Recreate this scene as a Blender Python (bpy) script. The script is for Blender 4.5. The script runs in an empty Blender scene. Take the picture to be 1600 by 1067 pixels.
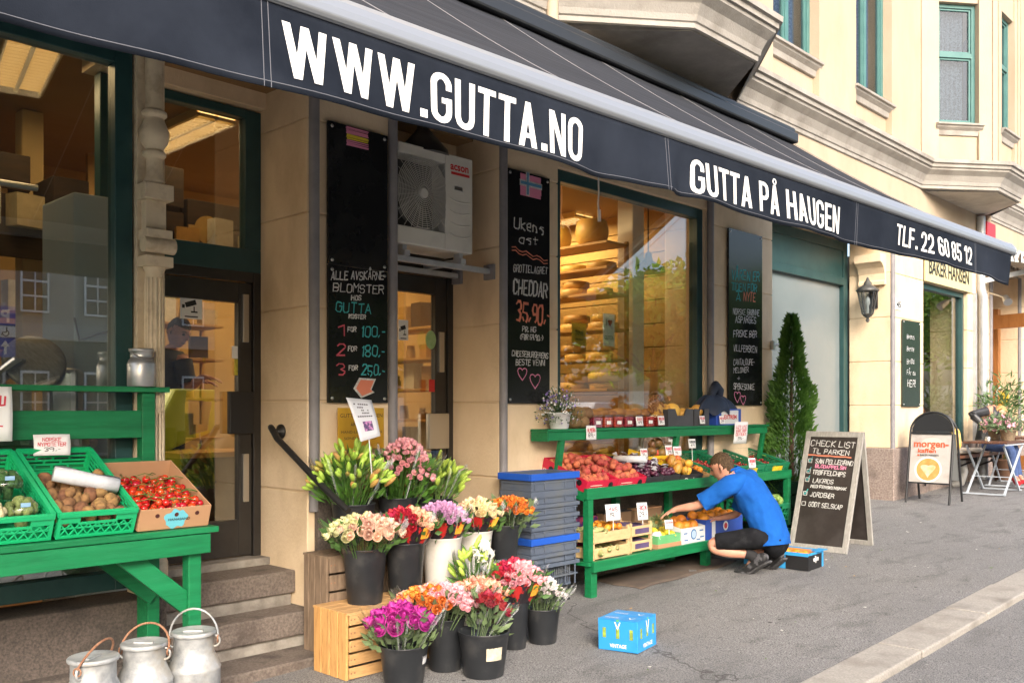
import bpy, math, random
from mathutils import Vector, Matrix, Euler
random.seed(7)
R = math.radians
scene = bpy.context.scene
COL = scene.collection

# ---------------------------------------------------------------- camera, sky, sun
D, EYE, FPX, HZ, VPX = 5.2, 1.67, 1450.0, 640.0, 2200.0
PHI = math.atan(FPX / (VPX - 800))
cam_d = bpy.data.cameras.new('camera')
cam = bpy.data.objects.new('camera', cam_d)
COL.objects.link(cam)
cam.location = (0, -D, EYE)
cam.rotation_euler = (R(90), 0, -PHI)
cam_d.sensor_width = 36
cam_d.lens = FPX / 1600 * 36
cam_d.shift_y = (HZ - 533.5) / 1600
cam_d.clip_start = .05
cam_d.clip_end = 900
scene.camera = cam

SUN_EL, SUN_AZ = 31, 236          # elevation; azimuth the light comes from (deg, from +X ccw)
world = bpy.data.worlds.new("World")
scene.world = world
world.use_nodes = True
wt = world.node_tree
sky = wt.nodes.new('ShaderNodeTexSky')
sky.sky_type = 'NISHITA'
sky.sun_disc = False
sky.sun_elevation = R(SUN_EL)
sky.sun_rotation = R(90 - SUN_AZ)
sky.air_density = 1.0
sky.dust_density = 5
bg = wt.nodes['Background']
wt.links.new(sky.outputs['Color'], bg.inputs['Color'])
bg.inputs['Strength'].default_value = .15
sun_d = bpy.data.lights.new('sun', 'SUN')
sun_d.energy = 1.05
sun_d.angle = R(28)
sun_d.color = (1, .97, .94)
sun = bpy.data.objects.new('sun', sun_d)
COL.objects.link(sun)
sv = Vector((math.cos(R(SUN_AZ)) * math.cos(R(SUN_EL)), math.sin(R(SUN_AZ)) * math.cos(R(SUN_EL)), math.sin(R(SUN_EL))))
sun.rotation_euler = sv.to_track_quat('Z', 'Y').to_euler()
sun.location = sv * 40
scene.view_settings.view_transform = 'Standard'
scene.view_settings.look = 'None'
scene.view_settings.exposure = 1.52
scene.view_settings.gamma = 1
scene.cycles.max_bounces = 8
scene.cycles.transparent_max_bounces = 24
scene.cycles.use_denoising = True
scene.cycles.sample_clamp_indirect = 6

# ---------------------------------------------------------------- places in the street
CF, SF = math.cos(PHI), math.sin(PHI)
def g(x, y):                        # pavement height: it climbs along the street
    return .031 * x + .012 * y
def W(px, py, p):                   # point of the plane at distance p from the camera (street to wall)
    u = (px - 800) / FPX
    d = p / (CF - u * SF)
    return Vector((d * (SF + u * CF), p - D, EYE + d * (HZ - py) / FPX))
def FX(px, p=D):
    return W(px, HZ, p).x
def ZP(px, py, p=D):
    return W(px, py, p).z
def G(px, py, dz=0):                # point on the pavement
    u = (px - 800) / FPX; v = (HZ - py) / FPX
    dx, dy = SF + u * CF, CF - u * SF
    t = (.012 * -D - EYE + dz) / (v - .031 * dx - .012 * dy)
    return Vector((t * dx, -D + t * dy, EYE + t * v))
def depth_of(v):
    return v.x * SF + (v.y + D) * CF

# ---------------------------------------------------------------- mesh helpers
class MB:
    def __init__(s):
        s.v = []; s.f = []; s.m = []; s.sm = []; s.M = Matrix(); s.mi = 0
    def add(s, vs, fs, smooth=False):
        n = len(s.v)
        s.v += [(s.M @ Vector(v))[:] for v in vs]
        for f in fs:
            s.f.append([i + n for i in f]); s.m.append(s.mi); s.sm.append(smooth)
        return s
    def box(s, x0, x1, y0, y1, z0, z1):
        if x0 > x1: x0, x1 = x1, x0
        if y0 > y1: y0, y1 = y1, y0
        if z0 > z1: z0, z1 = z1, z0
        return s.add([(x0, y0, z0), (x1, y0, z0), (x1, y1, z0), (x0, y1, z0), (x0, y0, z1), (x1, y0, z1), (x1, y1, z1), (x0, y1, z1)],
                     [(0, 3, 2, 1), (4, 5, 6, 7), (0, 1, 5, 4), (1, 2, 6, 5), (2, 3, 7, 6), (3, 0, 4, 7)])
    def beam(s, a, b, w, h, up=(0, 0, 1)):
        a, b = Vector(a), Vector(b); d = (b - a).normalized(); up = Vector(up)
        if abs(d.dot(up)) > .99: up = Vector((0, 1, 0))
        x = d.cross(up).normalized() * (w / 2); y = x.cross(d).normalized() * (h / 2)
        vs = [a - x - y, a + x - y, a + x + y, a - x + y, b - x - y, b + x - y, b + x + y, b - x + y]
        return s.add(vs, [(0, 1, 2, 3), (7, 6, 5, 4), (0, 4, 5, 1), (1, 5, 6, 2), (2, 6, 7, 3), (3, 7, 4, 0)])
    def tube(s, pts, r, n=8, cap=True):
        pts = [Vector(p) for p in pts]; k = len(pts)
        rs = r if isinstance(r, (list, tuple)) else [r] * k
        vs = []; fs = []; prev = None
        for i, p in enumerate(pts):
            t = (pts[min(i + 1, k - 1)] - pts[max(i - 1, 0)]).normalized()
            if prev is None:
                a = t.orthogonal().normalized()
            else:
                a = (prev - t * prev.dot(t)).normalized()
            prev = a; b = t.cross(a)
            vs += [p + (a * math.cos(2 * math.pi * j / n) + b * math.sin(2 * math.pi * j / n)) * rs[i] for j in range(n)]
        for i in range(k - 1):
            for j in range(n):
                fs.append((i * n + j, i * n + (j + 1) % n, (i + 1) * n + (j + 1) % n, (i + 1) * n + j))
        s.add(vs, fs, True)
        if cap:
            s.add(vs[:n], [list(range(n))[::-1]]); s.add(vs[-n:], [list(range(n))])
        return s
    def lathe(s, prof, n=20, c=(0, 0, 0), cap0=True, cap1=True, sx=1, sy=1):
        vs = []; fs = []; k = len(prof)
        for r, z in prof:
            vs += [(c[0] + r * sx * math.cos(2 * math.pi * j / n), c[1] + r * sy * math.sin(2 * math.pi * j / n), c[2] + z) for j in range(n)]
        for i in range(k - 1):
            for j in range(n):
                fs.append((i * n + j, i * n + (j + 1) % n, (i + 1) * n + (j + 1) % n, (i + 1) * n + j))
        s.add(vs, fs, True)
        if cap0: s.add(vs[:n], [list(range(n))[::-1]])
        if cap1: s.add(vs[-n:], [list(range(n))])
        return s
    def ball(s, c, r, n=10, m=7, sc=(1, 1, 1), wob=0):
        vs = [(c[0], c[1], c[2] - r * sc[2])]; fs = []
        for i in range(1, m):
            a = math.pi * i / m
            for j in range(n):
                b = 2 * math.pi * j / n; k = r * (1 + random.uniform(-wob, wob))
                vs.append((c[0] + k * sc[0] * math.sin(a) * math.cos(b), c[1] + k * sc[1] * math.sin(a) * math.sin(b), c[2] - k * sc[2] * math.cos(a)))
        vs.append((c[0], c[1], c[2] + r * sc[2]))
        for j in range(n):
            fs.append((0, 1 + (j + 1) % n, 1 + j))
            fs.append((len(vs) - 1, len(vs) - 1 - n + j, len(vs) - 1 - n + (j + 1) % n))
        for i in range(m - 2):
            for j in range(n):
                q = 1 + i * n
                fs.append((q + j, q + (j + 1) % n, q + n + (j + 1) % n, q + n + j))
        return s.add(vs, fs, True)
    def grid(s, fn, nu, nv, smooth=True):
        vs = [fn(i / nu, j / nv) for j in range(nv + 1) for i in range(nu + 1)]
        fs = [(j * (nu + 1) + i, j * (nu + 1) + i + 1, (j + 1) * (nu + 1) + i + 1, (j + 1) * (nu + 1) + i) for j in range(nv) for i in range(nu)]
        return s.add(vs, fs, smooth)
    def prism(s, poly, z0, z1):       # poly: xy list ccw
        n = len(poly)
        vs = [(x, y, z0) for x, y in poly] + [(x, y, z1) for x, y in poly]
        return s.add(vs, [list(range(n))[::-1], list(range(n, 2 * n))] + [(i, (i + 1) % n, n + (i + 1) % n, n + i) for i in range(n)])
    def leaf(s, p, d, l, w, up=None, fold=.15):
        p, d = Vector(p), Vector(d).normalized()
        up = Vector(up) if up else Vector((random.uniform(-1, 1), random.uniform(-1, 1), random.uniform(-.2, 1)))
        x = d.cross(up)
        x = (x if x.length > 1e-4 else d.orthogonal()).normalized() * (w / 2); n = x.cross(d).normalized() * (w * fold)
        return s.add([p, p + d * l * .45 + x - n, p + d * l, p + d * l * .45 - x - n, p + d * l * .5 + n], [(0, 1, 4), (1, 2, 4), (2, 3, 4), (3, 0, 4)], True)
    def build(s, name, mats, parent=None, bevel=0, seg=2, loc=None):
        me = bpy.data.meshes.new(name)
        me.from_pydata(s.v, [], s.f)
        for m in (mats if isinstance(mats, (list, tuple)) else [mats]): me.materials.append(m)
        me.polygons.foreach_set('material_index', s.m)
        me.polygons.foreach_set('use_smooth', s.sm)
        me.update()
        o = bpy.data.objects.new(name, me); COL.objects.link(o)
        if parent: o.parent = parent
        if loc is not None: o.location = loc
        if bevel:
            b = o.modifiers.new('bevel', 'BEVEL'); b.width = bevel; b.segments = seg; b.limit_method = 'ANGLE'; b.angle_limit = R(40)
        return o

def tag(o, label=None, cat=None, group=None, kind=None):
    for k, v in (('label', label), ('category', cat), ('group', group), ('kind', kind)):
        if v: o[k] = v
    return o
def thing(name, label, cat, loc=(0, 0, 0), rz=0, group=None):
    o = bpy.data.objects.new(name, None); COL.objects.link(o)
    o.empty_display_size = .1
    o.location = loc; o.rotation_euler = (0, 0, rz)
    return tag(o, label, cat, group)
def dup(o, parent=None, loc=None, rz=None, label=None):
    c = o.copy(); COL.objects.link(c); c.parent = parent
    if loc is not None: c.location = loc
    if rz is not None: c.rotation_euler = rz if hasattr(rz, '__len__') else (0, 0, rz)
    if label: c['label'] = label
    for ch in list(o.children): dup(ch, c)
    return c
def frame(o, x, z=(0, 0, 1)):        # matrix with local X along x
    x = Vector(x).normalized(); z = Vector(z); y = z.cross(x).normalized(); z = x.cross(y)
    return Matrix(((x[0], y[0], z[0], o[0]), (x[1], y[1], z[1], o[1]), (x[2], y[2], z[2], o[2]), (0, 0, 0, 1)))

# ---------------------------------------------------------------- materials
def mat(name, c, rough=.6, c2=None, sc=6, bump=0, bsc=None, metal=0, rnd=0, stretch=(1, 1, 1), spec=.5, lo=.35, hi=.65, detail=5, gen=False, emit=0, sub=0, rvar=0, c3=None, sc3=1.5):
    m = bpy.data.materials.new(name); m.use_nodes = True
    nt = m.node_tree; N = nt.nodes; L = nt.links
    b = N['Principled BSDF']
    c = tuple(c[:3]) + (1,)
    b.inputs['Base Color'].default_value = c
    b.inputs['Roughness'].default_value = rough
    b.inputs['Metallic'].default_value = metal
    b.inputs['Specular IOR Level'].default_value = spec
    if sub: b.inputs['Subsurface Weight'].default_value = sub; b.inputs['Subsurface Radius'].default_value = (.01, .004, .002)
    tc = N.new('ShaderNodeTexCoord'); mp = N.new('ShaderNodeMapping')
    mp.inputs['Scale'].default_value = stretch
    L.new(tc.outputs['Object'], mp.inputs['Vector'])
    col = None
    def noise(s, d=detail):
        n = N.new('ShaderNodeTexNoise'); n.inputs['Scale'].default_value = s; n.inputs['Detail'].default_value = d; n.inputs['Roughness'].default_value = .6
        L.new(mp.outputs[0], n.inputs['Vector']); return n
    def mixc(f, a, bcol, lo_, hi_):
        r = N.new('ShaderNodeMapRange'); r.inputs[1].default_value = lo_; r.inputs[2].default_value = hi_
        L.new(f, r.inputs[0])
        x = N.new('ShaderNodeMix'); x.data_type = 'RGBA'
        L.new(r.outputs[0], x.inputs[0])
        if isinstance(a, tuple): x.inputs[6].default_value = a
        else: L.new(a, x.inputs[6])
        x.inputs[7].default_value = tuple(bcol[:3]) + (1,)
        return x.outputs[2]
    if c2:
        n = noise(sc); col = mixc(n.outputs['Fac'], c, c2, lo, hi)
        if rvar:
            r = N.new('ShaderNodeMapRange'); r.inputs[3].default_value = rough - rvar; r.inputs[4].default_value = rough + rvar
            L.new(n.outputs['Fac'], r.inputs[0]); L.new(r.outputs[0], b.inputs['Roughness'])
    if c3:
        col = mixc(noise(sc3, 6).outputs['Fac'], col or c, c3, .5, .72)
    if rnd:
        oi = N.new('ShaderNodeObjectInfo'); hs = N.new('ShaderNodeHueSaturation')
        r1 = N.new('ShaderNodeMapRange'); r1.inputs[3].default_value = 1 - rnd; r1.inputs[4].default_value = 1 + rnd
        r2 = N.new('ShaderNodeMapRange'); r2.inputs[3].default_value = .5 - rnd * .07; r2.inputs[4].default_value = .5 + rnd * .07
        L.new(oi.outputs['Random'], r1.inputs[0]); L.new(oi.outputs['Random'], r2.inputs[0])
        L.new(r1.outputs[0], hs.inputs['Value']); L.new(r2.outputs[0], hs.inputs['Hue'])
        if col: L.new(col, hs.inputs['Color'])
        else: hs.inputs['Color'].default_value = c
        col = hs.outputs[0]
    if col: L.new(col, b.inputs['Base Color'])
    if bump:
        n = noise(bsc or sc * 4, 6); bp = N.new('ShaderNodeBump'); bp.inputs['Strength'].default_value = bump; bp.inputs['Distance'].default_value = .01
        L.new(n.outputs['Fac'], bp.inputs['Height']); L.new(bp.outputs[0], b.inputs['Normal'])
    if emit:
        b.inputs['Emission Color'].default_value = c; b.inputs['Emission Strength'].default_value = emit
    return m
def see_light(m, c, w=.45):          # thin leaves let some light through
    nt = m.node_tree; N = nt.nodes; L = nt.links
    o = [n for n in N if n.type == 'OUTPUT_MATERIAL'][0]; t = N.new('ShaderNodeBsdfTranslucent'); t.inputs[0].default_value = (*c, 1); x = N.new('ShaderNodeMixShader'); x.inputs[0].default_value = w
    L.new(N['Principled BSDF'].outputs[0], x.inputs[1]); L.new(t.outputs[0], x.inputs[2]); L.new(x.outputs[0], o.inputs['Surface'])
    return m
def glass(name, tint=(1, 1, 1), ior=1.6, rough=0.0, refl=1.0):
    m = bpy.data.materials.new(name); m.use_nodes = True
    nt = m.node_tree; N = nt.nodes; L = nt.links
    for n in list(N):
        if n.type != 'OUTPUT_MATERIAL': N.remove(n)
    o = [n for n in N if n.type == 'OUTPUT_MATERIAL'][0]
    fr = N.new('ShaderNodeFresnel'); ge = N.new('ShaderNodeNewGeometry')
    mr = N.new('ShaderNodeMapRange'); mr.inputs[3].default_value = ior; mr.inputs[4].default_value = 1 / ior
    L.new(ge.outputs['Backfacing'], mr.inputs[0]); L.new(mr.outputs[0], fr.inputs['IOR'])
    mu = N.new('ShaderNodeMath'); mu.operation = 'MULTIPLY'; mu.inputs[1].default_value = refl; mu.use_clamp = True
    L.new(fr.outputs[0], mu.inputs[0])
    tr = N.new('ShaderNodeBsdfTransparent'); tr.inputs[0].default_value = (*tint, 1)
    gl = N.new('ShaderNodeBsdfGlossy'); gl.inputs['Roughness'].default_value = rough
    mx = N.new('ShaderNodeMixShader')
    L.new(mu.outputs[0], mx.inputs[0]); L.new(tr.outputs[0], mx.inputs[1]); L.new(gl.outputs[0], mx.inputs[2])
    L.new(mx.outputs[0], o.inputs['Surface'])
    return m

CREAM = mat('cream_stucco', (.70, .55, .37), .9, (.76, .61, .43), 3, .5, 55, c3=(.56, .425, .27), sc3=1.9, spec=.2, stretch=(1, 1, .6))
CREAM_UP = mat('upper_cream_stucco', (.45, .365, .27), .85, (.415, .33, .24), 2.5, .35, 60, c3=(.385, .30, .21), sc3=1.3, stretch=(1, 1, .45))  # same stucco as CREAM, darkened in colour to offset brighter light above the awning
GREYSTONE = mat('grey_painted_stone', (.32, .30, .27), .8, (.38, .355, .325), 3, .4, 50, c3=(.22, .20, .175), sc3=2.2)
BEAD = mat('grey_corner_paint', (.19, .18, .19), .6, (.24, .23, .24), 6, .1)
TEAL = mat('teal_window_paint', (.016, .055, .057), .4, (.024, .072, .073), 5, .05)
TEAL_UP = mat('sea_green_paint', (.055, .155, .15), .45, (.075, .19, .18), 5, .05)
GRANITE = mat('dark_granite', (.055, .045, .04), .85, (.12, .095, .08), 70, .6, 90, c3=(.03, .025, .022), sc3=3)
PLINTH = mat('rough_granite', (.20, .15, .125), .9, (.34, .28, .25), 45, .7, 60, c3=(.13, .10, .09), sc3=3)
STEP = mat('worn_step_granite', (.115, .09, .075), .85, (.20, .165, .14), 60, .7, 80, c3=(.055, .043, .036), sc3=4)
CEMENT = mat('pale_cement', (.33, .305, .265), .9, (.17, .15, .13), 7, .5)
DARKFRAME = mat('dark_bronze_frame', (.022, .020, .019), .35, (.03, .028, .026), 8)
METAL = mat('brushed_steel', (.55, .55, .54), .3, metal=1)
ZINC = mat('grey_zinc', (.36, .38, .40), .45, (.46, .48, .50), 8, metal=.3)
SHOPGLASS = glass('shop_glass', (.86, .90, .89), 2.7)
CLEAR = glass('window_glass', (.62, .68, .72), 1.7)
OCHRE = mat('ochre_interior_plaster', (.46, .30, .12), .9, (.38, .24, .09), 2)
PLANKY = mat('yellow_wall_panel', (.46, .30, .10), .7, (.38, .24, .08), 3, stretch=(1, 1, 4))
WOODFLOOR = mat('wood_floor', (.22, .12, .06), .5, (.16, .09, .045), 4)
BLACK = mat('matt_black', (.012, .012, .013), .5)
WHITE = mat('white_paint', (.78, .78, .76), .5)
BROWNWOOD = mat('varnished_wood', (.36, .15, .045), .4, (.28, .11, .03), 3, .1, stretch=(6, 6, 1))
LACE = mat('lace_curtain', (.26, .28, .31), .9, (.12, .13, .15), 40, lo=.45, hi=.55)

# ---------------------------------------------------------------- the setting
def asphalt(name, dark, pale, cs, dirt):
    m = mat(name, dark, .92, pale, 120, .9, 75, lo=.36, hi=.62, detail=3)
    nt = m.node_tree; N = nt.nodes; L = nt.links; b = N['Principled BSDF']
    tc = [n for n in N if n.type == 'TEX_COORD'][0]; col = b.inputs['Base Color'].links[0].from_socket
    def layer(col, fac, c):
        x = N.new('ShaderNodeMix'); x.data_type = 'RGBA'; L.new(fac, x.inputs[0]); L.new(col, x.inputs[6]); x.inputs[7].default_value = (*c, 1); return x.outputs[2]
    def ns(sc, lo, hi, top, det=5, st=(1, 1, 1), dist=0):
        mp = N.new('ShaderNodeMapping'); mp.inputs['Scale'].default_value = st; L.new(tc.outputs['Object'], mp.inputs[0])
        n = N.new('ShaderNodeTexNoise'); n.inputs['Scale'].default_value = sc; n.inputs['Detail'].default_value = det; n.inputs['Distortion'].default_value = dist; L.new(mp.outputs[0], n.inputs['Vector'])
        r = N.new('ShaderNodeMapRange'); r.inputs[1].default_value = lo; r.inputs[2].default_value = hi; r.inputs[4].default_value = top; L.new(n.outputs['Fac'], r.inputs[0]); return r.outputs[0]
    col = layer(col, ns(.55, .42, .66, .42, 6), cs); col = layer(col, ns(2.2, .52, .72, .45, 8, (1, 2.5, 1), .6), dirt); col = layer(col, ns(5, .66, .74, .5, 3), (.20, .19, .18))
    # scattered pale grit and dark gum spots
    for sc, thr, c in ((9, .085, (.26, .25, .24)), (3.1, .045, (.03, .028, .027))):
        v = N.new('ShaderNodeTexVoronoi'); v.inputs['Scale'].default_value = sc; L.new(tc.outputs['Object'], v.inputs['Vector'])
        r = N.new('ShaderNodeMapRange'); r.inputs[1].default_value = thr * 1.25; r.inputs[2].default_value = thr * .8; L.new(v.outputs['Distance'], r.inputs[0]); col = layer(col, r.outputs[0], c)
    # hairline cracks
    v = N.new('ShaderNodeTexVoronoi'); v.feature = 'DISTANCE_TO_EDGE'; v.inputs['Scale'].default_value = .11
    nz = N.new('ShaderNodeTexNoise'); nz.inputs['Scale'].default_value = 3; nz.inputs['Detail'].default_value = 6; L.new(tc.outputs['Object'], nz.inputs['Vector'])
    ad = N.new('ShaderNodeMixRGB') if False else N.new('ShaderNodeVectorMath'); ad.operation = 'MULTIPLY_ADD'; L.new(nz.outputs['Color'], ad.inputs[0]); ad.inputs[1].default_value = (.7, .7, .7); L.new(tc.outputs['Object'], ad.inputs[2]); L.new(ad.outputs[0], v.inputs['Vector'])
    r = N.new('ShaderNodeMapRange'); r.inputs[1].default_value = .0016; r.inputs[2].default_value = .0004; r.inputs[4].default_value = .7; L.new(v.outputs['Distance'], r.inputs[0]); col = layer(col, r.outputs[0], (.04, .037, .035))
    L.new(col, b.inputs['Base Color'])
    return m
ASPH = asphalt('pavement_asphalt', (.066, .065, .065), (.30, .293, .286), (.125, .122, .12), (.052, .050, .049))
ROADM = asphalt('road_asphalt', (.06, .058, .057), (.30, .295, .29), (.11, .107, .105), (.075, .072, .07))
KERBM = mat('granite_kerbstone', (.27, .25, .22), .85, (.36, .335, .30), 70, .6, 80, c3=(.21, .19, .165), sc3=3.5)
m = MB()
KY = -2.72
m.grid(lambda u, v: (-60 + 160 * u, KY + (1.4 - KY) * v, g(-60 + 160 * u, KY + (1.4 - KY) * v)), 60, 6)
tag(m.build('pavement', ASPH), kind='structure')
m = MB()
RD = .035
def rz_(x, y): return .031 * x + .012 * max(y, -9) - RD
def road_fn(u, v):
    x = -150 + 450 * u; y = (KY - .29) - 60 * v * v
    return (x, y, rz_(x, y))
m.grid(road_fn, 60, 14)
tag(m.build('road', ROADM), kind='structure')
m = MB()
m.grid(lambda u, v: (-400 + 900 * u, -400 + 800 * v, -16 + 30 * u), 4, 4)
tag(m.build('ground', mat('far_ground', (.10, .10, .09), .9, (.14, .14, .13), .5)), kind='structure')
m = MB(); x = -12.0
rk = random.Random(3)
while x < 60:
    l = rk.uniform(.95, 1.35)
    q = Matrix.Translation((x, 0, g(x, KY))) @ Matrix.Rotation(-math.atan(.031), 4, 'Y')
    m.M = q
    m.box(.004, l - .006, KY - .29 + rk.uniform(-.006, .006), KY + rk.uniform(-.004, .004), -.12, .006 + rk.uniform(-.003, .004))
    x += l
m.M = Matrix()
tag(m.build('kerb', KERBM, bevel=.012), kind='structure')
# ---------------------------------------------------------------- the apartment building with its shop fronts
BLD = thing('apartment_building', 'cream stucco apartment building with grey cornice, oriel bays and shop fronts at street level', 'building')
X1, X2, X3, X4 = 2.48, 3.45, 4.183, 5.239       # door recess, pier, alcove
X5, X6, X7, X8 = 5.95, 8.283, 9.65, 13.01       # show window, pier, entrance recess
X9, X10, X11, X12 = 14.22, 16.15, 17.3, 18.9
TOP = 4.1
def pier(x0, x1, depth=.6, zb=.30, front=0):
    m = MB()
    zs = [zb, 1.13, 1.73, 2.35, 2.97, 3.59, TOP + .3]
    for a, b in zip(zs, zs[1:]):
        m.box(x0, x1, front, depth, a + .004, b - .004)
    o = m.build('pier', CREAM, BLD, bevel=.008)
    m = MB(); m.box(x0 + .012, x1 - .012, front + .012, depth - .01, zb, TOP + .2)
    m.build('joint_core', CREAM, o)
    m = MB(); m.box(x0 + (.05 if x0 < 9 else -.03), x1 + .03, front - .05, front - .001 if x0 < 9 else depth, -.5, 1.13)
    m.build('plinth', PLINTH if x0 > 9 else GRANITE, BLD, bevel=.012)
    return o
for a, b in ((X2, X3), (X4, X5), (8.39, X7), (X8, X9), (16.15, X11), (X12, 20.6)):
    pier(a, b)
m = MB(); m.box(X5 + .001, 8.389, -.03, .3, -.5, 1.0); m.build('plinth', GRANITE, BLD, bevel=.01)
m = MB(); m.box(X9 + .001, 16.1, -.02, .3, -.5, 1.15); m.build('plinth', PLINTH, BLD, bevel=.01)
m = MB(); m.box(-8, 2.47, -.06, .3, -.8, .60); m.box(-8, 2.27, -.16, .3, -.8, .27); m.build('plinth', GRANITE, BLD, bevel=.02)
# grey beads on the pier corners
for x in (X2 + .045, X3 - .03, X4 + .035, 8.33, X8 + .03, X11 - .02, X12 + .03):
    m = MB(); m.tube([(x, -.012, 1.0 if x < 9 else .45), (x, -.012, TOP)], .036, 10); m.build('corner_bead', BEAD, BLD)
# upper wall
m = MB()
m.box(-8, 26, 0.002, .45, TOP, 5.349)
for a, b in ((8.83, 9.67), (10.83, 11.88), (13.06, 14.15), (17.05, 17.9), (19.1, 20.1), (21.3, 22.4), (-8, -2.3), (.62, 1.3), (2.5, 3.6), (4.8, 5.86)):
    m.box(a, b, 0, .45, 5.35, 9.5)
for a, b in ((9.67, 10.83), (11.88, 13.06), (17.9, 19.1), (20.1, 21.3), (1.3, 2.5), (3.6, 4.8)):
    m.box(a, b, .09, .45, 5.35, 5.76); m.box(a, b, .05, .45, 8.2, 9.5)
m.box(22.4, 26, 0, .45, 5.35, 9.5)
m.build('upper_wall', CREAM_UP, BLD, bevel=.006)
m = MB(); m.box(20.6, 26, .0, .5, -.2, TOP); m.build('wall', CREAM, BLD)
# cornice swept round the bays
def sweep(m, path, prof):
    n = len(path); rings = []
    for i, p in enumerate(path):
        p = Vector(p)
        ns = []
        for a, b in ((i - 1, i), (i, i + 1)):
            if a >= 0 and b < n:
                d = (Vector(path[b]) - Vector(path[a])).normalized(); ns.append(Vector((d.y, -d.x)))
        nn = sum(ns, Vector((0, 0))).normalized()
        k = 1 / max(.3, nn.dot(ns[0]))
        rings.append([(p.x + nn.x * o * k, p.y + nn.y * o * k, z) for o, z in prof])
    q = len(prof)
    for a, b in zip(rings, rings[1:]):
        m.add(a + b, [(j, q + j, q + j + 1, j + 1) for j in range(q - 1)])
bays = [(-2.38, -1.4, -.34, .58), (5.86, 6.84, 7.9, 8.82), (14.1, 15.08, 16.14, 17.06)]
path = [(-8, 0)]
for a, b, c, d in bays: path += [(a, 0), (b, -.77), (c, -.77), (d, 0)]
path.append((26, 0))
m = MB()
sweep(m, path, [(0, 4.94), (.02, 4.95), (.025, 4.99), (.04, 5.0), (.055, 5.05), (.10, 5.13), (.17, 5.19), (.175, 5.22), (.20, 5.225), (.205, 5.27), (.235, 5.28), (.24, 5.33), (0, 5.40)])
m.build('cornice', GREYSTONE, BLD)
SOFF = mat('rough_grey_stucco', (.38, .35, .315), .9, (.46, .43, .39), 5, .8, 40, c3=(.29, .265, .235), sc3=2)
for i, (a, b, c, d) in enumerate(bays):
    m = MB(); m.prism([(a + .01, .2), (b, -.755), (c, -.755), (d - .01, .2)], 4.935, 5.1)
    bo = m.build('bay', SOFF, BLD)
    pts = [(a, 0), (b, -.77), (c, -.77), (d, 0)]
    for j, (p, q) in enumerate(zip(pts, pts[1:])):
        L_ = (Vector(q) - Vector(p)).length
        M4 = frame((p[0], p[1], 0), (q[0] - p[0], q[1] - p[1], 0))
        m = MB(); m.M = M4
        s0, s1 = (.30, L_ - .30) if j != 1 else (.2, L_ - .2)
        m.box(0.0, s0, 0, .2, 5.35, 9.5); m.box(s1, L_, 0, .2, 5.35, 9.5); m.box(s0, s1, .05, .2, 5.35, 5.76); m.box(s0, s1, .03, .2, 7.75, 9.5)
        m.box(.01, .09, -.02, 0, 5.36, 9.5); m.box(L_ - .09, L_ - .01, -.02, 0, 5.36, 9.5)
        m.build('bay_wall', CREAM_UP, bo, bevel=.005)

def window(name, p, q, z0, z1, mat_f, mat_g, fr=.06, dp=.07, mull=(), trans=(), inner=.03, sill=None, lace=False, dark=True, parent=BLD):
    """p,q: plan points; the frame sits with its face on that line"""
    L_ = (Vector(q) - Vector(p)).length
    M4 = frame((p[0], p[1], 0), (q[0] - p[0], q[1] - p[1], 0))
    m = MB(); m.M = M4
    m.box(0, fr, 0, dp, z0, z1); m.box(L_ - fr, L_, 0, dp, z0, z1); m.box(fr, L_ - fr, 0, dp, z0, z0 + fr); m.box(fr, L_ - fr, 0, dp, z1 - fr, z1)
    for s in mull: m.box(s * L_ - fr * .6, s * L_ + fr * .6, .004, dp, z0 + fr, z1 - fr)
    for t in trans: m.box(fr, L_ - fr, -.004, dp, z0 + t * (z1 - z0) - fr * .6, z0 + t * (z1 - z0) + fr * .6)
    if inner:
        ss = [0] + list(mull) + [1]; ts = [0] + list(trans) + [1]
        for a, b in zip(ss, ss[1:]):
            for c, d in zip(ts, ts[1:]):
                xa, xb = a * L_ + fr * (.6 if a else 1), b * L_ - fr * (.6 if b < 1 else 1)
                za, zb = z0 + c * (z1 - z0) + fr * (.6 if c else 1), z0 + d * (z1 - z0) - fr * (.6 if d < 1 else 1)
                i = inner
                m.box(xa, xa + i, .02, dp - .01, za, zb); m.box(xb - i, xb, .02, dp - .01, za, zb); m.box(xa + i, xb - i, .02, dp - .01, za, za + i); m.box(xa + i, xb - i, .02, dp - .01, zb - i, zb)
    o = m.build(name, mat_f, parent, bevel=.004)
    m = MB(); m.M = M4
    m.box(fr * .7, L_ - fr * .7, dp * .55, dp * .55 + .006, z0 + fr * .7, z1 - fr * .7)
    m.build('pane', mat_g, o)
    if lace:
        m = MB(); m.M = M4
        m.grid(lambda u, v: (fr + (L_ - 2 * fr) * (u * .9), dp + .06 + .015 * math.sin(u * 40), z0 + fr + (z1 - z0 - 2 * fr) * v * .995), 40, 1)
        m.build('curtain', LACE, o)
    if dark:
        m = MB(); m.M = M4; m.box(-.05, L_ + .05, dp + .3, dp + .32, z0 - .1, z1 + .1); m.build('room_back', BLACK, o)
    if sill:
        m = MB(); m.M = M4
        pr = [(0, z0 - .17), (.015, z0 - .165), (.03, z0 - .10), (.075, z0 - .06), (.08, z0 - .035), (.11, z0 - .03), (.115, z0 - .005), (-.03, z0 + .005), (-.14, z0 + .005), (-.14, z0 - .17)]
        n = len(pr); a, b = -.05, L_ + .05
        sy = -sill
        m.add([(a, -sy_ + sill * 1.0, z) for sy_, z in pr] + [(b, -sy_ + sill * 1.0, z) for sy_, z in pr],
              [(i, (i + 1) % n, n + (i + 1) % n, n + i) for i in range(n)] + [list(range(n)), list(range(n, 2 * n))[::-1]])
        m.build('sill', GREYSTONE, o)
    return o
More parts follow.
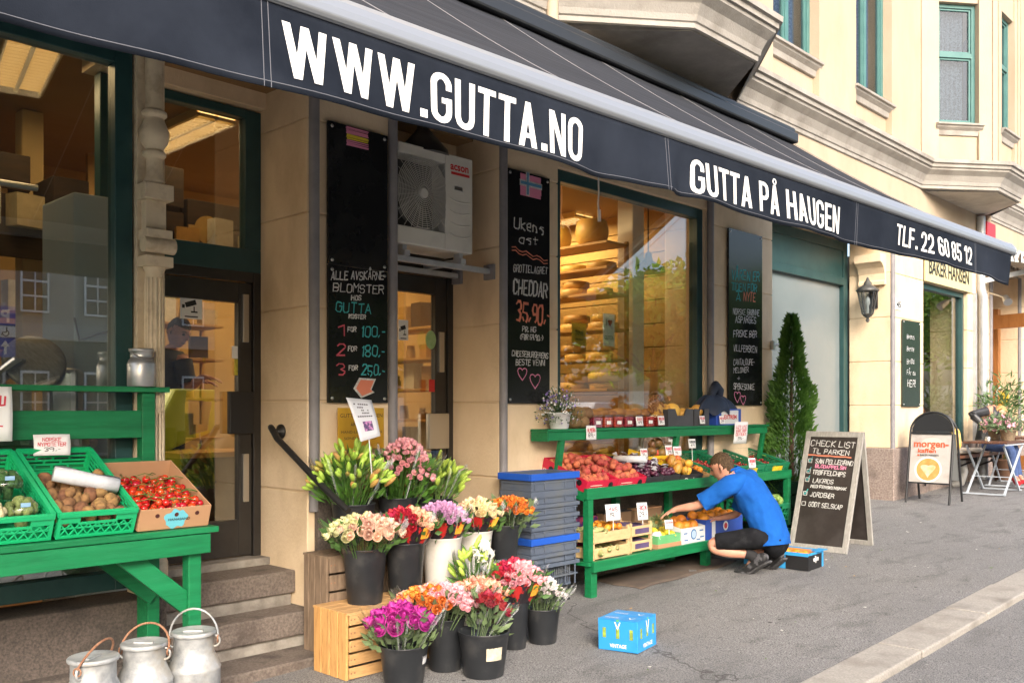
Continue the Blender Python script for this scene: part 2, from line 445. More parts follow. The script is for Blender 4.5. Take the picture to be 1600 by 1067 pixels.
for a, b in ((9.67, 10.83), (11.88, 13.06), (17.9, 19.1), (1.3, 2.5), (3.6, 4.8)):
    window('upper_window', (a, .13), (b, .13), 5.93, 8.2, TEAL_UP, CLEAR, .065, .08, (.5,), (.72,), sill=-.06, lace=True)
for a, b, c, d in bays:
    pts = [(a, 0), (b, -.77), (c, -.77), (d, 0)]
    for j, (p, q) in enumerate(zip(pts, pts[1:])):
        P_, Q_ = Vector(p), Vector(q); dd = (Q_ - P_).normalized(); nn = Vector((dd.y, -dd.x)); k = .30 if j != 1 else .2
        window('bay_window', P_ + dd * k - nn * .10, Q_ - dd * k - nn * .10, 5.93, 7.75, TEAL_UP, CLEAR, .06, .07, (), (.58,), sill=-.06, lace=True)

# shop windows
window('shop_window', (-6, .02), (2.30, .02), .66, 3.72, TEAL, SHOPGLASS, .10, .10, (.5,), (), 0, dark=False)
window('shop_window', (X5, .06), (8.29, .06), 1.0, 3.74, TEAL, SHOPGLASS, .10, .10, (), (), .0, dark=False)
window('shop_window', (X9, .06), (16.15, .06), 1.15, 3.58, TEAL, SHOPGLASS, .08, .10, (), (), .0, dark=False)
for bx_ in ((8.29, 8.30, 0.06, .3, 1, TOP), (X5, 8.39, .02, .3, 3.74, TOP), (8.31, 8.39, .05, .3, 1.0, 3.739), (X9, 16.15, .03, .3, 3.585, TOP), (X1 - .2, X2, .5, .7, 3.75, TOP), (-8, X1 - .2, 0.02, .3, 3.73, TOP), (X3, X4, .5, .7, 3.62, TOP), (X7, X8, .55, .8, TOP - .02, TOP + .1), (X11, X12, .5, .8, 3.62, TOP)):
    m = MB(); m.box(*bx_); m.build('lintel', CREAM, BLD, bevel=.004)
# frosted window in the entrance recess
FROST = mat('frosted_grey_panel', (.165, .20, .21), .22, (.20, .235, .245), .8, spec=.6)
o = window('recess_window', (X7, .62), (X8 - .004, .62), .55, TOP - .03, TEAL, FROST, .13, .12, (), (), 0, dark=False)
m = MB(); m.box(X7 + .13, X8 - .14, .61, .70, 3.45, 3.56); m.box(X7 + .13, X8 - .14, .635, .66, 3.56, TOP - .16); m.build('transom_panel', TEAL, o, bevel=.006)
m = MB(); m.box(X7, X8, .58, .8, -.3, .55); m.build('plinth', PLINTH, BLD)
# doors
def glazed_door(name, x0, x1, y, z0, z1, stile=.10, label=None):
    m = MB(); m.box(x0, x0 + .06, y, y + .1, z0, z1); m.box(x1 - .06, x1, y, y + .1, z0, z1); m.box(x0 + .06, x1 - .06, y, y + .1, z1 - .07, z1)
    fr = m.build(name, DARKFRAME, BLD, bevel=.004)
    a, b, c = x0 + .065, x1 - .065, z1 - .075
    m = MB(); s = stile
    m.box(a, a + s, y + .015, y + .075, z0 + .01, c); m.box(b - s, b, y + .015, y + .075, z0 + .01, c); m.box(a + s, b - s, y + .015, y + .075, z0 + .01, z0 + .26); m.box(a + s, b - s, y + .015, y + .075, c - .14, c)
    m.build('door_leaf', DARKFRAME, fr, bevel=.004)
    m = MB(); m.box(a + s * .8, b - s * .8, y + .04, y + .048, z0 + .2, c - .1); m.build('pane', SHOPGLASS, fr)
    for q in (1.48, .38): m = MB(); m.box(b - s * .75, b - s * .3, y - .004, y + .014, z0 + q, z0 + q + .33); m.build('lock_plate', METAL, fr, bevel=.003)
    m = MB(); m.box(b - s * 1.9, b - s * .05, y - .03, y + .012, z0 + .85, z0 + 1.14); m.build('handle', BLACK if name == 'glass_door' else METAL, fr, bevel=.006)
    return fr
glazed_door('glass_door', 2.34, X2, .57, .655, 2.62)
glazed_door('back_door', X3 - .3, X4, .54, .5, 2.83, .12)
m = MB(); m.box(2.34, X2, .57, .68, 2.62, 2.78); m.box(X2 - .12, X2, .57, .66, 2.78, 3.74); m.box(2.34, 2.40, .57, .66, 2.78, 3.74); m.box(2.4, X2 - .12, .57, .66, 3.68, 3.74)
o = m.build('transom_window', TEAL, BLD, bevel=.005)
m = MB(); m.box(2.4, X2 - .12, .61, .617, 2.78, 3.68); m.build('pane', SHOPGLASS, o)
m = MB(); m.box(X3 - .3, X4, .54, .66, 2.83, 2.95); o = m.build('transom_window', DARKFRAME, BLD)
m = MB(); m.box(X3 - .3, X4 - .25, .58, .60, 2.95, 3.62); m.build('pane', mat('dark_panel', (.03, .028, .025), .4), o)
m = MB(); m.box(X4 - .25, X4, .54, .66, 2.95, 3.62); m.build('wall', CREAM, BLD)
# granite steps
for k, (z, y0) in enumerate(((.605, .13), (.375, -.08), (.15, -.36))):
    m = MB(); x1 = X2 - .002 if k == 0 else X2 + .03 + .3 * (k - 1)
    m.box(2.48, x1, y0, .57 if k == 0 else y0 + .4, z - .15, z); o = m.build('step', STEP, BLD, bevel=.012)
    m = MB(); m.box(2.48, x1 - .02, y0 + .03, y0 + .35, z - .3, z - .15); m.build('riser', CEMENT if k < 2 else STEP, o)
m = MB(); m.box(2.48, X2, .45, .75, .605, .655); m.build('threshold', CEMENT, BLD, bevel=.004)
# ornamented cast iron column beside the door
COLM = mat('cream_iron_paint', (.60, .50, .35), .55, (.66, .56, .41), 8, .1, c3=(.42, .33, .22), sc3=9)
m = MB()
m.box(2.31, 2.475, -.01, .12, .62, 3.74)
cx, cy = 2.395, -.045
m.lathe([(.055, 1.65), (.05, 1.7), (.048, 2.45), (.06, 2.47), (.06, 2.5)], 16, (cx, cy, 0))
for a in range(8):
    t = math.pi + a * math.pi / 7
    m.tube([(cx + .05 * math.cos(t), cy + .05 * math.sin(t), .95), (cx + .05 * math.cos(t), cy + .05 * math.sin(t), 2.42)], .008, 6)
m.lathe([(.075, .62), (.075, .8), (.055, .85), (.05, 1.0)], 16, (cx, cy, 0))
m.box(cx - .08, cx + .08, -.12, 0, 2.48, 2.54)
m.tube([(cx - .09, -.10, 2.60), (cx + .09, -.10, 2.60)], .045, 14)
m.box(cx - .075, cx + .075, -.12, 0, 2.63, 2.69); m.box(cx - .06, cx + .06, -.07, 0, 2.69, 2.86); m.box(cx - .085, cx + .085, -.115, 0, 2.86, 2.95)
m.lathe([(.045, 2.95), (.06, 2.97), (.045, 3.0), (.045, 3.1), (.065, 3.115), (.065, 3.135), (.045, 3.15), (.075, 3.19), (.085, 3.25), (.06, 3.31), (.05, 3.33), (.07, 3.345), (.07, 3.365), (.05, 3.38), (.05, 3.74)], 18, (cx, cy, 0))
m.build('iron_column', COLM, BLD, bevel=.006)
# lamp console, drainpipe and stubs
m = MB()
xb = X8 - .006
pr = [(0, 0), (.06, 0), (.06, .05), (.045, .07), (.05, .16), (.09, .24), (.15, .29), (.2, .31), (.2, .42), (0, .42)]
m.add([(xb - o, .06, 3.42 + z) for o, z in pr] + [(xb - o, .44, 3.42 + z) for o, z in pr], [list(range(10)), list(range(10, 20))[::-1]] + [(i, 10 + i, 10 + (i + 1) % 10, (i + 1) % 10) for i in range(10)])
m.build('console', CREAM, BLD, bevel=.006)
m = MB(); m.tube([(16.62, -.10, .5), (16.62, -.10, 3.55), (16.62, -.06, 3.7), (16.62, -.06, 4.9)], .07, 14)
m.box(16.4, 16.46, -.05, 0, .45, 3.6)
m.build('drainpipe', ZINC, BLD)
for x in (5.80, 16.95): m = MB(); m.tube([(x, -.07, 4.2), (x, -.07, 9.4)], .05, 12); m.build('drainpipe', CREAM_UP, BLD)
# brown wooden door of the bakery
m = MB(); m.box(X11, X12, .55, .60, .5, 3.61); o = m.build('bakery_doorway', CREAM, BLD)
m = MB(); m.M = Matrix.Translation((X12 - .35, .50, 0)) @ Matrix.Rotation(R(75), 4, 'Z') @ Matrix.Translation((-1.0, 0, 0))
m.box(0, .16, 0, .06, .55, 3.4); m.box(.84, 1.0, 0, .06, .55, 3.4); m.box(.16, .84, 0, .06, 3.15, 3.4); m.box(.16, .84, 0, .06, .55, .85)
dl = m.build('wooden_door', BROWNWOOD, BLD, bevel=.006)
m = MB(); m.box(X11 + .02, X12, .42, .5, 3.42, 3.55); m.box(X12 - .14, X12, .30, .5, .5, 3.55); m.build('door_case', BROWNWOOD, BLD, bevel=.006)

# ---------------------------------------------------------------- interior of the shop
m = MB(); m.box(-7, 8.45, .3, 4.6, .3, .45); m.build('shop_floor', WOODFLOOR, BLD)
m = MB(); m.box(-7, 8.45, .3, 4.6, 3.86, 3.95); m.build('shop_ceiling', mat('brown_ceiling', (.30, .19, .09), .8, (.26, .16, .07), 2), BLD)
m = MB(); m.box(-7, 8.6, 3.6, 3.75, .45, 3.86); m.box(-7, -6.9, .3, 3.6, .45, 3.86); m.build('interior_wall', OCHRE, BLD)
m = MB()
for k in range(12): m.box(8.42, 8.45 , .17, 3.6, .8 + k * .26, .8 + k * .26 + .25)
m.box(8.45, 8.47, .17, 3.6, .45, 3.86)
m.build('panelled_wall', PLANKY, BLD, bevel=.006)
m = MB(); m.box(7.75, 7.95, .55, .75, .45, 3.86); m.build('interior_post', WHITE, BLD, bevel=.01)
m = MB(); m.box(X9 - .5, 17.2, 2.2, 2.3, .3, 4); m.box(X9 - .5, X9 - .4, .3, 2.2, .3, 4); m.box(17.2, 17.3, .3, 2.2, .3, 4); m.box(X9 - .5, 17.2, .3, 2.2, .3, .6); m.box(X9 - .5, 17.2, .3, 2.2, 3.5, 3.6)
m.build('bakery_interior', mat('dark_bakery_wall', (.10, .075, .05), .8), BLD)
m = MB(); m.box(X3 - 1, X2 + .05, 2.9, 2.95, .45, 3.86); m.build('interior_wall', OCHRE, BLD)

# ---------------------------------------------------------------- awning
AW0, AW1 = -2.2, 9.63
PB = 2.74 - D
def barz(x): return 3.035 + .0155 * (x - 2.92)
FAB = mat('charcoal_awning_cloth', (.009, .012, .019), .85, (.015, .019, .028), 3, .12, 220, c3=(.024, .030, .044), sc3=.9, spec=.08)
FABTOP = mat('grey_awning_top', (.022, .024, .030), .85, (.037, .040, .048), 3, .1, 200, stretch=(.15, 5, 5), spec=.15)
BARM = mat('white_aluminium', (.26, .28, .31), .36, metal=.3)
AWN = thing('shop_awning', 'long charcoal fabric awning with white shop web address and phone number over the shop front', 'awning')
m = MB()
def top_fn(u, v):
    x = AW0 + (AW1 - AW0) * u; y = -.22 + (PB + .10 + .22) * v; z = 4.66 + (barz(x) + .115 - 4.66) * v - .05 * math.sin(math.pi * v)
    return (x, y, z + .004 * math.sin(x * 5.2))
m.grid(top_fn, 100, 14)
m.build('canopy', FABTOP, AWN)
m = MB()
for x in [AW0 + .05 + 1.19 * k for k in range(11)]:
    m.tube([top_fn((x - AW0) / (AW1 - AW0), v / 10) for v in range(11)], .004, 4, False)
m.build('canopy_seam', mat('pale_seam', (.20, .20, .21), .8), AWN)
m = MB()
prof = [(.02, -.0), (-.045, .002), (-.06, .02), (-.058, .05), (-.04, .085), (-.01, .115), (.04, .13), (.09, .125), (.09, 0)]
n = len(prof)
m.add([(AW0, PB + a, barz(AW0) + b) for a, b in prof] + [(AW1 + .06, PB + a, barz(AW1) + b) for a, b in prof],
      [(i, (i + 1) % n, n + (i + 1) % n, n + i)[::-1] for i in range(n)] + [list(range(n))[::-1], list(range(n, 2 * n))])
m.build('front_bar', BARM, AWN, bevel=.006)
seams = (-.35, 1.63, 3.93, 6.2, 8.6)
def val_y(x, t):                     # t 0 top, 1 bottom: gentle drape
    w = .020 * math.sin(x * 2.1 + .5) + .014 * math.sin(x * 5.3 + 1) + .007 * math.sin(x * 11.7 + 2 * math.sin(x))
    for s in seams:
        q = (x - s) / .16
        w += -.028 * math.exp(-q * q) * (1.6 if s == 3.93 else .4)
    w += .040 * math.exp(-((x - 4.08) / .09) ** 2) - .022 * math.exp(-((x - 3.62) / .16) ** 2) + .018 * math.exp(-((x - 3.42) / .10) ** 2) - .02 * math.exp(-((x - 6.55) / .12) ** 2) + .015 * math.exp(-((x - .9) / .2) ** 2)
    return PB - .03 + w * t
def val_z(x, t):
    return barz(x) + .004 - (.285 + .010 * math.sin(x * 1.3 + .4) + .006 * math.sin(x * 4.1)) * t
m = MB()
m.grid(lambda u, v: (AW0 + (AW1 - AW0) * u, val_y(AW0 + (AW1 - AW0) * u, 1 - v), val_z(AW0 + (AW1 - AW0) * u, 1 - v)), 460, 10)
VAL = m.build('valance', FAB, AWN)
so = VAL.modifiers.new('solid', 'SOLIDIFY'); so.thickness = .004; so.offset = 1
m = MB()
HEM = mat('hem_thread', (.10, .105, .125), .8)
for t in (.93,):
    m.tube([(x * .05, val_y(x * .05, t) - .0035, val_z(x * .05, t)) for x in range(int(AW0 * 20), int(AW1 * 20))], .0022, 4, False)
for s in seams:
    for e in (-.012, .012):
        m.tube([(s + e, val_y(s + e, k / 8) - .0035, val_z(s + e, k / 8)) for k in range(9)], .002, 4, False)
m.build('stitching', HEM, VAL)
m = MB(); m.box(AW0, 9.62, -.30, -.02, 4.70, 4.80); m.box(AW0, 9.62, -.34, -.26, 4.62, 4.735); m.build('cassette', mat('dark_cassette', (.022, .024, .027), .35), AWN, bevel=.02)
m = MB()
for x in (-.6, 4.5, 9.3): m.beam((x, -.1, 4.5), (x + .02, PB + .12, barz(x) + .06), .05, .07)
m.build('folding_arm', ZINC, AWN, bevel=.01)

def text_mesh(body, size=1.0, bold=0.0, xs=1.0, align='LEFT', sp=1.0):
    cu = bpy.data.curves.new('lettering', 'FONT'); cu.body = body; cu.size = size; cu.offset = bold; cu.align_x = align; cu.space_character = sp; cu.resolution_u = 3
    o = bpy.data.objects.new('lettering', cu); COL.objects.link(o)
    dg = bpy.context.evaluated_depsgraph_get(); dg.update()
    me = o.evaluated_get(dg).to_mesh()
    vs = [(v.co.x * xs, v.co.y) for v in me.vertices]; fs = [list(p.vertices) for p in me.polygons]
    o.evaluated_get(dg).to_mesh_clear()
    bpy.data.objects.remove(o); bpy.data.curves.remove(cu)
    return vs, fs
def subdiv(vs, fs, L_):             # split long edges so letters can follow folds
    import bmesh
    bm = bmesh.new(); bv = [bm.verts.new((x, y, 0)) for x, y in vs]
    for f in fs:
        try: bm.faces.new([bv[i] for i in f])
        except ValueError: pass
    bmesh.ops.triangulate(bm, faces=bm.faces)
    for _ in range(4):
        ed = [e for e in bm.edges if e.calc_length() > L_]
        if not ed: break
        bmesh.ops.subdivide_edges(bm, edges=ed, cuts=1)
        bmesh.ops.triangulate(bm, faces=bm.faces)
    out = [(v.co.x, v.co.y) for v in bm.verts]
    bm.verts.index_update()
    fo = [[v.index for v in f.verts] for f in bm.faces]
    bm.free(); return out, fo
def fit_text(body, w, h, bold=.02, sp=1.0):
    """letters scaled to a box w x h measured on the capitals"""
    vs, fs = text_mesh(body, 1, bold, 1, sp=sp)
    x0 = min(v[0] for v in vs); x1 = max(v[0] for v in vs)
    cv, _ = text_mesh('H', 1, bold); y0 = min(v[1] for v in cv); y1 = max(v[1] for v in cv)
    return [((x - x0) * w / (x1 - x0), (y - y0) * h / (y1 - y0)) for x, y in vs], fs
LETTER = mat('white_lettering', (.80, .80, .78), .6)
# condensed bold sign letters, drawn from stems, slanted strokes and round bowls
def glyphs():
    S, T = .148, .125
    rect = lambda a, b, c, d: [[(a, c), (b, c), (b, d), (a, d)]]
    slab = lambda xt, xb, y0=0, y1=1, s=S: [[(xb, y0), (xb + s, y0), (xt + s, y1), (xt, y1)]]
    def thick(pts, w=None, closed=False):
        P_ = [Vector((x, y)) for k, (x, y) in enumerate(pts) if not k or (Vector((x, y)) - Vector(pts[k - 1])).length > 1e-4]
        if closed and (P_[0] - P_[-1]).length < 1e-4: P_.pop()
        n = len(P_); out = []; L_ = []
        for i, p in enumerate(P_):
            a = P_[i - 1] if (i or closed) else None; b = P_[(i + 1) % n] if (i < n - 1 or closed) else None
            ns = [Vector((-(q - r_).y, (q - r_).x)).normalized() for q, r_ in ((p, a), (b, p)) if q is not None and r_ is not None]
            nn = sum(ns, Vector((0, 0))).normalized(); k = 1 / max(.5, nn.dot(ns[0])); h = (S if abs(nn.x) > .7 else T + (S - T) * abs(nn.x)) / 2
            L_.append((p + nn * h * k, p - nn * h * k))
        for i in range(n if closed else n - 1):
            a, b = L_[i], L_[(i + 1) % n]; out.append([tuple(a[0]), tuple(a[1]), tuple(b[1]), tuple(b[0])])
        return out
    def rr(w, y0, y1, corners):         # way points of a rounded box, as (x,y,round?)
        pts = []; x0, x1 = S / 2, w - S / 2; a, b = y0 + T / 2, y1 - T / 2; r_ = min((x1 - x0) / 2, (b - a) / 2)
        C_ = {'tl': (x0 + r_, b - r_, 90, 180), 'bl': (x0 + r_, a + r_, 180, 270), 'br': (x1 - r_, a + r_, 270, 360), 'tr': (x1 - r_, b - r_, 0, 90)}
        for c in corners:
            if isinstance(c, tuple): pts.append(c); continue
            rev = c.endswith('-'); cx_, cy_, p, q = C_[c.strip('-')]
            for k in range(7):
                t = R(p + (q - p) * ((6 - k) if rev else k) / 6); pts.append((cx_ + r_ * math.cos(t), cy_ + r_ * math.sin(t)))
        return pts
    w = .52; Gd = {}
    Gd['W'] = (.86, slab(0, .155) + slab(.34, .155) + slab(.34, .52) + slab(.68, .52))
    Gd['.'] = (.17, rect(0, .17, 0, .165)); Gd['T'] = (.48, rect(0, .48, 1 - T, 1) + rect(.24 - S / 2, .24 + S / 2, 0, 1 - T))
    Gd['N'] = (w, rect(0, S * .9, 0, 1) + rect(w - S * .9, w, 0, 1) + slab(S * .1, w - S * 1.1)); Gd['H'] = (w, rect(0, S, 0, 1) + rect(w - S, w, 0, 1) + rect(S, w - S, .5 - T / 2, .5 + T / 2))
    Gd['E'] = (.44, rect(0, S, 0, 1) + rect(S, .44, 0, T) + rect(S, .44, 1 - T, 1) + rect(S, .40, .5 - T / 2, .5 + T / 2)); Gd['F'] = (.44, rect(0, S, 0, 1) + rect(S, .44, 1 - T, 1) + rect(S, .40, .5 - T / 2, .5 + T / 2)); Gd['L'] = (.42, rect(0, S, 0, 1) + rect(S, .42, 0, T))
    A_ = slab(.18, 0) + slab(.18, .36) + rect(.13, .41, .2, .2 + T * .85); Gd['A'] = (.545, A_)
    ring = lambda cx_, cy_, r_, s: [[(cx_ + a * math.cos(t), cy_ + a * math.sin(t)) for a, t in ((r_, R(20 * k)), (r_, R(20 * k + 20)), (r_ - s, R(20 * k + 20)), (r_ - s, R(20 * k)))] for k in range(18)]
    Gd['Å'] = (.545, A_ + ring(.27, 1.13, .11, .055))
    O_ = thick(rr(w, -.01, 1.01, ['tl', 'bl', 'br', 'tr']), closed=True); Gd['O'] = (w, O_); Gd['0'] = (.5, thick(rr(.5, -.01, 1.01, ['tl', 'bl', 'br', 'tr']), closed=True))
    Gd['U'] = (w, thick([(S / 2, 1)] + rr(w, -.01, 1, ['bl', 'br']) + [(w - S / 2, 1)]))
    Gd['G'] = (w, thick([(w - S / 2, .68)] + rr(w, -.01, 1.01, ['tr', 'tl', 'bl', 'br']) + [(w - S / 2, .52)]) + rect(.27, w, .40, .40 + T * .9))
    Gd['P'] = (.50, rect(0, S, 0, 1) + thick([(S * .9, 1 - T / 2)] + rr(.50, .40, 1, ['tr-', 'br-']) + [(S * .9, .40 + T / 2)]))
    Gd['2'] = (.5, thick([(S / 2, .68)] + rr(.5, .4, 1.01, ['tl-', 'tr-']) + [(.5 - S / 2, .62), (.36, .42), (.12, .15)]) + rect(0, .5, 0, T))
    Gd['6'] = (.5, thick(rr(.5, -.01, .62, ['tl', 'bl', 'br', 'tr']), closed=True) + thick([(S / 2, .4)] + rr(.5, .3, 1.01, ['tl-', 'tr-']) + [(.5 - S / 2, .74)]))
    Gd['8'] = (.5, thick(rr(.5, -.01, .58, ['tl', 'bl', 'br', 'tr']), closed=True) + thick(rr(.5, .44, 1.01, ['tl', 'bl', 'br', 'tr']), closed=True))
    Gd['5'] = (.5, rect(.02, .48, 1 - T, 1) + rect(.02, .02 + S, .45, 1 - T) + thick([(S * .6, .52)] + rr(.5, -.01, .64, ['tr-', 'br-', 'bl-']) + [(S / 2, .28)]))
    Gd['1'] = (.33, rect(.33 - S, .33, 0, 1) + [[(0, .70), (.15, .70), (.15, .84), (0, .84)]] + slab(.12, .0, .80, 1, .12))
    return Gd
GLY = glyphs()
def sign_text(body, w, h):
    out = []; x = 0
    for ch in body:
        if ch == ' ': x += .26; continue
        wd, polys = GLY[ch]; out += [[(x + a, b) for a, b in p] for p in polys]; x += wd + .085
    x -= .085
    return [[(a * w / x, b * h) for a, b in p] for p in out]
m = MB()
for body, xa, xb_, zt, zb_ in (('WWW.GUTTA.NO', 1.69, 3.27, 2.965, 2.775), ('GUTTA PÅ HAUGEN', 4.15, 5.93, 2.985, 2.81), ('TLF. 22 60 85 12', 6.89, 8.5, 3.04, 2.89)):
    for i, poly in enumerate(sign_text(body, xb_ - xa, zt - zb_)):
        vs, fs = subdiv(poly, [list(range(len(poly)))], .045)
        out = []
        for x, y in vs:
            X = xa + x; z = zb_ + .013 * (X - xa) + y; t = (barz(X) - z) / .285
            out.append((X, val_y(X, t) - .0068 - .0004 * (i % 4), z))
        m.add(out, fs)
m.build('lettering', LETTER, VAL)
# ---------------------------------------------------------------- hand lettering
GL = {'A': '002640 1232', 'B': '0006 063645443303 033342413000', 'C': '4536160501103041', 'D': '00062645412000', 'E': '46060040 0333', 'F': '460600 0333',
      'G': '453616050110304143 4323', 'H': '0006 4640 0343', 'I': '2026', 'J': '3631201001', 'K': '0006 460340', 'L': '060040', 'M': '0006234640', 'N': '00064046',
      'O': '163645413010010516', 'P': '00063645443303', 'R': '00063645443303 2340', 'S': '453616050413334241301001', 'T': '0646 2620', 'U': '060110304146', 'V': '062046',
      'W': '0610233046', 'X': '0046 0640', 'Y': '0623 462320', 'Z': '06460040', 'Å': '002640 1232 2718293827', 'Ø': '163645413010010516 0046', 'Æ': '0026 4626 2620 2040 2343 1222',
      '0': '163645413010010516', '1': '152620', '2': '0516364544 440040', '3': '051636454423 2342413010', '4': '30360242', '5': '46060333424130 1001', '6': '4536160501103041423303',
      '7': '064610', '8': '163645443313040516 133342413010010213', '9': '433313040516364541 4130', '.': '1011', ',': '2110', '-': '1333', ':': '1112 1415', '!': '2622 2021', '+': '2125 0343',
      '(': '36141230', ')': '16343210', 'n': '0004 0314334030', 'e': '0232341403011030', 'o': '1434331 0'.replace(' ', '') + '', 'k': '0006 3402 0230', 's': '34140313323020', 't': '1511 1020 0434',
      'u': '0401102034 3430', 'y': '0412 3400', 'r': '0004 031434', 'b': '0006 0314343 1'.replace(' ', '') + '', 'd': '3630 330402011030', 'a': '3430 331403011030', 'f': '3616 1610 0434'}
GL['o'] = '143433301001031 4'.replace(' ', ''); GL['b'] = '0006 0314343 01000'.replace('3 0', '30')
def strokes(txt):
    out = []; x = 0
    for ch in txt:
        if ch == ' ': x += 3; continue
        q = GL.get(ch) or GL.get(ch.upper())
        if not q: x += 3; continue
        mx = 0; mn = min(int(c) for pl in q.split() for c in pl[::2])
        for pl in q.split():
            pts = [(int(pl[i]) - mn, int(pl[i + 1])) for i in range(0, len(pl) - 1, 2)]
            mx = max(mx, max(p[0] for p in pts)); out.append([(x + a, b) for a, b in pts])
        x += mx + 1.6
    return out, max(x - 1.6, 1)
cr = random.Random(5)
def ribbon(m, pts, w, y0=-.001):
    pts = [Vector((p[0], 0, p[1])) for p in pts]
    for i, (a, b) in enumerate(zip(pts, pts[1:])):
        d = b - a
        if d.length < 1e-6: continue
        d.normalize(); n = Vector((-d.z, 0, d.x)) * (w / 2) * cr.uniform(.65, 1.25); e = d * w * .35
        yy = Vector((0, y0 - .00006 * (i % 5) - .00003 * cr.random(), 0))
        m.add([a - e - n + yy, b + e - n + yy, b + e + n + yy, a - e + n + yy], [(0, 1, 2, 3)])
def chalk(m, txt, x, z, w, h, lw=None, tilt=0, jit=.5):
    """writes txt into a box: left end x, base line z, width w, capital height h (local plane, facing -Y)"""
    st, tw = strokes(txt)
    lw = lw or h * .11
    for pl in st:
        ox, oy = cr.uniform(-jit, jit) * .6, cr.uniform(-jit, jit) * .8
        q = [((a + ox + cr.uniform(-jit, jit) * .4) * w / tw, (b + oy + cr.uniform(-jit, jit) * .4) * h / 6) for a, b in pl]
        ribbon(m, [(x + a + b * .08, z + b + a * tilt) for a, b in q], lw)
def heart(m, x, z, s, lw):
    ribbon(m, [(x + s * .9 * math.sin(t) ** 3, z + s * (.8 * math.cos(t) - .3 * math.cos(2 * t) - .12 * math.cos(3 * t))) for t in [i * math.pi / 10 for i in range(21)]], lw)
CHW = mat('white_chalk_ink', (.62, .62, .60), .9, (.40, .40, .39), 60)
CHT = mat('teal_chalk_ink', (.05, .42, .42), .9, (.04, .30, .32), 60)
CHR = mat('red_chalk_ink', (.62, .10, .14), .9, (.45, .07, .10), 60)
CHP = mat('pink_chalk_ink', (.65, .22, .35), .9)
CHO = mat('orange_chalk_ink', (.62, .20, .12), .9)
CHY = mat('yellow_chalk_ink', (.70, .55, .04), .9)
CHB = mat('blue_chalk_ink', (.08, .25, .42), .9)
SLATE = mat('glossy_blackboard', (.010, .011, .012), .12, (.016, .017, .018), 4, spec=.45)
INKS = (CHW, CHT, CHR, CHP, CHO, CHY, CHB)
def board(name, label, cat, pxl, pxr, yt, yb, lines, extra=None, p=D - .035, bm=SLATE, th=.02, zt=None, zb=None, screws=True):
    a, b = FX(pxl, p), FX(pxr, p)
    zt = zt or ZP(pxl, yt, p); zb = zb or ZP(pxl, yb, p)
    t = thing(name, label, cat, (a, p - D, zb))
    m = MB(); m.box(0, b - a, 0, th, 0, zt - zb); m.build('panel', bm, t, bevel=.002)
    m = MB()
    for col, txt, x0, y0, x1, y1, hp in lines:
        A = W(x0, y0, p); B = W(x1, y1, p); m.mi = INKS.index(col)
        h = hp * depth_of(A) / FPX
        chalk(m, txt, A.x - a, A.z - zb, B.x - A.x, h, max(.0075, h * .13), (B.z - A.z) / max(.01, B.x - A.x))
    if extra: extra(m, lambda x, y: (FX(x, p) - a, ZP(x, y, p) - zb))
    if m.v: m.build('chalk_writing', list(INKS), t)
    if screws:
        for sx in (.03, b - a - .03):
            for sz in (.03, zt - zb - .03):
                m = MB(); m.M = Matrix.Translation((sx, 0, sz)) @ Matrix.Rotation(R(90), 4, 'X'); m.lathe([(.012, 0), (.012, .004), (.006, .007)], 10); m.build('screw', METAL, t)
    return t
def flag(bands):
    def f(m, q):
        for col, x0, y0, x1, y1 in bands:
            m.mi = INKS.index(col); a, b = q(x0, y0), (q(x1, y1)[0], q(x0, y1)[1]); n = 7; h = (a[1] - b[1]) / n
            for k in range(n):
                ribbon(m, [(a[0] + cr.uniform(-.004, .004), b[1] + h * (k + .5)), (b[0] + cr.uniform(-.004, .004), b[1] + h * (k + .5) + cr.uniform(-.003, .003))], h * 1.05)
    return f
zs_ = ZP(514, 413, D - .035)
board('chalkboard', 'tall blank black board with a chalk red and yellow striped flag near its top', 'chalkboard', 513, 606, 188, 0, [], flag([(CHP, 541, 197, 575, 208), (CHY, 542, 208.5, 575, 217), (CHP, 542, 217.5, 575, 227)]), zb=zs_ + .004)
L1 = [(CHW, 'ALLE AVSKÅRNE', 517, 437, 599, 437, 13), (CHW, 'BLOMSTER', 521, 455, 599, 459, 13), (CHW, 'HOS', 549, 469, 564, 469, 7), (CHT, 'GUTTA', 525, 486, 579, 490, 15), (CHW, 'KOSTER', 545, 497, 571, 498, 6)]
for k, (n_, pr) in enumerate((('1', '100,-'), ('2', '180,-'), ('3', '250,-'))):
    y = 525 + 30 * k
    L1 += [(CHR, n_, 526, y, 538, y, 17), (CHW, 'FOR', 543 + k, y - 7, 556 + k, y - 7, 7), (CHT, pr, 565, y + 1, 600, y + 2, 16)]
def arrow(m, q):
    pts = [(561, 590), (552, 607), (564, 622), (585, 613), (580, 609), (587, 592)]
    poly = [q(*p_) for p_ in pts]; m.mi = 0
    m.add([(a, -.002, b) for a, b in poly], [list(range(len(poly)))])
    m.mi = 4; cx_ = sum(a for a, b in poly) / 6; cz_ = sum(b for a, b in poly) / 6
    m.add([(cx_ + (a - cx_) * .8, -.003, cz_ + (b - cz_) * .8) for a, b in poly], [list(range(len(poly)))])
board('chalkboard', 'black price board offering cut flowers one for 100, two for 180, three for 250', 'chalkboard', 513, 606, 0, 629, L1, arrow, zt=zs_)
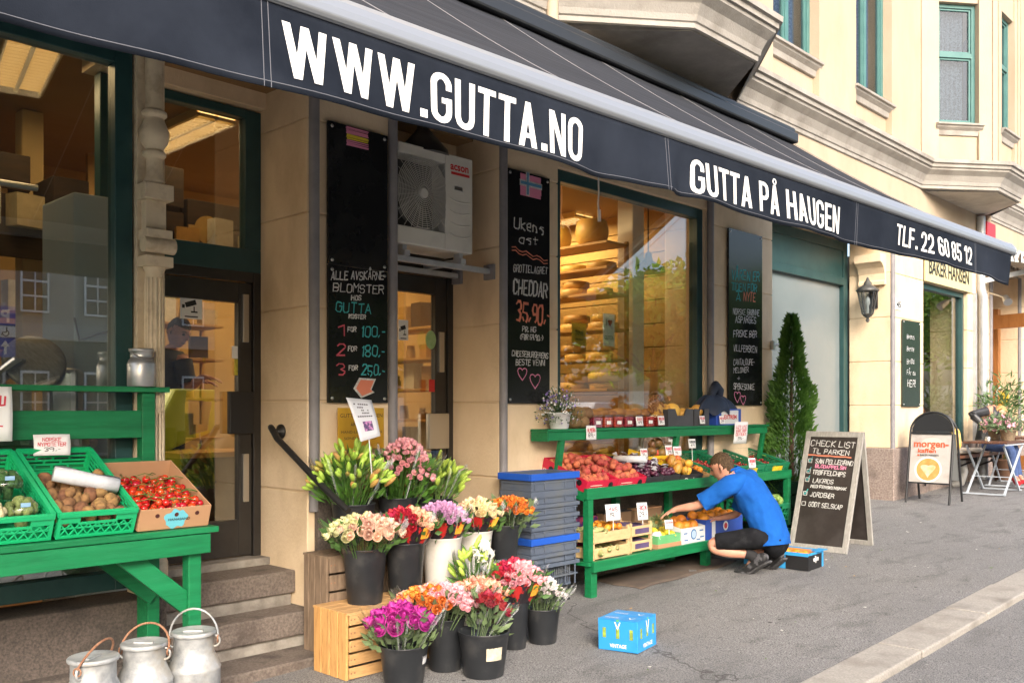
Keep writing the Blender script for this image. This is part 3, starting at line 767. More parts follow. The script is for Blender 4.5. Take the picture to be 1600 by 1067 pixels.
def fl2(m, q):
    flag([(CHP, 814, 271, 844, 304)])(m, q)
    for col, w_, dd in ((CHW, .05, .003), (CHB, .025, .006)):
        m.mi = INKS.index(col)
        a = q(824, 272); b = q(824, 303); c = q(814, 287); d = q(844, 287)
        ribbon(m, [a, b], w_, -.001 - dd); ribbon(m, [(c[0], (a[1] + b[1]) / 2), (d[0], (a[1] + b[1]) / 2)], w_, -.0012 - dd)
    m.mi = 4
    for y in (386, 391): ribbon(m, [(q(800 + 5.5 * k, y)[0], q(800, y)[1] - .006 * k + .012 * math.sin(k * 1.9)) for k in range(11)], .009)
    m.mi = 3
    for x, y, s in ((816, 583, .06), (836, 594, .07)): heart(m, *q(x, y), s, .008)
board('chalkboard', 'narrow black cheese board with a chalk Norwegian flag and cheddar for 35,90', 'chalkboard', 793, 859, 262, 630,
      [(CHW, 'Ukens', 803, 356, 848, 366, 17), (CHW, 'ost', 811, 379, 840, 383, 13), (CHW, 'GROTTELAGRET', 802, 424, 855, 429, 11), (CHW, 'CHEDDAR', 802, 459, 854, 466, 23), (CHO, '35,90,-', 806, 500, 858, 507, 30),
       (CHW, 'PR. HG', 816, 518, 837, 519, 8), (CHW, '(FØR 59,90,-)', 813, 530, 848, 532, 8), (CHW, 'CHEESEBURGERENS', 800, 556, 856, 560, 8.5), (CHW, 'BESTE VENN!', 806, 570, 851, 571, 9)], fl2)
def h3(m, q):
    m.mi = 3
    for x, y, s in ((1152, 619, .07), (1161, 624, .06)): heart(m, *q(x, y), s, .008)
board('chalkboard', 'black spring menu board listing berries and ham on the pier beside the conifer', 'chalkboard', 1139, 1191, 356, 633,
      [(CHT, 'VÅREN ER', 1143, 437, 1186, 439, 15), (CHT, 'TIDEN FOR', 1143, 454, 1182, 456, 12), (CHT, 'Å', 1150, 470, 1156, 470, 12), (CHO, 'NYTE', 1162, 470, 1180, 471, 13), (CHW, 'NORSKE GRØNNE', 1145, 491, 1186, 493, 9),
       (CHW, 'ASPARGES', 1149, 504, 1181, 505, 10), (CHW, 'FRISKE BÆR', 1146, 526, 1182, 527, 10), (CHW, 'VILLFERSKEN', 1146, 548, 1182, 551, 10), (CHW, 'CANTALOUPE-', 1146, 570, 1178, 570, 9), (CHW, 'MELONER', 1146, 582, 1169, 581, 8),
       (CHW, '+', 1152, 594, 1156, 594, 6), (CHW, 'SPEKESKINKE', 1146, 608, 1178, 609, 9)], h3)
GSL = mat('green_slate', (.018, .032, .026), .2, (.024, .04, .033), 4)
board('chalkboard', 'small dark green bakery board beside the house number with five short white lines', 'chalkboard', 1411, 1438, 499, 635,
      [(CHW, 'Byens', 1417, 529, 1428, 530, 7), (CHW, 'Beste', 1417, 548, 1428, 549, 7), (CHW, 'Brød', 1417, 568, 1428, 568, 7), (CHW, 'Får du', 1417, 585, 1430, 586, 7), (CHW, 'HER!', 1418, 603, 1430, 604, 10)], bm=GSL)

# ---------------------------------------------------------------- air conditioner in the alcove
ACW = mat('ivory_enamel', (.60, .59, .54), .4, (.66, .65, .60), 2, c3=(.50, .49, .45), sc3=2)
ac = thing('air_conditioner', 'ivory outdoor air conditioner with round fan grille hanging in the alcove above the back door', 'air conditioner', (4.195, .05, 2.88))
AL, AH = .80, .735
gx0, gx1, gz0, gz1 = .055, .515, .13, .655
m = MB(); m.box(0, gx0, 0, .32, 0, AH); m.box(gx1, AL, 0, .32, 0, AH); m.box(gx0, gx1, 0, .32, 0, gz0); m.box(gx0, gx1, 0, .32, gz1, AH); m.box(gx0, gx1, .16, .32, gz0, gz1)
m.build('casing', ACW, ac, bevel=.008)
m = MB(); m.box(gx0, gx1, .155, .159, gz0, gz1); m.build('fan_well', mat('dark_well', (.05, .05, .048), .7), ac)
m = MB(); gcx, gcz = (gx0 + gx1) / 2, (gz0 + gz1) / 2
for k in range(1, 17):
    r = .035 + .0128 * k
    m.tube([(gcx + min(r, 9) * math.cos(t), -.006 - .02 * (1 - (r / .25) ** 2), gcz + r * 1.14 * math.sin(t)) for t in [i * math.pi / 20 for i in range(41)] if abs(r * math.cos(t)) < .231 and abs(r * 1.14 * math.sin(t)) < .263], .0028, 5, False)
for k in range(32):
    t = k * math.pi / 16; L_ = min(.229 / max(.001, abs(math.cos(t))), .262 / max(.001, abs(math.sin(t))))
    m.tube([(gcx + .035 * math.cos(t), -.012, gcz + .035 * math.sin(t)), (gcx + L_ * math.cos(t), -.004, gcz + L_ * math.sin(t))], .002, 4, False)
m.M = Matrix.Translation((gcx, -.02, gcz)) @ Matrix.Rotation(R(90), 4, 'X'); m.lathe([(.042, -.012), (.042, .004), (.03, .01)], 20); m.M = Matrix()
m.build('fan_grille', mat('pale_wire', (.50, .49, .45), .5), ac)
m = MB()
for k in range(5):
    t = k * 2 * math.pi / 5
    m.grid(lambda u, v: (gcx + (.04 + .16 * v) * math.cos(t + u * .75), .09 + .05 * u, gcz + (.04 + .16 * v) * math.sin(t + u * .75)), 4, 4)
m.build('fan_blade', mat('grey_fan', (.16, .16, .155), .6), ac)
RED = mat('red_logo_ink', (.55, .03, .03), .5)
m = MB()
vs, fs = fit_text('acson', .19, .062, .03); m.add([(x + .565, -.002, AH - .115 + y) for x, y in vs], fs)
m.box(.575, .765, -.002, .001, AH - .148, AH - .128); m.build('logo', RED, ac)
m = MB(); m.box(.61, .69, -.003, .002, .47, .50); m.build('badge', METAL, ac, bevel=.002)
m = MB()
for k in range(4):
    z = .405 - .09 * k
    m.tube([(.56, -.001, z), (.62, -.003, z - .022), (.70, -.003, z - .024), (.765, -.001, z - .008)], .004, 5, False)
m.build('louvre', ACW, ac)
m = MB()
for y in (.02, .40): m.box(-.05, X4 - 4.195 - .004, y, y + .05, -.125, -.085)
m.build('support_bar', ZINC, ac, bevel=.003)
for y in (.02, .40):
    m = MB(); m.box(X4 - 4.195 - .03, X4 - 4.195 - .002, y - .03, y + .08, -.17, -.05); m.build('wall_plate', BEAD, ac, bevel=.003)
m = MB()
for x in (.12, .68): m.box(x, x + .05, 0, .45, -.085, -.045); m.box(x + .005, x + .045, .03, .09, -.045, 0)
m.build('foot_rail', ZINC, ac, bevel=.002)
t = thing('downlight', 'black bell shaped lamp hanging behind the valance above the air conditioner', 'lamp', (4.62, .2, 3.60))
m = MB(); m.lathe([(.20, 0), (.19, .04), (.12, .12), (.05, .2), (.05, .3)], 20); m.build('shade', DARKFRAME, t)

# ---------------------------------------------------------------- lantern, plaques, plates, handrail
t = thing('wall_lantern', 'black six sided wall lantern with clear glass on the cream reveal under a console', 'lantern', (12.80, 5.44 - D, 2.92))
m = MB(); m.lathe([(.012, -.03), (.03, .0), (.015, .03), (.06, .06), (.075, .085)], 12); m.lathe([(.155, .405), (.16, .42), (.10, .47), (.055, .50), (.05, .53), (.03, .55), (.012, .60)], 6)
for k in range(6):
    a = k * math.pi / 3; m.tube([(.07 * math.cos(a), .07 * math.sin(a), .085), (.135 * math.cos(a), .135 * math.sin(a), .405)], .009, 5)
m.build('lantern_frame', mat('weathered_black_iron', (.03, .032, .033), .45, (.09, .09, .085), 9), t)
m = MB(); m.lathe([(.066, .09), (.13, .40)], 6, cap0=False, cap1=False); m.build('pane', CLEAR, t)
m = MB(); m.lathe([(.02, .1), (.02, .2), (.035, .24), (.03, .30), (.01, .33)], 10); m.build('bulb', mat('bulb_glass', (.6, .58, .52), .2), t)
m = MB(); m.tube([(0, 0, .46), (.08, 0, .40), (.2, 0, .30)], .014, 8); m.box(.185, .208, -.06, .06, .18, .42); m.build('wall_arm', BLACK, t)
a = W(1400, 467, D - .012); b = W(1408.5, 485, D - .012)
t = thing('house_number_plate', 'small white house number plate reading 45 on the corner pier', 'number plate', (a.x, -.012, b.z))
m = MB(); m.box(0, b.x - a.x, 0, .01, 0, a.z - b.z); m.build('plate', WHITE, t, bevel=.003)
m = MB(); vs, fs = fit_text('45', (b.x - a.x) * .8, (a.z - b.z) * .62, .03); m.add([(x + (b.x - a.x) * .1, -.002, y + (a.z - b.z) * .2) for x, y in vs], fs); m.build('numerals', BLACK, t)
BRASS = mat('yellow_brass_plate', (.62, .36, .03), .38, (.52, .28, .02), 5, metal=.35)
a = W(521, 637, D - .02); b = W(592.5, 700, D - .02)
t = thing('opening_hours_plaque', 'yellow brass opening hours plaque on the pier, partly hidden by a paper sheet', 'plaque', (a.x, -.075, b.z))
PW, PH = b.x - a.x, a.z - b.z
m = MB(); m.box(0, PW, 0, .012, 0, PH); m.build('plate', BRASS, t, bevel=.003)
m = MB()
for txt, x, z, w, h in (('GUTTA PÅ HAUGEN', .04, .77, .92, .09), ('ÅPNINGSTIDER', .26, .56, .5, .075), ('MAND-LØRD: MORGEN', .06, .39, .88, .06), ('SØNDAG: KVELD', .12, .24, .7, .06)):
    vs, fs = fit_text(txt, PW * w, PH * h, .0); m.add([(q[0] + PW * x, -.0015, q[1] + PH * z) for q in vs], fs)
m.build('engraving', BLACK, t)
t = thing('handrail', 'black iron stair handrail curving down from the door reveal towards the flowers', 'handrail', (3.38, .3, 1.56))
m = MB(); z1 = ZP(438, 674, 5.5) - 1.56
m.tube([(0, 0, z1), (-.03, -.02, z1 + .03), (-.045, -.06, z1 + .02), (-.045, -.12, z1 - .04), (-.02, -.62, z1 - .34), (.0, -.85, z1 - .47)], .021, 10); m.build('rail', BLACK, t)
m = MB(); m.M = Matrix.Translation((.065, 0, z1)) @ Matrix.Rotation(R(-90), 4, 'Y'); m.lathe([(.05, 0), (.05, .012), (.02, .02), (.018, .07)], 16); m.build('wall_rose', BLACK, t)
# bakery signs and awning
t = thing('bakery_sign', 'cream sign board with dark baker lettering above the bakery window', 'sign', (X9 + .02, -.03, 3.59))
m = MB(); m.box(0, X10 - X9 + .1, 0, .028, 0, .52); m.build('panel', mat('cream_sign_panel', (.62, .55, .30), .6), t, bevel=.004)
m = MB(); vs, fs = fit_text('BAKER HANSEN', 1.75, .22, .02); m.add([(x + .12, -.004, y + .12) for x, y in vs], fs); m.build('lettering', BLACK, t)
t = thing('raised_letter_sign', 'raised white capital letters beside a red square on the wall at the far right', 'sign', (16.98, -.06, 4.22))
m = MB(); vs, fs = fit_text('BAKER HANSEN', 4.2, .34, .03); n = len(vs)
m.add([(x + .55, -.06, y) for x, y in vs], fs); m.build('lettering', WHITE, t)
m = MB(); m.add([(x + .60, -.015, y - .03) for x, y in vs], fs); m.build('letter_shadow', mat('letter_side_shadow', (.10, .07, .05), .7), t)  # offset dark copy paints the shadow and dark side edges of the letters
m = MB(); m.box(-.30, .14, -.08, .05, .22, .60); m.build('red_block', mat('red_enamel', (.60, .02, .03), .35), t, bevel=.004)
BEIGE = mat('beige_awning', (.42, .39, .35), .7, (.36, .34, .31), 4)
t = thing('bakery_awning', 'retracted beige bakery awning with a pale front bar at the right edge', 'awning', (16.75, -.2, 4.0))
m = MB(); m.grid(lambda u, v: (6 * u, .2 - .75 * v, .28 - .22 * v - .02 * math.sin(v * 3)), 20, 4); m.build('canopy', BEIGE, t)
m = MB(); m.box(-.05, 6, -.62, -.53, .0, .10); m.build('front_bar', BARM, t, bevel=.01)
m = MB(); m.beam((.1, .15, -.15), (.5, -.55, .02), .05, .08); m.build('folding_arm', ZINC, t)
t = thing('spotlight', 'small silver spotlight under the far corner of the long awning', 'spotlight', (16.9, -.35, 3.55))
m = MB(); m.tube([(0, 0, 0), (-.12, -.08, -.10)], [.05, .07], 12); m.tube([(.0, .0, .0), (.1, .3, .12)], .02, 6); m.build('lamp_head', METAL, t)
# printed sheet above the flowers
t = thing('paper_price_sheet', 'white printed flower price sheet with a purple flower photo leaning over the lilies', 'paper sheet', W(566, 692, 4.72))
A4 = [W(540.5, 621, 4.78), W(580, 625, 4.78), W(594, 681, 4.70), W(563, 690, 4.70)]
o0 = Vector(t.location)
def sheet(u, v):
    a = A4[0].lerp(A4[1], u); b = A4[3].lerp(A4[2], u); q = a.lerp(b, v) - o0
    return q + Vector((0, -.01 * math.sin(v * 3), 0))
PAPER = mat('white_paper', (.66, .68, .74), .7)
m = MB(); m.grid(sheet, 6, 8); m.build('sheet', PAPER, t).modifiers.new('solid', 'SOLIDIFY').thickness = .0015
m = MB()
def on(u, v): return Vector(sheet(u, v)) + Vector((-.002, -.0035, 0))
m.grid(lambda u, v: on(.33 + .42 * u, .56 + .24 * v), 6, 4)
m.build('flower_photo', mat('printed_flowers', (.10, .06, .16), .5, (.55, .25, .50), 40, lo=.48, hi=.52), t)
m = MB()
for v, a, b in ((.12, .2, .8), (.2, .3, .75), (.27, .3, .75), (.34, .3, .75), (.42, .2, .85)):
    for k in range(7):
        if cr.random() < .8:
            u0 = a + (b - a) * k / 7; m.add([on(u0, v), on(u0 + (b - a) / 9, v), on(u0 + (b - a) / 9, v + .035), on(u0, v + .035)], [(3, 2, 1, 0)])
m.build('print', mat('grey_print', (.12, .11, .14), .7), t)
m = MB(); m.tube([on(.5, .9) + Vector((0, .01, 0)), on(.5, 1.5) + Vector((.02, .06, -.12))], .004, 5); m.build('stick', WHITE, t)

# ---------------------------------------------------------------- price cards
CARD = mat('price_card', (.72, .73, .74), .55)
PEN_R = mat('red_marker', (.55, .03, .06), .7); PEN_K = mat('black_marker', (.03, .03, .04), .7)
def price_card(label, pos, w, h, lines, rz=0, lean=12, stick=0, group='handwritten price cards', curl=.0):
    t = thing('price_card', label, 'price card', pos, rz, group)
    t.rotation_euler = (R(-lean), 0, rz)
    m = MB(); m.grid(lambda u, v: (w * (u - .5) + .02 * w * math.sin(v * 3), -curl * math.sin(u * 3.1), h * v), 8, 4)
    m.build('card', CARD, t).modifiers.new('solid', 'SOLIDIFY').thickness = .0015
    m = MB(); n = len(lines)
    for i, (ink, txt, wf) in enumerate(lines):
        m.mi = 0 if ink == 'r' else 1; hh = h * .7 / n
        m.M = Matrix.Translation((0, -.0022 - curl, 0))
        chalk(m, txt, -w * wf / 2, h * .86 - hh * (i + 1) + hh * .15, w * wf, hh * .7, max(.0022, hh * .12))
    if n: m.build('marker_writing', [PEN_R, PEN_K], t)
    if stick:
        m = MB(); m.tube([(0, .004, .02), (0, .02, -stick)], .0035, 5); m.build('stick', WHITE, t)
    return t

# ---------------------------------------------------------------- green display bench at the left
GREEN = mat('green_gloss_paint', (.008, .175, .062), .42, (.005, .12, .042), 5, .22, 26, c3=(.014, .215, .082), sc3=2.5, stretch=(1, 9, 9), spec=.35, rvar=.12)
GREEN_D = GREEN
BX0, BX1, BF, BB, BZ = -.9, 2.40, 4.47 - D, 5.06 - D, 1.065
bench = thing('display_bench', 'green painted wooden display bench with a slatted back under the left window', 'bench', (BX1, BF, g(BX1, BF)))
bl = Vector(bench.location)
def bpart(name, fn, bev=.004):
    m = MB(); m.M = Matrix.Translation(-bl); fn(m); return m.build(name, GREEN, bench, bevel=bev)
bpart('front_board', lambda m: m.box(BX0, BX1 - .02, BF, BF + .04, BZ - .135, BZ - .034))
bpart('bench_top', lambda m: m.box(BX0, BX1 + .02, BF - .012, BB, BZ - .03, BZ))
for x, y, zt in ((BX1 - .12, BF + .045, BZ - .031), (BX0 + .1, BF + .045, BZ - .031), (BX1 - .12, BB - .07, BZ - .031), (BX0 + .1, BB - .07, BZ - .031)):
    bpart('leg', lambda m: m.box(x, x + .07, y, y + .07, g(x, y), zt))
bpart('brace', lambda m: m.beam((BX1 - .10, BF + .02, BZ - .44), (BX1 - .62, BF + .02, BZ - .05), .035, .10, (0, -1, 0)) if 0 else m.beam((BX1 - .09, BF + .085, BZ - .42), (BX1 - .50, BF + .085, BZ - .06), .10, .035, (0, -1, 0)))
bpart('brace', lambda m: m.beam((BX1 - .09, BB - .09, BZ - .42), (BX1 - .50, BB - .09, BZ - .06), .10, .035, (0, -1, 0)))
bpart('end_rail', lambda m: m.box(BX1 - .10, BX1 - .06, BF + .05, BB - .08, BZ - .13, BZ - .035))
for x in (BX1 - .115, 1.36): bpart('post', lambda m: m.box(x, x + .075, BB + (.005 if x > 2 else .03), BB + .075, BZ - .7 if x > 2 else BZ - .2, 1.765))
for z0, z1 in ((1.515, 1.665), (1.265, 1.405)): bpart('back_rail', lambda m: m.box(BX0, BX1 - .117, BB + .002, BB + .028, z0, z1))
bpart('top_rail', lambda m: m.box(BX0, BX1 + .03, BB - .03, BB + .09, 1.767, 1.797))

CRATEG = mat('bright_green_plastic', (.010, .42, .16), .38, (.012, .36, .14), 3, rvar=.05)
CRATED = mat('dark_green_plastic', (.010, .16, .075), .42, (.012, .20, .09), 3)
def slot_wall(m, o, ux, L_, H, th=.008, rows=4, cols=6, base=.02, rim=.022):
    """open-work plastic wall from o along ux, L_ long, H high"""
    M0 = m.M.copy(); m.M = M0 @ frame(o, ux)
    m.box(0, L_, 0, th, 0, base); m.box(0, L_, -.006, th + .006, H - rim, H); m.box(0, .02, 0, th, base, H - rim); m.box(L_ - .02, L_, 0, th, base, H - rim)
    hh = (H - rim - base) / rows
    for r in range(1, rows): m.box(.02, L_ - .02, .0005, th - .0005, base + hh * r - .004, base + hh * r + .004)
    for c in range(1, cols):
        x = .02 + (L_ - .04) * c / cols
        for r in range(rows):
            xo = (.5 if r % 2 else 0) * (L_ - .04) / cols
            m.box(x - xo - .005, x - xo + .005, .001, th - .001, base + hh * r + .004, base + hh * (r + 1) - .004)
    m.M = M0
def lattice_wall(m, o, ux, L_, H, th=.008):
    M0 = m.M.copy(); m.M = M0 @ frame(o, ux)
    m.box(0, L_, 0, th, 0, .014); m.box(0, L_, -.006, th + .006, H - .02, H); m.box(0, .016, 0, th, .014, H - .02); m.box(L_ - .016, L_, 0, th, .014, H - .02)
    m.box(.016, L_ * .27, .001, th, H - .055, H - .02); m.box(L_ * .73, L_ - .016, .001, th, H - .055, H - .02); m.box(L_ * .25, L_ * .75, .001, th, H - .066, H - .055)
    n = 8; w = (L_ - .032) / n
    for k in range(n):
        x = .016 + w * k
        m.beam((x, th / 2, .014), (x + w, th / 2, H - .06), .006, th - .003, (0, 1, 0)); m.beam((x + w, th / 2, .014), (x, th / 2, H - .06), .006, th - .004, (0, 1, 0))
    m.box(.016, L_ - .016, .0015, th - .001, H * .36, H * .36 + .008)
    m.M = M0
def plastic_crate(name, label, w, l, h, loc, tilt, rz, ma, group, mount=None):
    t = thing(name, label, 'crate', loc, 0, group); t.rotation_euler = (tilt, 0, rz)
    m = MB(); lattice_wall(m, (0, 0, 0), (1, 0, 0), w, h); m.build('front_panel', ma, t)
    m = MB(); slot_wall(m, (0, l - .008, 0), (1, 0, 0), w, h, cols=4); m.build('back_panel', ma, t)
    for x in (0.008, w):
        m = MB(); slot_wall(m, (x, 0.009, 0), (0, 1, 0), l - .018, h, cols=9); m.build('side_panel', ma, t)
    m = MB(); m.box(.009, w - .009, .009, l - .009, .003, .009); m.build('crate_floor', ma, t)
    return t
tilt = R(26)
def mx(t): return Matrix.LocRotScale(t.location, t.rotation_euler, None)
c1 = plastic_crate('plastic_crate', 'bright green slotted crate of wrapped broccoli at the left edge of the bench', .365, .64, .135, (1.235, BF + .03, BZ + .005), tilt, 0, CRATEG, 'bright green crates on the bench')
c2 = plastic_crate('plastic_crate', 'bright green slotted crate of brown potatoes on the bench', .365, .64, .135, (1.62, BF + .03, BZ + .005), tilt, 0, CRATEG, 'bright green crates on the bench')
c3_ = plastic_crate('plastic_crate', 'bright green slotted crate cut by the left picture edge', .365, .64, .135, (.85, BF + .03, BZ + .005), tilt, 0, CRATEG, 'bright green crates on the bench')

def scatter(name, label, cat, group, protos, mats, places, rs=(.85, 1.15)):
    """places: world positions; protos: list of meshes shared by all"""
    out = []
    for i, p in enumerate(places):
        me = protos[i % len(protos)]
        o = bpy.data.objects.new(name, me); COL.objects.link(o)
        o.location = p; s = cr.uniform(*rs); o.scale = (s, s, s)
        o.rotation_euler = (cr.uniform(0, 6.3), cr.uniform(0, 6.3), cr.uniform(0, 6.3))
        tag(o, label, cat, group); out.append(o)
    return out
def proto(fn, m_, n=3):
    out = []
    for k in range(n):
        m = MB(); fn(m, k)
        me = bpy.data.meshes.new('produce'); me.from_pydata(m.v, [], m.f)
        for q in (m_ if isinstance(m_, list) else [m_]): me.materials.append(q)
        me.polygons.foreach_set('material_index', m.m); me.polygons.foreach_set('use_smooth', m.sm); out.append(me)
    return out
def fill(t, x0, x1, y0, y1, z, d, jit=.25, skip=0, mound=0, zfn=None):
    """positions inside a crate in its own frame, packed with spacing d"""
    M4 = mx(t); out = []; ny = max(1, int((y1 - y0) / (d * .9))); nx = max(1, int((x1 - x0) / d))
    for j in range(ny):
        for i in range(nx):
            if cr.random() < skip: continue
            x = x0 + (i + .5 + (.25 if j % 2 else -.25)) * (x1 - x0) / nx + cr.uniform(-jit, jit) * d; y = y0 + (j + .5) * (y1 - y0) / ny + cr.uniform(-jit, jit) * d
            x = min(max(x, x0 + d * .3), x1 - d * .3)
            zz = z + cr.uniform(-.2, .35) * d + mound * math.sin(math.pi * (x - x0) / (x1 - x0)) * math.sin(math.pi * (y - y0) / (y1 - y0))
            if zfn: zz += zfn(x, y)
            out.append(M4 @ Vector((x, y, zz)))
    return out
POTATO = mat('earthy_potato_skin', (.26, .135, .055), .85, (.17, .085, .035), 25, .3, 120, rnd=.25, c3=(.10, .05, .025), sc3=30)
pp = proto(lambda m, k: m.ball((0, 0, 0), .033, 12, 9, (1.2, .95, .85), .05), POTATO)
scatter('potato', 'unwashed brown potato heaped in the bright green crate', 'potato', 'potatoes in the green crate', pp, None, fill(c2, .02, .345, .02, .42, .055, .055, zfn=lambda x, y: (.02 if y > .05 else .01)) + fill(c2, .05, .32, .05, .38, .095, .062, skip=.25), (.75, 1.2))
BROC = mat('broccoli_green', (.030, .085, .022), .8, (.06, .14, .04), 60, .8, 90)
CAUL = mat('cauliflower_cream', (.62, .56, .36), .8, (.50, .44, .24), 40, .6, 60)
FILM = glass('cling_film', (.97, .98, .98), 1.45, .08)
def head(name, label, cat, ma, pos, r, wrap=True):
    t = thing(name, label, cat, pos)
    m = MB()
    for k in range(46):
        v = Vector((cr.gauss(0, 1), cr.gauss(0, 1), abs(cr.gauss(0, 1)))).normalized() * r * .72; m.ball(v, r * cr.uniform(.2, .34), 8, 6, wob=.1)
    m.tube([(0, 0, -r * .9), (0, 0, 0)], [r * .35, r * .5], 10)
    m.build('florets', ma, t)
    if wrap:
        m = MB(); m.ball((0, 0, -r * .05), r * 1.12, 18, 12, (1, 1, .9), .05); m.build('film', FILM, t)
        m = MB(); m.box(-r * .3, r * .25, -r * .9, -r * .86, r * .35, r * .6); m.build('sticker', mat('blue_sticker', (.25, .42, .62), .5), t)
    return t
M1 = mx(c1)
head('broccoli', 'film wrapped dark broccoli head, topmost in the left crate', 'broccoli', BROC, M1 @ Vector((.24, .30, .13)), .075)
head('broccoli', 'film wrapped dark broccoli head lying left of the topmost one', 'broccoli', BROC, M1 @ Vector((.12, .24, .11)), .085)
head('broccoli', 'film wrapped pale green head with blue sticker at the front of the crate', 'broccoli', mat('pale_broccoli', (.12, .17, .05), .8, (.20, .24, .08), 50, .7, 80), M1 @ Vector((.26, .12, .09)), .075)
head('cauliflower', 'cream cauliflower at the front left of the broccoli crate', 'cauliflower', CAUL, M1 @ Vector((.12, .09, .09)), .075, False)
BAGROLL = mat('milky_plastic_roll', (.50, .52, .56), .28, (.58, .60, .64), 30, .4, 20)
t = thing('bag_roll', 'roll of milky plastic bags lying on the potatoes', 'bag roll', mx(c2) @ Vector((.20, .25, .165)))
t.rotation_euler = (0, R(14), R(-12))
m = MB(); m.M = Matrix.Rotation(R(90), 4, 'Y'); m.lathe([(.012, -.15), (.036, -.15), (.039, -.05), (.036, .05), (.038, .15), (.012, .15)], 16); m.build('roll', BAGROLL, t)
m = MB(); m.grid(lambda u, v: (-.15 + .3 * u, -.02 + .07 * v, .038 - .03 * v * v + .006 * math.sin(u * 9)), 10, 4); m.build('loose_end', BAGROLL, t)
# tomato carton
KRAFT = mat('brown_cardboard', (.42, .235, .125), .8, (.38, .21, .11), 4, .05)
KRAFT_IN = mat('brown_cardboard_inside', (.36, .20, .10), .85)
def carton(name, label, w, l, h, loc, rot, mats_, group=None, back=None, th=.006):
    """open cardboard tray; mats_ = outer sheet, floor"""
    t = thing(name, label, 'carton', loc, 0, group); t.rotation_euler = rot
    m = MB(); m.box(0, w, 0, th, 0, h); m.build('front_panel', mats_[0], t, bevel=.002)
    m = MB(); m.box(0, w, l - th, l, 0, back or h); m.build('back_panel', mats_[0], t, bevel=.002)
    for x in (0, w - th):
        m = MB(); hb = back or h
        m.add([(x, th, 0), (x + th, th, 0), (x + th, l - th, 0), (x, l - th, 0), (x, th, h), (x + th, th, h), (x + th, l - th, hb), (x, l - th, hb)], [(0, 3, 2, 1), (4, 5, 6, 7), (0, 1, 5, 4), (1, 2, 6, 5), (2, 3, 7, 6), (3, 0, 4, 7)])
        m.build('side_panel', mats_[0], t, bevel=.0015)
    m = MB(); m.box(th, w - th, th, l - th, .002, .008); m.build('carton_floor', mats_[1], t)
    return t
tc = carton('cardboard_carton', 'brown cardboard carton of vine tomatoes at the right end of the bench', .375, .50, .115, (2.005, BF + .03, BZ + .004), (R(19), 0, 0), (KRAFT, KRAFT_IN), back=.17)
m = MB()
for x in (.09, .19, .30): m.M = Matrix.Translation((x, -.001, .078)) @ Matrix.Rotation(R(90), 4, 'X'); m.lathe([(.011, 0), (.011, .002)], 14)
m.build('hand_hole', mat('hole_red_dark', (.06, .012, .01), .8), tc)
m = MB(); poly = [(.14 + .06 * math.cos(a) * (1 + .12 * math.sin(5 * a)), .055 + .05 * math.sin(a) * (1 + .15 * math.cos(7 * a))) for a in [i * math.pi / 20 for i in range(40)]]
m.add([(x + .05, -.0012, y) for x, y in poly], [list(range(40))]); m.build('printed_blot', mat('turquoise_print', (.13, .46, .56), .7), tc)
m = MB(); vs, fs = fit_text('HANASAND', .115, .014, .02); m.add([(x + .15, -.002, y + .045) for x, y in vs], fs); m.build('lettering', BLACK, tc)
TOMATO = mat('glossy_red_tomato', (.46, .016, .010), .14, (.52, .05, .015), 3, rnd=.18, spec=.6)
STEMG = mat('green_stalk', (.07, .14, .025), .7)
def tomato(m, k):
    m.mi = 0; m.ball((0, 0, 0), .021, 14, 10, (1, 1, .92)); m.mi = 1
    for j in range(5):
        a = j * 1.257; m.leaf((0, 0, .019), (math.cos(a), math.sin(a), .12), .016, .006, (0, 0, 1))
tp = proto(tomato, [TOMATO, STEMG], 1)
tos = scatter('tomato', 'small shiny red vine tomato in the brown carton', 'tomato', 'tomatoes in the carton', tp, None, fill(tc, .015, .36, .015, .45, .075, .040, .22, zfn=lambda x, y: .015 * math.sin(y * 9)) + fill(tc, .03, .34, .03, .42, .105, .046, .3, .35), (.85, 1.15))
for o in tos: o.rotation_euler = (cr.gauss(.3, .5), cr.gauss(0, .5), cr.uniform(0, 6))
t = thing('tomato_vine', 'thin green and brown vine stalks among the red tomatoes', 'vine', mx(tc) @ Vector((.19, .22, .14)))
m = MB(); M4 = mx(tc)
for k in range(26):
    p_ = M4 @ Vector((cr.uniform(.03, .34), cr.uniform(.03, .42), .128)) - Vector(t.location); d_ = Vector((cr.uniform(-1, 1), cr.uniform(-1, 1), 0)).normalized() * .05
    m.tube([p_ - d_, p_ + Vector((0, 0, .012)), p_ + d_], .0022, 5)
m.build('stalk', STEMG, t)
price_card('price card with new potatoes at 39 in red and black, stuck in the potato crate', mx(c2) @ Vector((.16, .60, .115)), .17, .11, [('r', 'NORSKE', .5), ('r', 'NYPOTETER', .75), ('k', '39,-', .45)], R(-14), 14, curl=.006)
price_card('large white price card cut by the left picture edge above the bench', Vector((1.485, BB - .08, 1.515)), .20, .27, [('r', 'BROKKOLI', .7), ('k', 'KER', .4), ('r', '-', .5)], R(-10), 5)
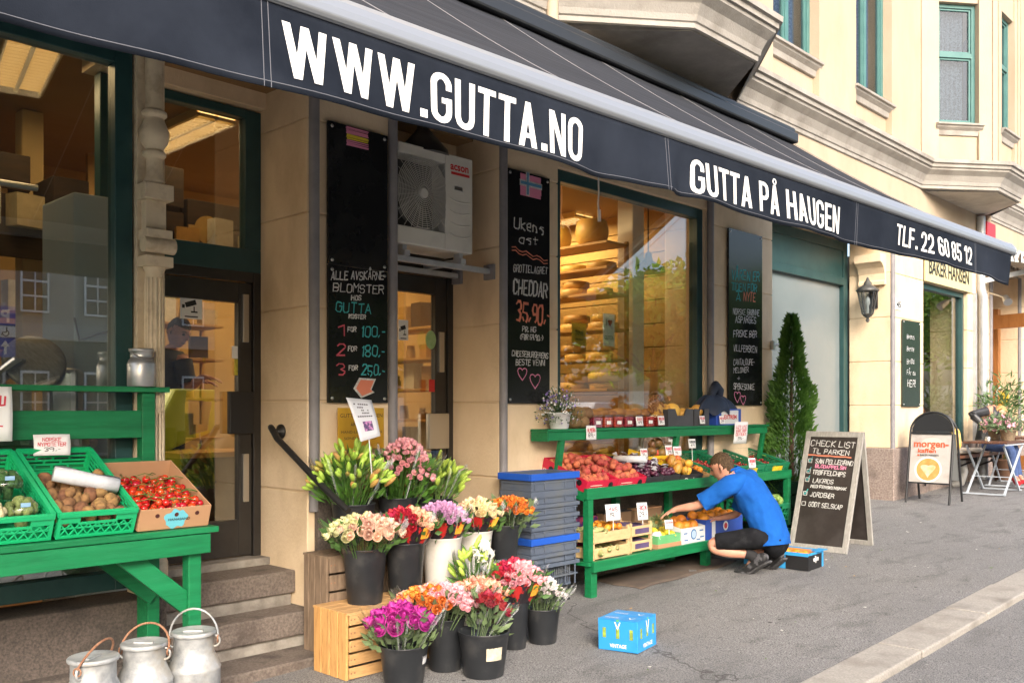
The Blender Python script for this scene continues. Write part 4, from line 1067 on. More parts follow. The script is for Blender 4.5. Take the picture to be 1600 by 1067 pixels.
# aluminium pail on the rail
ALU = mat('dull_aluminium', (.50, .51, .52), .36, (.40, .41, .42), 9, .1, 30, metal=.75, rvar=.1)
GALV = mat('weathered_milk_can', (.22, .235, .25), .5, (.52, .53, .53), 7, .3, 40, metal=.35, c3=(.36, .31, .23), sc3=6, rvar=.12)
RUST = mat('rusty_iron', (.20, .09, .05), .85, (.32, .17, .10), 40, .3)
pl = W(221, 606, 5.07)
t = thing('aluminium_pail', 'small aluminium milk pail standing on the top rail of the green bench', 'pail', (pl.x, pl.y, 1.798))
m = MB(); m.lathe([(.072, 0), (.076, .006), (.076, .125), (.066, .15), (.060, .155), (.060, .19), (.068, .196), (.068, .21), (.0, .212)], 24, cap1=False); m.build('pail_body', ALU, t)
m = MB(); m.tube([(.06 * math.cos(a), -.03 - .04 * math.sin(a), .185 - .035 * math.sin(a)) for a in [i * math.pi / 10 for i in range(11)]], .003, 6); m.build('handle', BEAD, t)
def milk_can(label, pos, r, h, handle, rz):
    t = thing('milk_can', label, 'milk can', pos, rz)
    m = MB(); m.lathe([(r * .97, 0), (r, .012), (r, h * .62), (r * 1.02, h * .635), (r * .98, h * .65), (r * .80, h * .76), (r * .76, h * .78), (r * .75, h * .93), (r * .78, h * .94)], 36); m.build('can_body', GALV, t)
    m = MB(); m.lathe([(r * .84, h * .945), (r * .86, h * .955), (r * .86, h * .975), (r * .80, h * .985), (r * .66, h * .975), (r * .2, h * .965), (0, h * .966)], 32, cap1=False); m.box(-r * .4, r * .35, -.012, .012, h * .966, h * .985); m.build('lid', GALV, t, bevel=.003)
    for s in (-1, 1):
        m = MB(); m.tube([(s * r * .76 + s * .028 * math.sin(a) , 0, h * .88 + .028 * math.cos(a)) for a in [i * math.pi / 8 for i in range(9)]], .006, 7); m.build('ear', GALV, t)
    H = r * .95; m = MB()
    if handle == 'up': pts = [(r * .92 * math.cos(a), 0, h * .92 + H * 1.15 * math.sin(a)) for a in [i * math.pi / 14 for i in range(15)]]
    else: pts = [(r * .92 * math.cos(a), math.sin(a) * H * .5 * (1 if handle == 'back' else -1), h * .92 + H * .9 * math.sin(a)) for a in [i * math.pi / 14 for i in range(15)]]
    m.tube(pts, .0055, 7); m.build('handle', RUST if handle != 'up' else GALV, t)
    for s in (-1, 1):
        m = MB(); m.tube([(s * r * .92, .018 * math.cos(a), h * .90 + .018 * math.sin(a)) for a in [i * math.pi / 6 for i in range(13)]], .004, 6); m.build('ring', RUST, t)
    return t
for label, px, py, d, r, hd, rz in (('grey milk can with an upright bail handle, rightmost of three beside the steps', 303, 981, 4.62, .128, 'up', R(-40)), ('grey milk can with a slanted rusty handle, middle of three', 226, 999, 4.43, .128, 'back', R(-50)), ('grey milk can with a rust red wire handle, leftmost of three', 146, 1021, 4.22, .130, 'front', R(35))):
    u = (px - 800) / FPX; q = Vector((d * (SF + u * CF), d * (CF - u * SF) - D, 0)); q.z = g(q.x, q.y); zt = EYE + d * (HZ - py) / FPX
    milk_can(label, q, r, zt - q.z, hd, rz)
# ---------------------------------------------------------------- flowers by the steps
fr_ = random.Random(11)
WOODP = mat('pale_crate_pine', (.52, .31, .13), .7, (.44, .25, .10), 5, .15, 40, stretch=(2, 2, 9), c3=(.36, .20, .08), sc3=6)
WOODO = mat('orange_crate_pine', (.58, .33, .12), .65, (.50, .27, .09), 4, .15, 40, stretch=(8, 8, 1.2), c3=(.36, .17, .06), sc3=6)
WOODG = mat('grey_weathered_crate', (.24, .17, .115), .85, (.17, .12, .08), 6, .2, 40, stretch=(6, 6, 1), c3=(.11, .075, .05), sc3=5)
def slat_crate(label, x0, x1, y0, y1, z0, z1, ma, mb=None, group=None, n=5, rz=0):
    mb = mb or ma
    t = thing('wooden_crate', label, 'crate', ((x0 + x1) / 2, (y0 + y1) / 2, z0), rz, group)
    w, d, h = (x1 - x0) / 2, (y1 - y0) / 2, z1 - z0
    q = h / n
    for k in range(n):
        m = MB(); j = fr_.uniform(-.003, .003); m.box(-w + .02, w - .02, -d + .001, -d + .014, q * k + .006, q * (k + 1) - .008); m.build('front_slat', ma, t, bevel=.002)
    m = MB(); m.box(-w + .02, w - .02, d - .014, d - .001, .01, h - .01); m.build('back_panel', ma, t)
    for s in (-1, 1):
        for k in range(4):
            yy = -d + .012 + (2 * d - .02) * k / 4; m = MB(); m.box(s * w - .009 * (s + 1), s * w + .009 * (1 - s), yy, yy + (2 * d - .02) / 4 - .014, 0, h); m.build('end_slat', mb, t, bevel=.002)
    for k in range(4):
        yy = -d + .003 + 2 * d * k / 4; m = MB(); m.box(-w + .004, w - .004, yy, yy + d / 2 - .008, h - .013, h + .001); m.build('top_slat', ma, t, bevel=.002)
    m = MB()
    for k in range(n):
        for s in (-1, 1):
            for e in (.03, .055): m.box(s * (w - e) - .004, s * (w - e) + .004, -d - .001, -d + .003, q * (k + .5) - .004, q * (k + .5) + .004)
    m.build('nail_heads', RUST, t)
    return t
slat_crate('orange pine wooden crate laid on its side at the foot of the steps', 3.21, 3.99, -.77, -.41, g(3.3, -.7), .485, WOODP, WOODO)
slat_crate('grey weathered wooden crate standing on end beside the steps', 3.33, 3.75, -.40, -.12, g(3.4, -.3), .76, WOODG, n=6)
slat_crate('wooden crate hidden behind the white flower buckets', 4.02, 4.95, -.72, -.42, g(4.3, -.5), .5, WOODG)
slat_crate('tall wooden crate carrying the two rear lily buckets', 3.80, 4.62, -.405, -.06, g(4.3, -.3), .76, WOODG, n=6)

BUCKB = mat('dark_plastic_bucket', (.016, .018, .021), .42, (.022, .024, .028), 6, rvar=.08, c3=(.05, .05, .05), sc3=7)
BUCKW = mat('white_plastic_bucket', (.62, .60, .56), .45, (.56, .54, .50), 5, c3=(.46, .43, .38), sc3=6)
SOIL = mat('dark_bucket_inside', (.012, .013, .014), .7)
def bucket(label, pos, r, h, ma, group='flower buckets', sticker=None, rz=0):
    t = thing('flower_bucket', label, 'bucket', pos, rz, group)
    m = MB(); m.lathe([(r * .76, 0), (r * .78, .006), (r * .965, h - .03), (r * .98, h - .026), (r * 1.0, h - .004), (r * 1.03, h), (r * 1.03, h + .006), (r * .97, h + .004), (r * .93, h - .03), (r * .8, h * .6)], 36, cap1=False); m.build('bucket_body', ma, t)
    m = MB(); m.lathe([(r * .85, h * .62), (0, h * .62)], 24, cap0=False, cap1=False); m.build('water', SOIL, t)
    if sticker:
        a0, a1, z0, z1, sm_ = sticker
        m = MB(); m.grid(lambda u, v: (lambda a, z: ((r * (.78 + .185 * z / h) + .0025) * math.cos(a), (r * (.78 + .185 * z / h) + .0025) * math.sin(a), z))(R(a0 + (a1 - a0) * u), z0 + (z1 - z0) * v), 8, 2); m.build('sticker', sm_, t)
    return t
def at(px, py, d):
    u = (px - 800) / FPX
    return Vector((d * (SF + u * CF), d * (CF - u * SF) - D, EYE + d * (HZ - py) / FPX))

LEAFM = mat('rose_leaf_green', (.06, .14, .035), .5, (.10, .20, .055), 12)
LEAFL = mat('grey_green_leaf', (.14, .21, .09), .55, (.20, .27, .13), 10)
LILYL = mat('lily_leaf', (.07, .19, .028), .45, (.12, .27, .045), 10)
see_light(LEAFM, (.12, .28, .06), .3); see_light(LEAFL, (.20, .32, .12), .3); see_light(LILYL, (.14, .34, .05), .3)
BUD = mat('green_lily_bud', (.33, .50, .06), .45, (.42, .58, .10), 8, rnd=.15)
BUDY = mat('yellowish_lily_bud', (.42, .36, .075), .45, (.46, .22, .08), 8, rnd=.15)
CELLO = glass('cellophane', (.97, .98, .985), 1.75, .10)
CELLOE = mat('cellophane_sheen', (.80, .83, .86), .25)  # see-through white strips paint the sheen along the cellophane creases
_n = CELLOE.node_tree.nodes; _n['Principled BSDF'].inputs['Alpha'].default_value = .22
def petal_mat(name, a, b): return mat(name, a, .6, b, 22, rnd=.14, sub=0)
def rose_proto(ma, open_=1.0, rings=3, k=3):
    out = []
    for s in range(k):
        m = MB(); rr = random.Random(s)
        for ring in range(4):
            n = (3, 4, 5, 6)[ring]; rad = (.006, .0125, .0195, .0265)[ring] * (1 if ring < 2 else open_); top = (.026, .023, .0165, .007)[ring]; ph = rr.uniform(0, 6)
            for j in range(n):
                a0 = ph + j * 2 * math.pi / n; wd = 2 * math.pi / n * .62
                def f(u, v, a0=a0, wd=wd, rad=rad, top=top, ring=ring):
                    a = a0 + wd * (u - .5) * 2 + .25 * v; e = (2 * u - 1) ** 2
                    r_ = rad * (.45 + .66 * math.sin(math.pi * v * .72)) + .004 * ring * max(0, v - .75) - .0015 * e
                    return (r_ * math.cos(a), r_ * math.sin(a), -.02 + (top + .02) * v * (1 - .16 * e) - .010 * ring * max(0, v - .8))
                m.grid(f, 4, 5)
        m.ball((0, 0, .012), .008, 8, 6, (1, 1, 1.3))
        me = bpy.data.meshes.new('rose'); me.from_pydata(m.v, [], m.f); me.materials.append(ma); me.polygons.foreach_set('use_smooth', m.sm); out.append(me)
    return out
PM = {k: rose_proto(petal_mat(k + '_petal', a, b)) for k, a, b in (
    ('blush', (.80, .46, .36), (.82, .60, .44)), ('lime_cream', (.62, .62, .28), (.70, .66, .38)), ('pink', (.80, .30, .38), (.84, .50, .50)), ('crimson', (.40, .010, .035), (.50, .02, .06)),
    ('peach', (.84, .43, .26), (.86, .55, .38)), ('lilac', (.58, .27, .52), (.68, .40, .60)), ('cream_yellow', (.80, .70, .36), (.82, .62, .42)), ('orange', (.75, .17, .015), (.72, .27, .05)),
    ('coral', (.82, .30, .20), (.84, .46, .32)), ('white', (.78, .75, .70), (.70, .58, .62)), ('magenta', (.36, .012, .20), (.45, .03, .27)), ('dark_red', (.20, .006, .015), (.30, .012, .03)))}
SLEEVE = mat('black_red_sleeve', (.02, .015, .02), .3, (.40, .02, .02), 14, lo=.52, hi=.55)
LOGO_O = mat('orange_label', (.75, .24, .02), .4, (.80, .45, .05), 20)
def foliage(m, c, r, h, n, lw=.035, ll=.08, low=-.02):
    for _ in range(n):
        a = fr_.uniform(0, 6.283); q = r * math.sqrt(fr_.random()); z = fr_.uniform(low, h)
        m.leaf((c[0] + q * math.cos(a), c[1] + q * math.sin(a), c[2] + z), (math.cos(a) * .7, math.sin(a) * .7, fr_.uniform(.1, 1)), fr_.uniform(.6, 1.2) * ll, lw)
def wrapper(m, r0, z0, r1, z1, a0=0, a1=360, n=40, seed=0, jag=.03):
    rr = random.Random(seed); jg = [rr.uniform(-jag, jag) for _ in range(n + 1)]; wv = [rr.uniform(-.012, .012) for _ in range(n + 1)]
    def f(u, v):
        i = int(round(u * n)); a = R(a0 + (a1 - a0) * u); r_ = r0 + (r1 - r0) * v + wv[i] * (.3 + v)
        return (r_ * math.cos(a), r_ * math.sin(a), z0 + (z1 - z0) * v + jg[i] * v)
    m.grid(f, n, 5)
def roses(label, pos, rx, dome, kinds, n, hr=1.0, name='rose_bouquet', lift=.06, sleeve=True, tilt=None, leaves=LEAFM, wrap=1.0, nl=70, face=None, seed=0):
    """kinds: list of (weight, petal kind, centre angle or None); pos is the rim centre"""
    t = thing(name, label, 'bouquet', pos, 0, 'bouquets in the buckets')
    if tilt: t.rotation_euler = tilt
    rr = random.Random(seed + len(label))
    pts = []; n = int(n * 2.1); hr *= .84; rx *= 1.10; dome *= 1.12
    ga = 2.39996
    for i in range(n):
        q = math.sqrt((i + .5) / n); a = i * ga + rr.uniform(-.15, .15)
        pts.append((rx * q * math.cos(a), rx * q * math.sin(a), lift + dome * (1 - .85 * q * q) + rr.uniform(-.012, .012), a, q))
    for x, y, z, a, q in pts:
        best = None
        for wgt, kd, ca in kinds:
            s = rr.random() * .8 - wgt
            if ca is not None: s += .9 - .9 * math.cos(a - R(ca)) * q
            if best is None or s < best[0]: best = (s, kd)
        o = bpy.data.objects.new('flower_head', rr.choice(PM[best[1]])); COL.objects.link(o); o.parent = t
        o.location = (x, y, z); s = hr * rr.uniform(.85, 1.2); o.scale = (s, s, s)
        nv = Vector((x * 1.3, y * 1.3, .10 + .12 * (1 - q))); o.rotation_euler = (nv.to_track_quat('Z', 'Y') @ Euler((0, 0, rr.uniform(0, 6))).to_quaternion()).to_euler()
    m = MB(); foliage(m, (0, 0, 0), rx * .92, lift + dome * .6, int(nl * 1.5))
    for x, y, z, a, q in pts[::2]: m.tube([(x * .35, y * .35, -.12), (x * .9, y * .9, z - .02)], .003, 4, False)
    m.build('foliage', leaves, t)
    if wrap:
        m = MB(); wrapper(m, rx * .45, -.05, rx * 1.12 * wrap, lift + dome * .75, -10, 350, 36, seed)
        m.build('wrapper', CELLO, t)
        m = MB()
        for k in range(4):
            a = rr.uniform(170, 350); wrapper(m, rx * .5, -.04, rx * 1.13 * wrap, lift + dome * .8, a, a + rr.uniform(1, 4), 3, seed + k)
        m.build('wrapper_sheen', CELLOE, t)
    if sleeve:
        m = MB(); wrapper(m, rx * .62, -.01, rx * .98, lift + dome * .12, 195, 330, 20, seed, .012); m.build('printed_sleeve', SLEEVE, t)
        m = MB(); wrapper(m, rx * .80, lift * .35, rx * .97, lift + dome * .05, 262, 288, 6, seed, .006); m.build('sleeve_label', LOGO_O, t)
    return t
def lilies(label, pos, rx, h, n, buds, flowers=None, seed=0, leaf_n=160, name='lily_bouquet', leaf=LILYL):
    t = thing(name, label, 'bouquet', pos, 0, 'bouquets in the buckets'); rr = random.Random(seed)
    m = MB(); mb = MB()
    for i in range(n):
        q = math.sqrt((i + .5) / n); a = i * 2.39996
        x, y = rx * q * math.cos(a), rx * q * math.sin(a); z = h * (1 - .55 * q * q) * rr.uniform(.82, 1.05)
        m.tube([(x * .25, y * .25, -.1), (x * .8, y * .8, z * .6), (x, y, z)], .0035, 5, False)
        for k in range(rr.randint(2, 4)):
            d = Vector((x * 1.5 + rr.gauss(0, .10), y * 1.5 + rr.gauss(0, .10), .22 + rr.gauss(0, .08))).normalized(); L_ = rr.uniform(.06, .10); p = Vector((x, y, z - rr.uniform(0, .07)))
            mb.mi = 0 if rr.random() < .72 or d.z > .75 else 1
            mb.tube([p, p + d * L_ * .2, p + d * L_ * .55, p + d * L_ * .85, p + d * L_], [.005, .0135, .016, .011, .002], 8)
    m.mi = 0
    for _ in range(leaf_n):
        a = rr.uniform(0, 6.283); q = rx * .95 * math.sqrt(rr.random()); z = rr.uniform(0, h * .9 * (1 - .5 * (q / rx) ** 2))
        m.leaf((q * math.cos(a) * .8, q * math.sin(a) * .8, z), (math.cos(a), math.sin(a), rr.uniform(.3, 1.6)), rr.uniform(.07, .14), .022)
    m.build('foliage', leaf, t)
    if buds: mb.build('buds', buds, t)
    m = MB(); wrapper(m, rx * .42, -.06, rx * 1.15, h * .78, 0, 360, 40, seed, .04); m.build('wrapper', CELLO, t)
    m = MB()
    for k in range(5): a = rr.uniform(170, 350); wrapper(m, rx * .45, -.03, rx * 1.16, h * .8, a, a + rr.uniform(1, 4), 3, seed + k, .03)
    m.build('wrapper_sheen', CELLOE, t)
    return t
STK = mat('white_bucket_label', (.60, .60, .60), .6, (.35, .35, .36), 60, lo=.55, hi=.6)
TORN = mat('torn_cream_label', (.58, .52, .40), .8, (.42, .37, .28), 30)
def place(px, prim, d, r, h):
    q = at(px, prim, d); return q, Vector((q.x, q.y, q.z - h))
# (label, px, rim y, distance, radius, height, material, sticker, ground?)
BK = [('dark bucket of green budded lilies on the grey crate, rear left', 552, 787, 6.02, .140, .32, BUCKB, None),
      ('dark bucket of pink alstroemeria in the middle of the rear row', 622, 777, 6.38, .135, .32, BUCKB, None),
      ('dark bucket of pale green lily buds at the right of the rear row', 676, 778, 6.62, .140, .30, BUCKB, None),
      ('dark bucket of blush roses standing on the orange wooden crate', 570, 856, 5.72, .136, .335, BUCKB, None),
      ('dark bucket of crimson and peach roses beside the blush ones', 633, 847, 5.95, .130, .335, BUCKB, None),
      ('white bucket of lilac roses in the middle tier', 690, 839, 6.2, .136, .33, BUCKW, None),
      ('white bucket of cream yellow roses in the middle tier', 742, 829, 6.45, .124, .30, BUCKW, None),
      ('dark bucket of orange roses next to the blue crates', 788, 820, 6.65, .110, .28, BUCKB, None),
      ('dark bucket of pink and orange roses behind the magenta peonies', 696, 964, 5.62, .120, 0, BUCKB, None),
      ('white bucket of salmon roses between two dark buckets on the pavement', 741, 952, 5.85, .110, 0, BUCKW, None),
      ('dark bucket of pink and red roses in the lower tier', 803, 936, 6.05, .100, 0, BUCKB, None),
      ('dark bucket of white carnations at the right end of the flowers', 848, 949, 6.17, .115, 0, BUCKB, None),
      ('front dark bucket of magenta peonies with a white label', 631, 1006, 5.34, .142, 0, BUCKB, (285, 312, .13, .19, STK)),
      ('black bucket with a torn cream label and dark red dahlias', 756, 985, 5.5, .152, 0, BUCKB, (232, 275, .11, .185, TORN))]
RIM = []
for lab, px, py, d, r, h, ma, st in BK:
    q = at(px, py, d)
    if not h: h = q.z - g(q.x, q.y)
    b = bucket(lab, (q.x, q.y, q.z - h), r, h, ma, sticker=st, rz=0); RIM.append(q)
lilies('tall bouquet of green lily buds with yellow tips in cellophane', RIM[0] + Vector((-.01, .02, 0)), .235, .36, 44, [BUD, BUDY], seed=1, leaf_n=220)
lilies('pale green lily bud bouquet at the right of the rear row', RIM[2] + Vector((.03, 0, 0)), .20, .27, 24, [BUD, BUD], seed=2, leaf_n=170, leaf=mat('bright_lily_leaf', (.11, .22, .035), .45, (.17, .30, .06), 10))
t2 = roses('tall bouquet of pink alstroemeria leaning over the rear bucket', RIM[1] + Vector((.02, .0, 0)), .20, .27, [(1, 'pink', None), (.55, 'blush', 0)], 64, .85, 'alstroemeria_bouquet', .10, False, (R(2), R(8), 0), LILYL, 1.1, 160, seed=3)
roses('bouquet of blush roses with lime cream ones at its left', RIM[3] + Vector((0, .01, 0)), .225, .10, [(1.1, 'blush', -70), (.9, 'lime_cream', 150), (.8, 'pink', 0)], 44, 1.25, lift=.08, sleeve=False, seed=4)
roses('bouquet of crimson and peach roses in a printed sleeve', RIM[4] + Vector((.02, 0, 0)), .175, .10, [(.9, 'peach', -10), (.9, 'crimson', 180)], 38, 1.1, lift=.10, seed=5)
roses('bouquet of lilac roses above the white bucket', RIM[5] + Vector((0, 0, 0)), .17, .11, [(1, 'lilac', None)], 44, 1.0, lift=.10, seed=6)
roses('bouquet of cream yellow roses above the white bucket', RIM[6] + Vector((.02, 0, 0)), .155, .10, [(1, 'cream_yellow', None), (.55, 'peach', None)], 36, 1.05, lift=.10, seed=7)
roses('bouquet of bright orange roses next to the blue crates', RIM[7] + Vector((.05, 0, 0)), .165, .09, [(1, 'orange', None), (.5, 'coral', 200)], 40, 1.0, lift=.09, sleeve=False, leaves=LEAFL, seed=8)
roses('bouquet of pink and orange roses on the pavement tier', RIM[8] + Vector((-.05, .03, 0)), .235, .10, [(1, 'pink', -40), (.8, 'orange', 190), (.6, 'coral', 90)], 56, 1.05, lift=.08, sleeve=False, leaves=LEAFL, seed=9)
roses('bouquet of salmon roses above the lower white bucket', RIM[9] + Vector((.07, .03, 0)), .175, .09, [(1, 'coral', None), (.8, 'blush', None)], 36, 1.05, lift=.08, seed=10)
roses('bouquet of pink and red roses in a black printed sleeve', RIM[10] + Vector((.02, .02, 0)), .185, .12, [(1, 'pink', -60), (.9, 'crimson', 90), (.5, 'lilac', -30)], 44, 1.0, lift=.11, seed=12)
roses('small bouquet of white carnations in crackled cellophane', RIM[11] + Vector((.02, .02, 0)), .13, .10, [(1, 'white', None)], 26, .95, 'carnation_bouquet', .07, False, (0, R(10), 0), LEAFL, 1.25, 60, seed=13)
roses('bouquet of large magenta peonies in the front bucket', RIM[12] + Vector((0, .03, 0)), .185, .10, [(1, 'magenta', None)], 13, 1.75, 'peony_bouquet', .10, False, None, LEAFL, 1.1, 110, seed=14)
roses('small bouquet of dark red dahlias leaning right in the black bucket', RIM[13] + Vector((.03, .03, 0)), .115, .08, [(1, 'dark_red', None)], 12, 1.35, 'dahlia_bouquet', .11, False, (0, R(22), 0), LEAFL, 1.2, 60, seed=15)
# white lilies
t = lilies('bouquet of open white lilies standing between the two tiers', at(738, 940, 5.98), .115, .40, 7, [BUD, BUD], seed=17, leaf_n=60)
LW = mat('white_lily_petal', (.68, .68, .60), .5, (.60, .62, .45), 12)
for k in range(7):
    m = MB(); nv = Vector((fr_.uniform(-.5, .9), -fr_.uniform(.4, 1), .5)).normalized()
    m.M = Matrix.Translation((fr_.uniform(-.09, .12), fr_.uniform(-.1, .02), fr_.uniform(.25, .38))) @ nv.to_track_quat('Z', 'Y').to_matrix().to_4x4()
    for j in range(6):
        a0 = j * math.pi / 3
        m.grid(lambda u, v: (lambda r_, w_: (r_ * math.cos(a0) - w_ * math.sin(a0), r_ * math.sin(a0) + w_ * math.cos(a0), (.05 * v ** .5 - .05 * max(0, v - .5) ** 2 * 4) * .7 + abs(u - .5) * .01))(.004 + .042 * v, (u - .5) * .030 * math.sin(math.pi * min(1, .12 + v * .88))), 4, 6)
    m.build('flower_head', LW, t)

# ---------------------------------------------------------------- stack of grey and blue crates
PGREY = mat('grey_plastic_crate', (.075, .095, .135), .5, (.095, .118, .16), 5, c3=(.11, .12, .13), sc3=5)
PBLUE = mat('blue_plastic_crate', (.010, .075, .42), .42, (.014, .09, .47), 5)
def tote(label, z0, z1, blue, taper=.0, slots=False):
    t = thing('plastic_crate', label, 'crate', (5.11, -.47, z0), 0, 'stack of grey and blue crates')
    w, d, h = .565, .36, z1 - z0
    m = MB(); e = .02 + taper
    for a, b, c, f in ((e, w - e, e, e + .008), (e, w - e, d - e - .008, d - e), (e, e + .008, e + .008, d - e - .008), (w - e - .008, w - e, e + .008, d - e - .008)):
        if not slots: m.box(a, b, c, f, .0, h - .001)
        else:
            m.box(a, b, c, f, 0, .02); m.box(a, b, c, f, h - .02, h - .001)
            L_ = max(b - a, f - c); n = int(L_ / .022)
            for k in range(n):
                if b - a > f - c: m.box(a + k * L_ / n, a + k * L_ / n + .009, c, f, .02, h - .02)
                else: m.box(a, b, c + k * L_ / n, c + k * L_ / n + .009, .02, h - .02)
    m.box(e + .008, w - e - .008, e + .008, d - e - .008, .003, .008)
    m.build('crate_body', PGREY, t, bevel=.003)
    m = MB(); rb = .052 if blue else .03
    for zz, hh in ((h - rb, rb), ) + (((h * .42, .012),) if h > .08 else ()):
        ee = 0 if zz > h * .5 else .012
        m.box(ee, w - ee, ee, ee + .02, zz, zz + hh); m.box(ee, w - ee, d - ee - .02, d - ee, zz, zz + hh); m.box(ee, ee + .02, ee + .02, d - ee - .02, zz, zz + hh); m.box(w - ee - .02, w - ee, ee + .02, d - ee - .02, zz, zz + hh)
        if zz < h * .5:
            o = m.build('rib', PGREY, t, bevel=.002)
        else: o = m.build('rim', PBLUE if blue else PGREY, t, bevel=.003)
        m = MB()
    m = MB()
    for x in (.05, .16, .40, .515): m.box(x, x + .012, .010, .0195, .012, h - rb - .002)
    m.build('rib', PGREY, t, bevel=.002)
z = 1.185
for lab, hh, bl_, tp_, sl in (('blue rimmed grey crate on the very top of the stack', .135, 1, 0, 0), ('blue rimmed grey crate second from the top of the stack', .10, 1, 0, 0), ('plain grey crate third from the top of the stack', .085, 0, 0, 0), ('plain grey crate below the third in the stack', .085, 0, 0, 0),
                              ('plain grey crate just above the lower blue band', .085, 0, 0, 0), ('blue banded grey crate low in the stack', .125, 1, 0, 0), ('grey crate under the lower blue band', .08, 0, .004, 0), ('slotted grey basket at the bottom of the crate stack', .20, 0, .03, 1)):
    tote(lab, z - hh, z - .001, bl_, tp_, sl); z -= hh
m = MB(); m.box(5.16, 5.62, -.42, -.12, g(5.4, -.3) - .004, z - .002)
tag(m.build('black_box', mat('black_plastic', (.012, .013, .014), .6), bevel=.01), 'low black box in shadow carrying the grey crate stack', 'box')
# blue carton on the pavement
CBLUE = mat('glossy_blue_carton', (.025, .26, .62), .38, (.03, .28, .66), 4, c3=(.022, .22, .55), sc3=3)
A, B_, C_ = G(935, 1013), G(997, 1023), G(1040, 1002)
ex = (B_ - A); wv_ = ex.length; ey = (C_ - B_)
t = thing('fruit_carton', 'closed bright blue carton with white V marks standing alone on the pavement', 'carton', A, math.atan2(ex.y, ex.x))
w, d, h = wv_, .285, .20
t.rotation_euler = (0, -math.atan(.02), math.atan2(ex.y, ex.x))
m = MB(); m.box(0, w, 0, d, 0, h - .006); m.build('carton_body', CBLUE, t, bevel=.004)
m = MB(); m.box(.0, w, 0, d * .49, h - .005, h); m.box(.0, w, d * .505, d, h - .005, h + .001); m.build('lid_flap', CBLUE, t, bevel=.002)
m = MB()
for x in (.16, .5, .84): m.box(w * x - .012, w * x + .012, -.0015, .001, h * .40, h * .72)
for y in (.18, .5, .82): m.box(w - .001, w + .0015, d * y - .012, d * y + .012, h * .42, h * .74)
m.build('hand_hole', mat('olive_hole', (.10, .14, .03), .8, (.30, .42, .06), 25), t)
m = MB()
vs, fs = fit_text('VINTAGE', w * .42, .024, .02); m.add([(x + w * .30, -.003, y + .022) for x, y in vs], fs)
vs, fs = fit_text('V', .045, .05, .01); m.add([(x + w * .5 - .022, -.0035, y + h * .68) for x, y in vs], fs)
vs, fs = fit_text('VINTAGE', d * .5, .026, .02); m.add([(w + .003, x + d * .25, y + .022) for x, y in vs], fs)
vs, fs = fit_text('V', .05, .085, .01); m.add([(w + .0035, x + d * .5 - .025, y + h * .52) for x, y in vs], fs)
for yy in (.13, .62):
    vs, fs = fit_text('VINTAGE', w * .35, .02, .02); m.add([(x + w * .1, y + d * yy, h + .0025) for x, y in vs], fs)
    vs, fs = fit_text('V', .05, .045, .01); m.add([(x + w * .66, y + d * yy - .005, h + .0025) for x, y in vs], fs)
m.build('lettering', LETTER, t)
m = MB()
for c in ((w * .5, -.0045, h * .94), ): m.leaf(c, (.6, 0, .8), .022, .012, (0, -1, 0)); m.leaf(c, (-.5, 0, .8), .016, .01, (0, -1, 0))
m.leaf((w + .0045, d * .5, h * .95), (0, .6, .8), .022, .012, (1, 0, 0))
m.build('leaf_mark', mat('leaf_green_print', (.12, .42, .08), .6), t)
# ---------------------------------------------------------------- the green display stand under the show window
sr = random.Random(21)
SX0, SX1, SF_, LF = 5.73, 9.14, -.50, -.535
ZM, ZL, ZT = 1.035, .455, 1.512
stand = thing('display_stand', 'three tier green wooden greengrocer stand with sloping middle shelf under the show window', 'display stand', (SX0, SF_, g(SX0, SF_)))
sl_ = Vector(stand.location)
def spart(name, fn, bev=.004):
    m = MB(); m.M = Matrix.Translation(-sl_); fn(m); return m.build(name, GREEN, stand, bevel=bev)
spart('middle_lip', lambda m: m.box(SX0, SX1, SF_, SF_ + .035, ZM - .085, ZM + .005))
spart('middle_shelf', lambda m: m.add([(SX0 + .01, SF_ + .036, ZM - .04), (SX1 - .01, SF_ + .036, ZM - .04), (SX1 - .01, -.02, ZM + .08), (SX0 + .01, -.02, ZM + .08), (SX0 + .01, SF_ + .036, ZM - .06), (SX1 - .01, SF_ + .036, ZM - .06), (SX1 - .01, -.02, ZM + .06), (SX0 + .01, -.02, ZM + .06)], [(0, 1, 2, 3), (7, 6, 5, 4), (0, 4, 5, 1), (1, 5, 6, 2), (2, 6, 7, 3), (3, 7, 4, 0)]))
for x in (SX0 + .002, SX1 - .03): spart('end_board', lambda m: m.add([(a, y, z) for a in (x, x + .028) for y, z in ((SF_ + .036, ZM - .10), (-.04, ZM - .0), (-.04, ZM + .075), (SF_ + .036, ZM - .03))], [(0, 1, 2, 3), (7, 6, 5, 4), (0, 4, 5, 1), (1, 5, 6, 2), (2, 6, 7, 3), (3, 7, 4, 0)]))
spart('lower_lip', lambda m: m.box(SX0, 8.9, LF - .035, LF, ZL - .075, ZL + .012))
spart('lower_shelf', lambda m: m.box(SX0 - .02, 8.9, LF + .001, -.05, ZL - .03, ZL))
spart('top_shelf', lambda m: m.box(SX0 - .16, SX1 + .03, -.225, -.03, ZT - .022, ZT))
spart('top_lip', lambda m: m.box(SX0 - .13, SX1, -.215, -.19, ZT - .095, ZT - .023))
spart('end_board', lambda m: m.box(SX0 - .158, SX0 - .133, -.22, -.035, ZT - .10, ZT - .023))
for x in (SX0 + .01, 7.42, SX1 - .11): spart('leg', lambda m: m.box(x, x + .075, LF + .002, LF + .072, g(x, LF), ZL - .032))
for x in (SX0 + .01, 7.42, SX1 - .11): spart('leg', lambda m: m.box(x, x + .075, -.14, -.07, g(x, 0), ZL - .032))
for x in (SX0 + .012, 8.35, SX1 - .09): spart('upright', lambda m: m.box(x, x + .06, LF + .03, LF + .09, ZL + .001, ZM - .087))
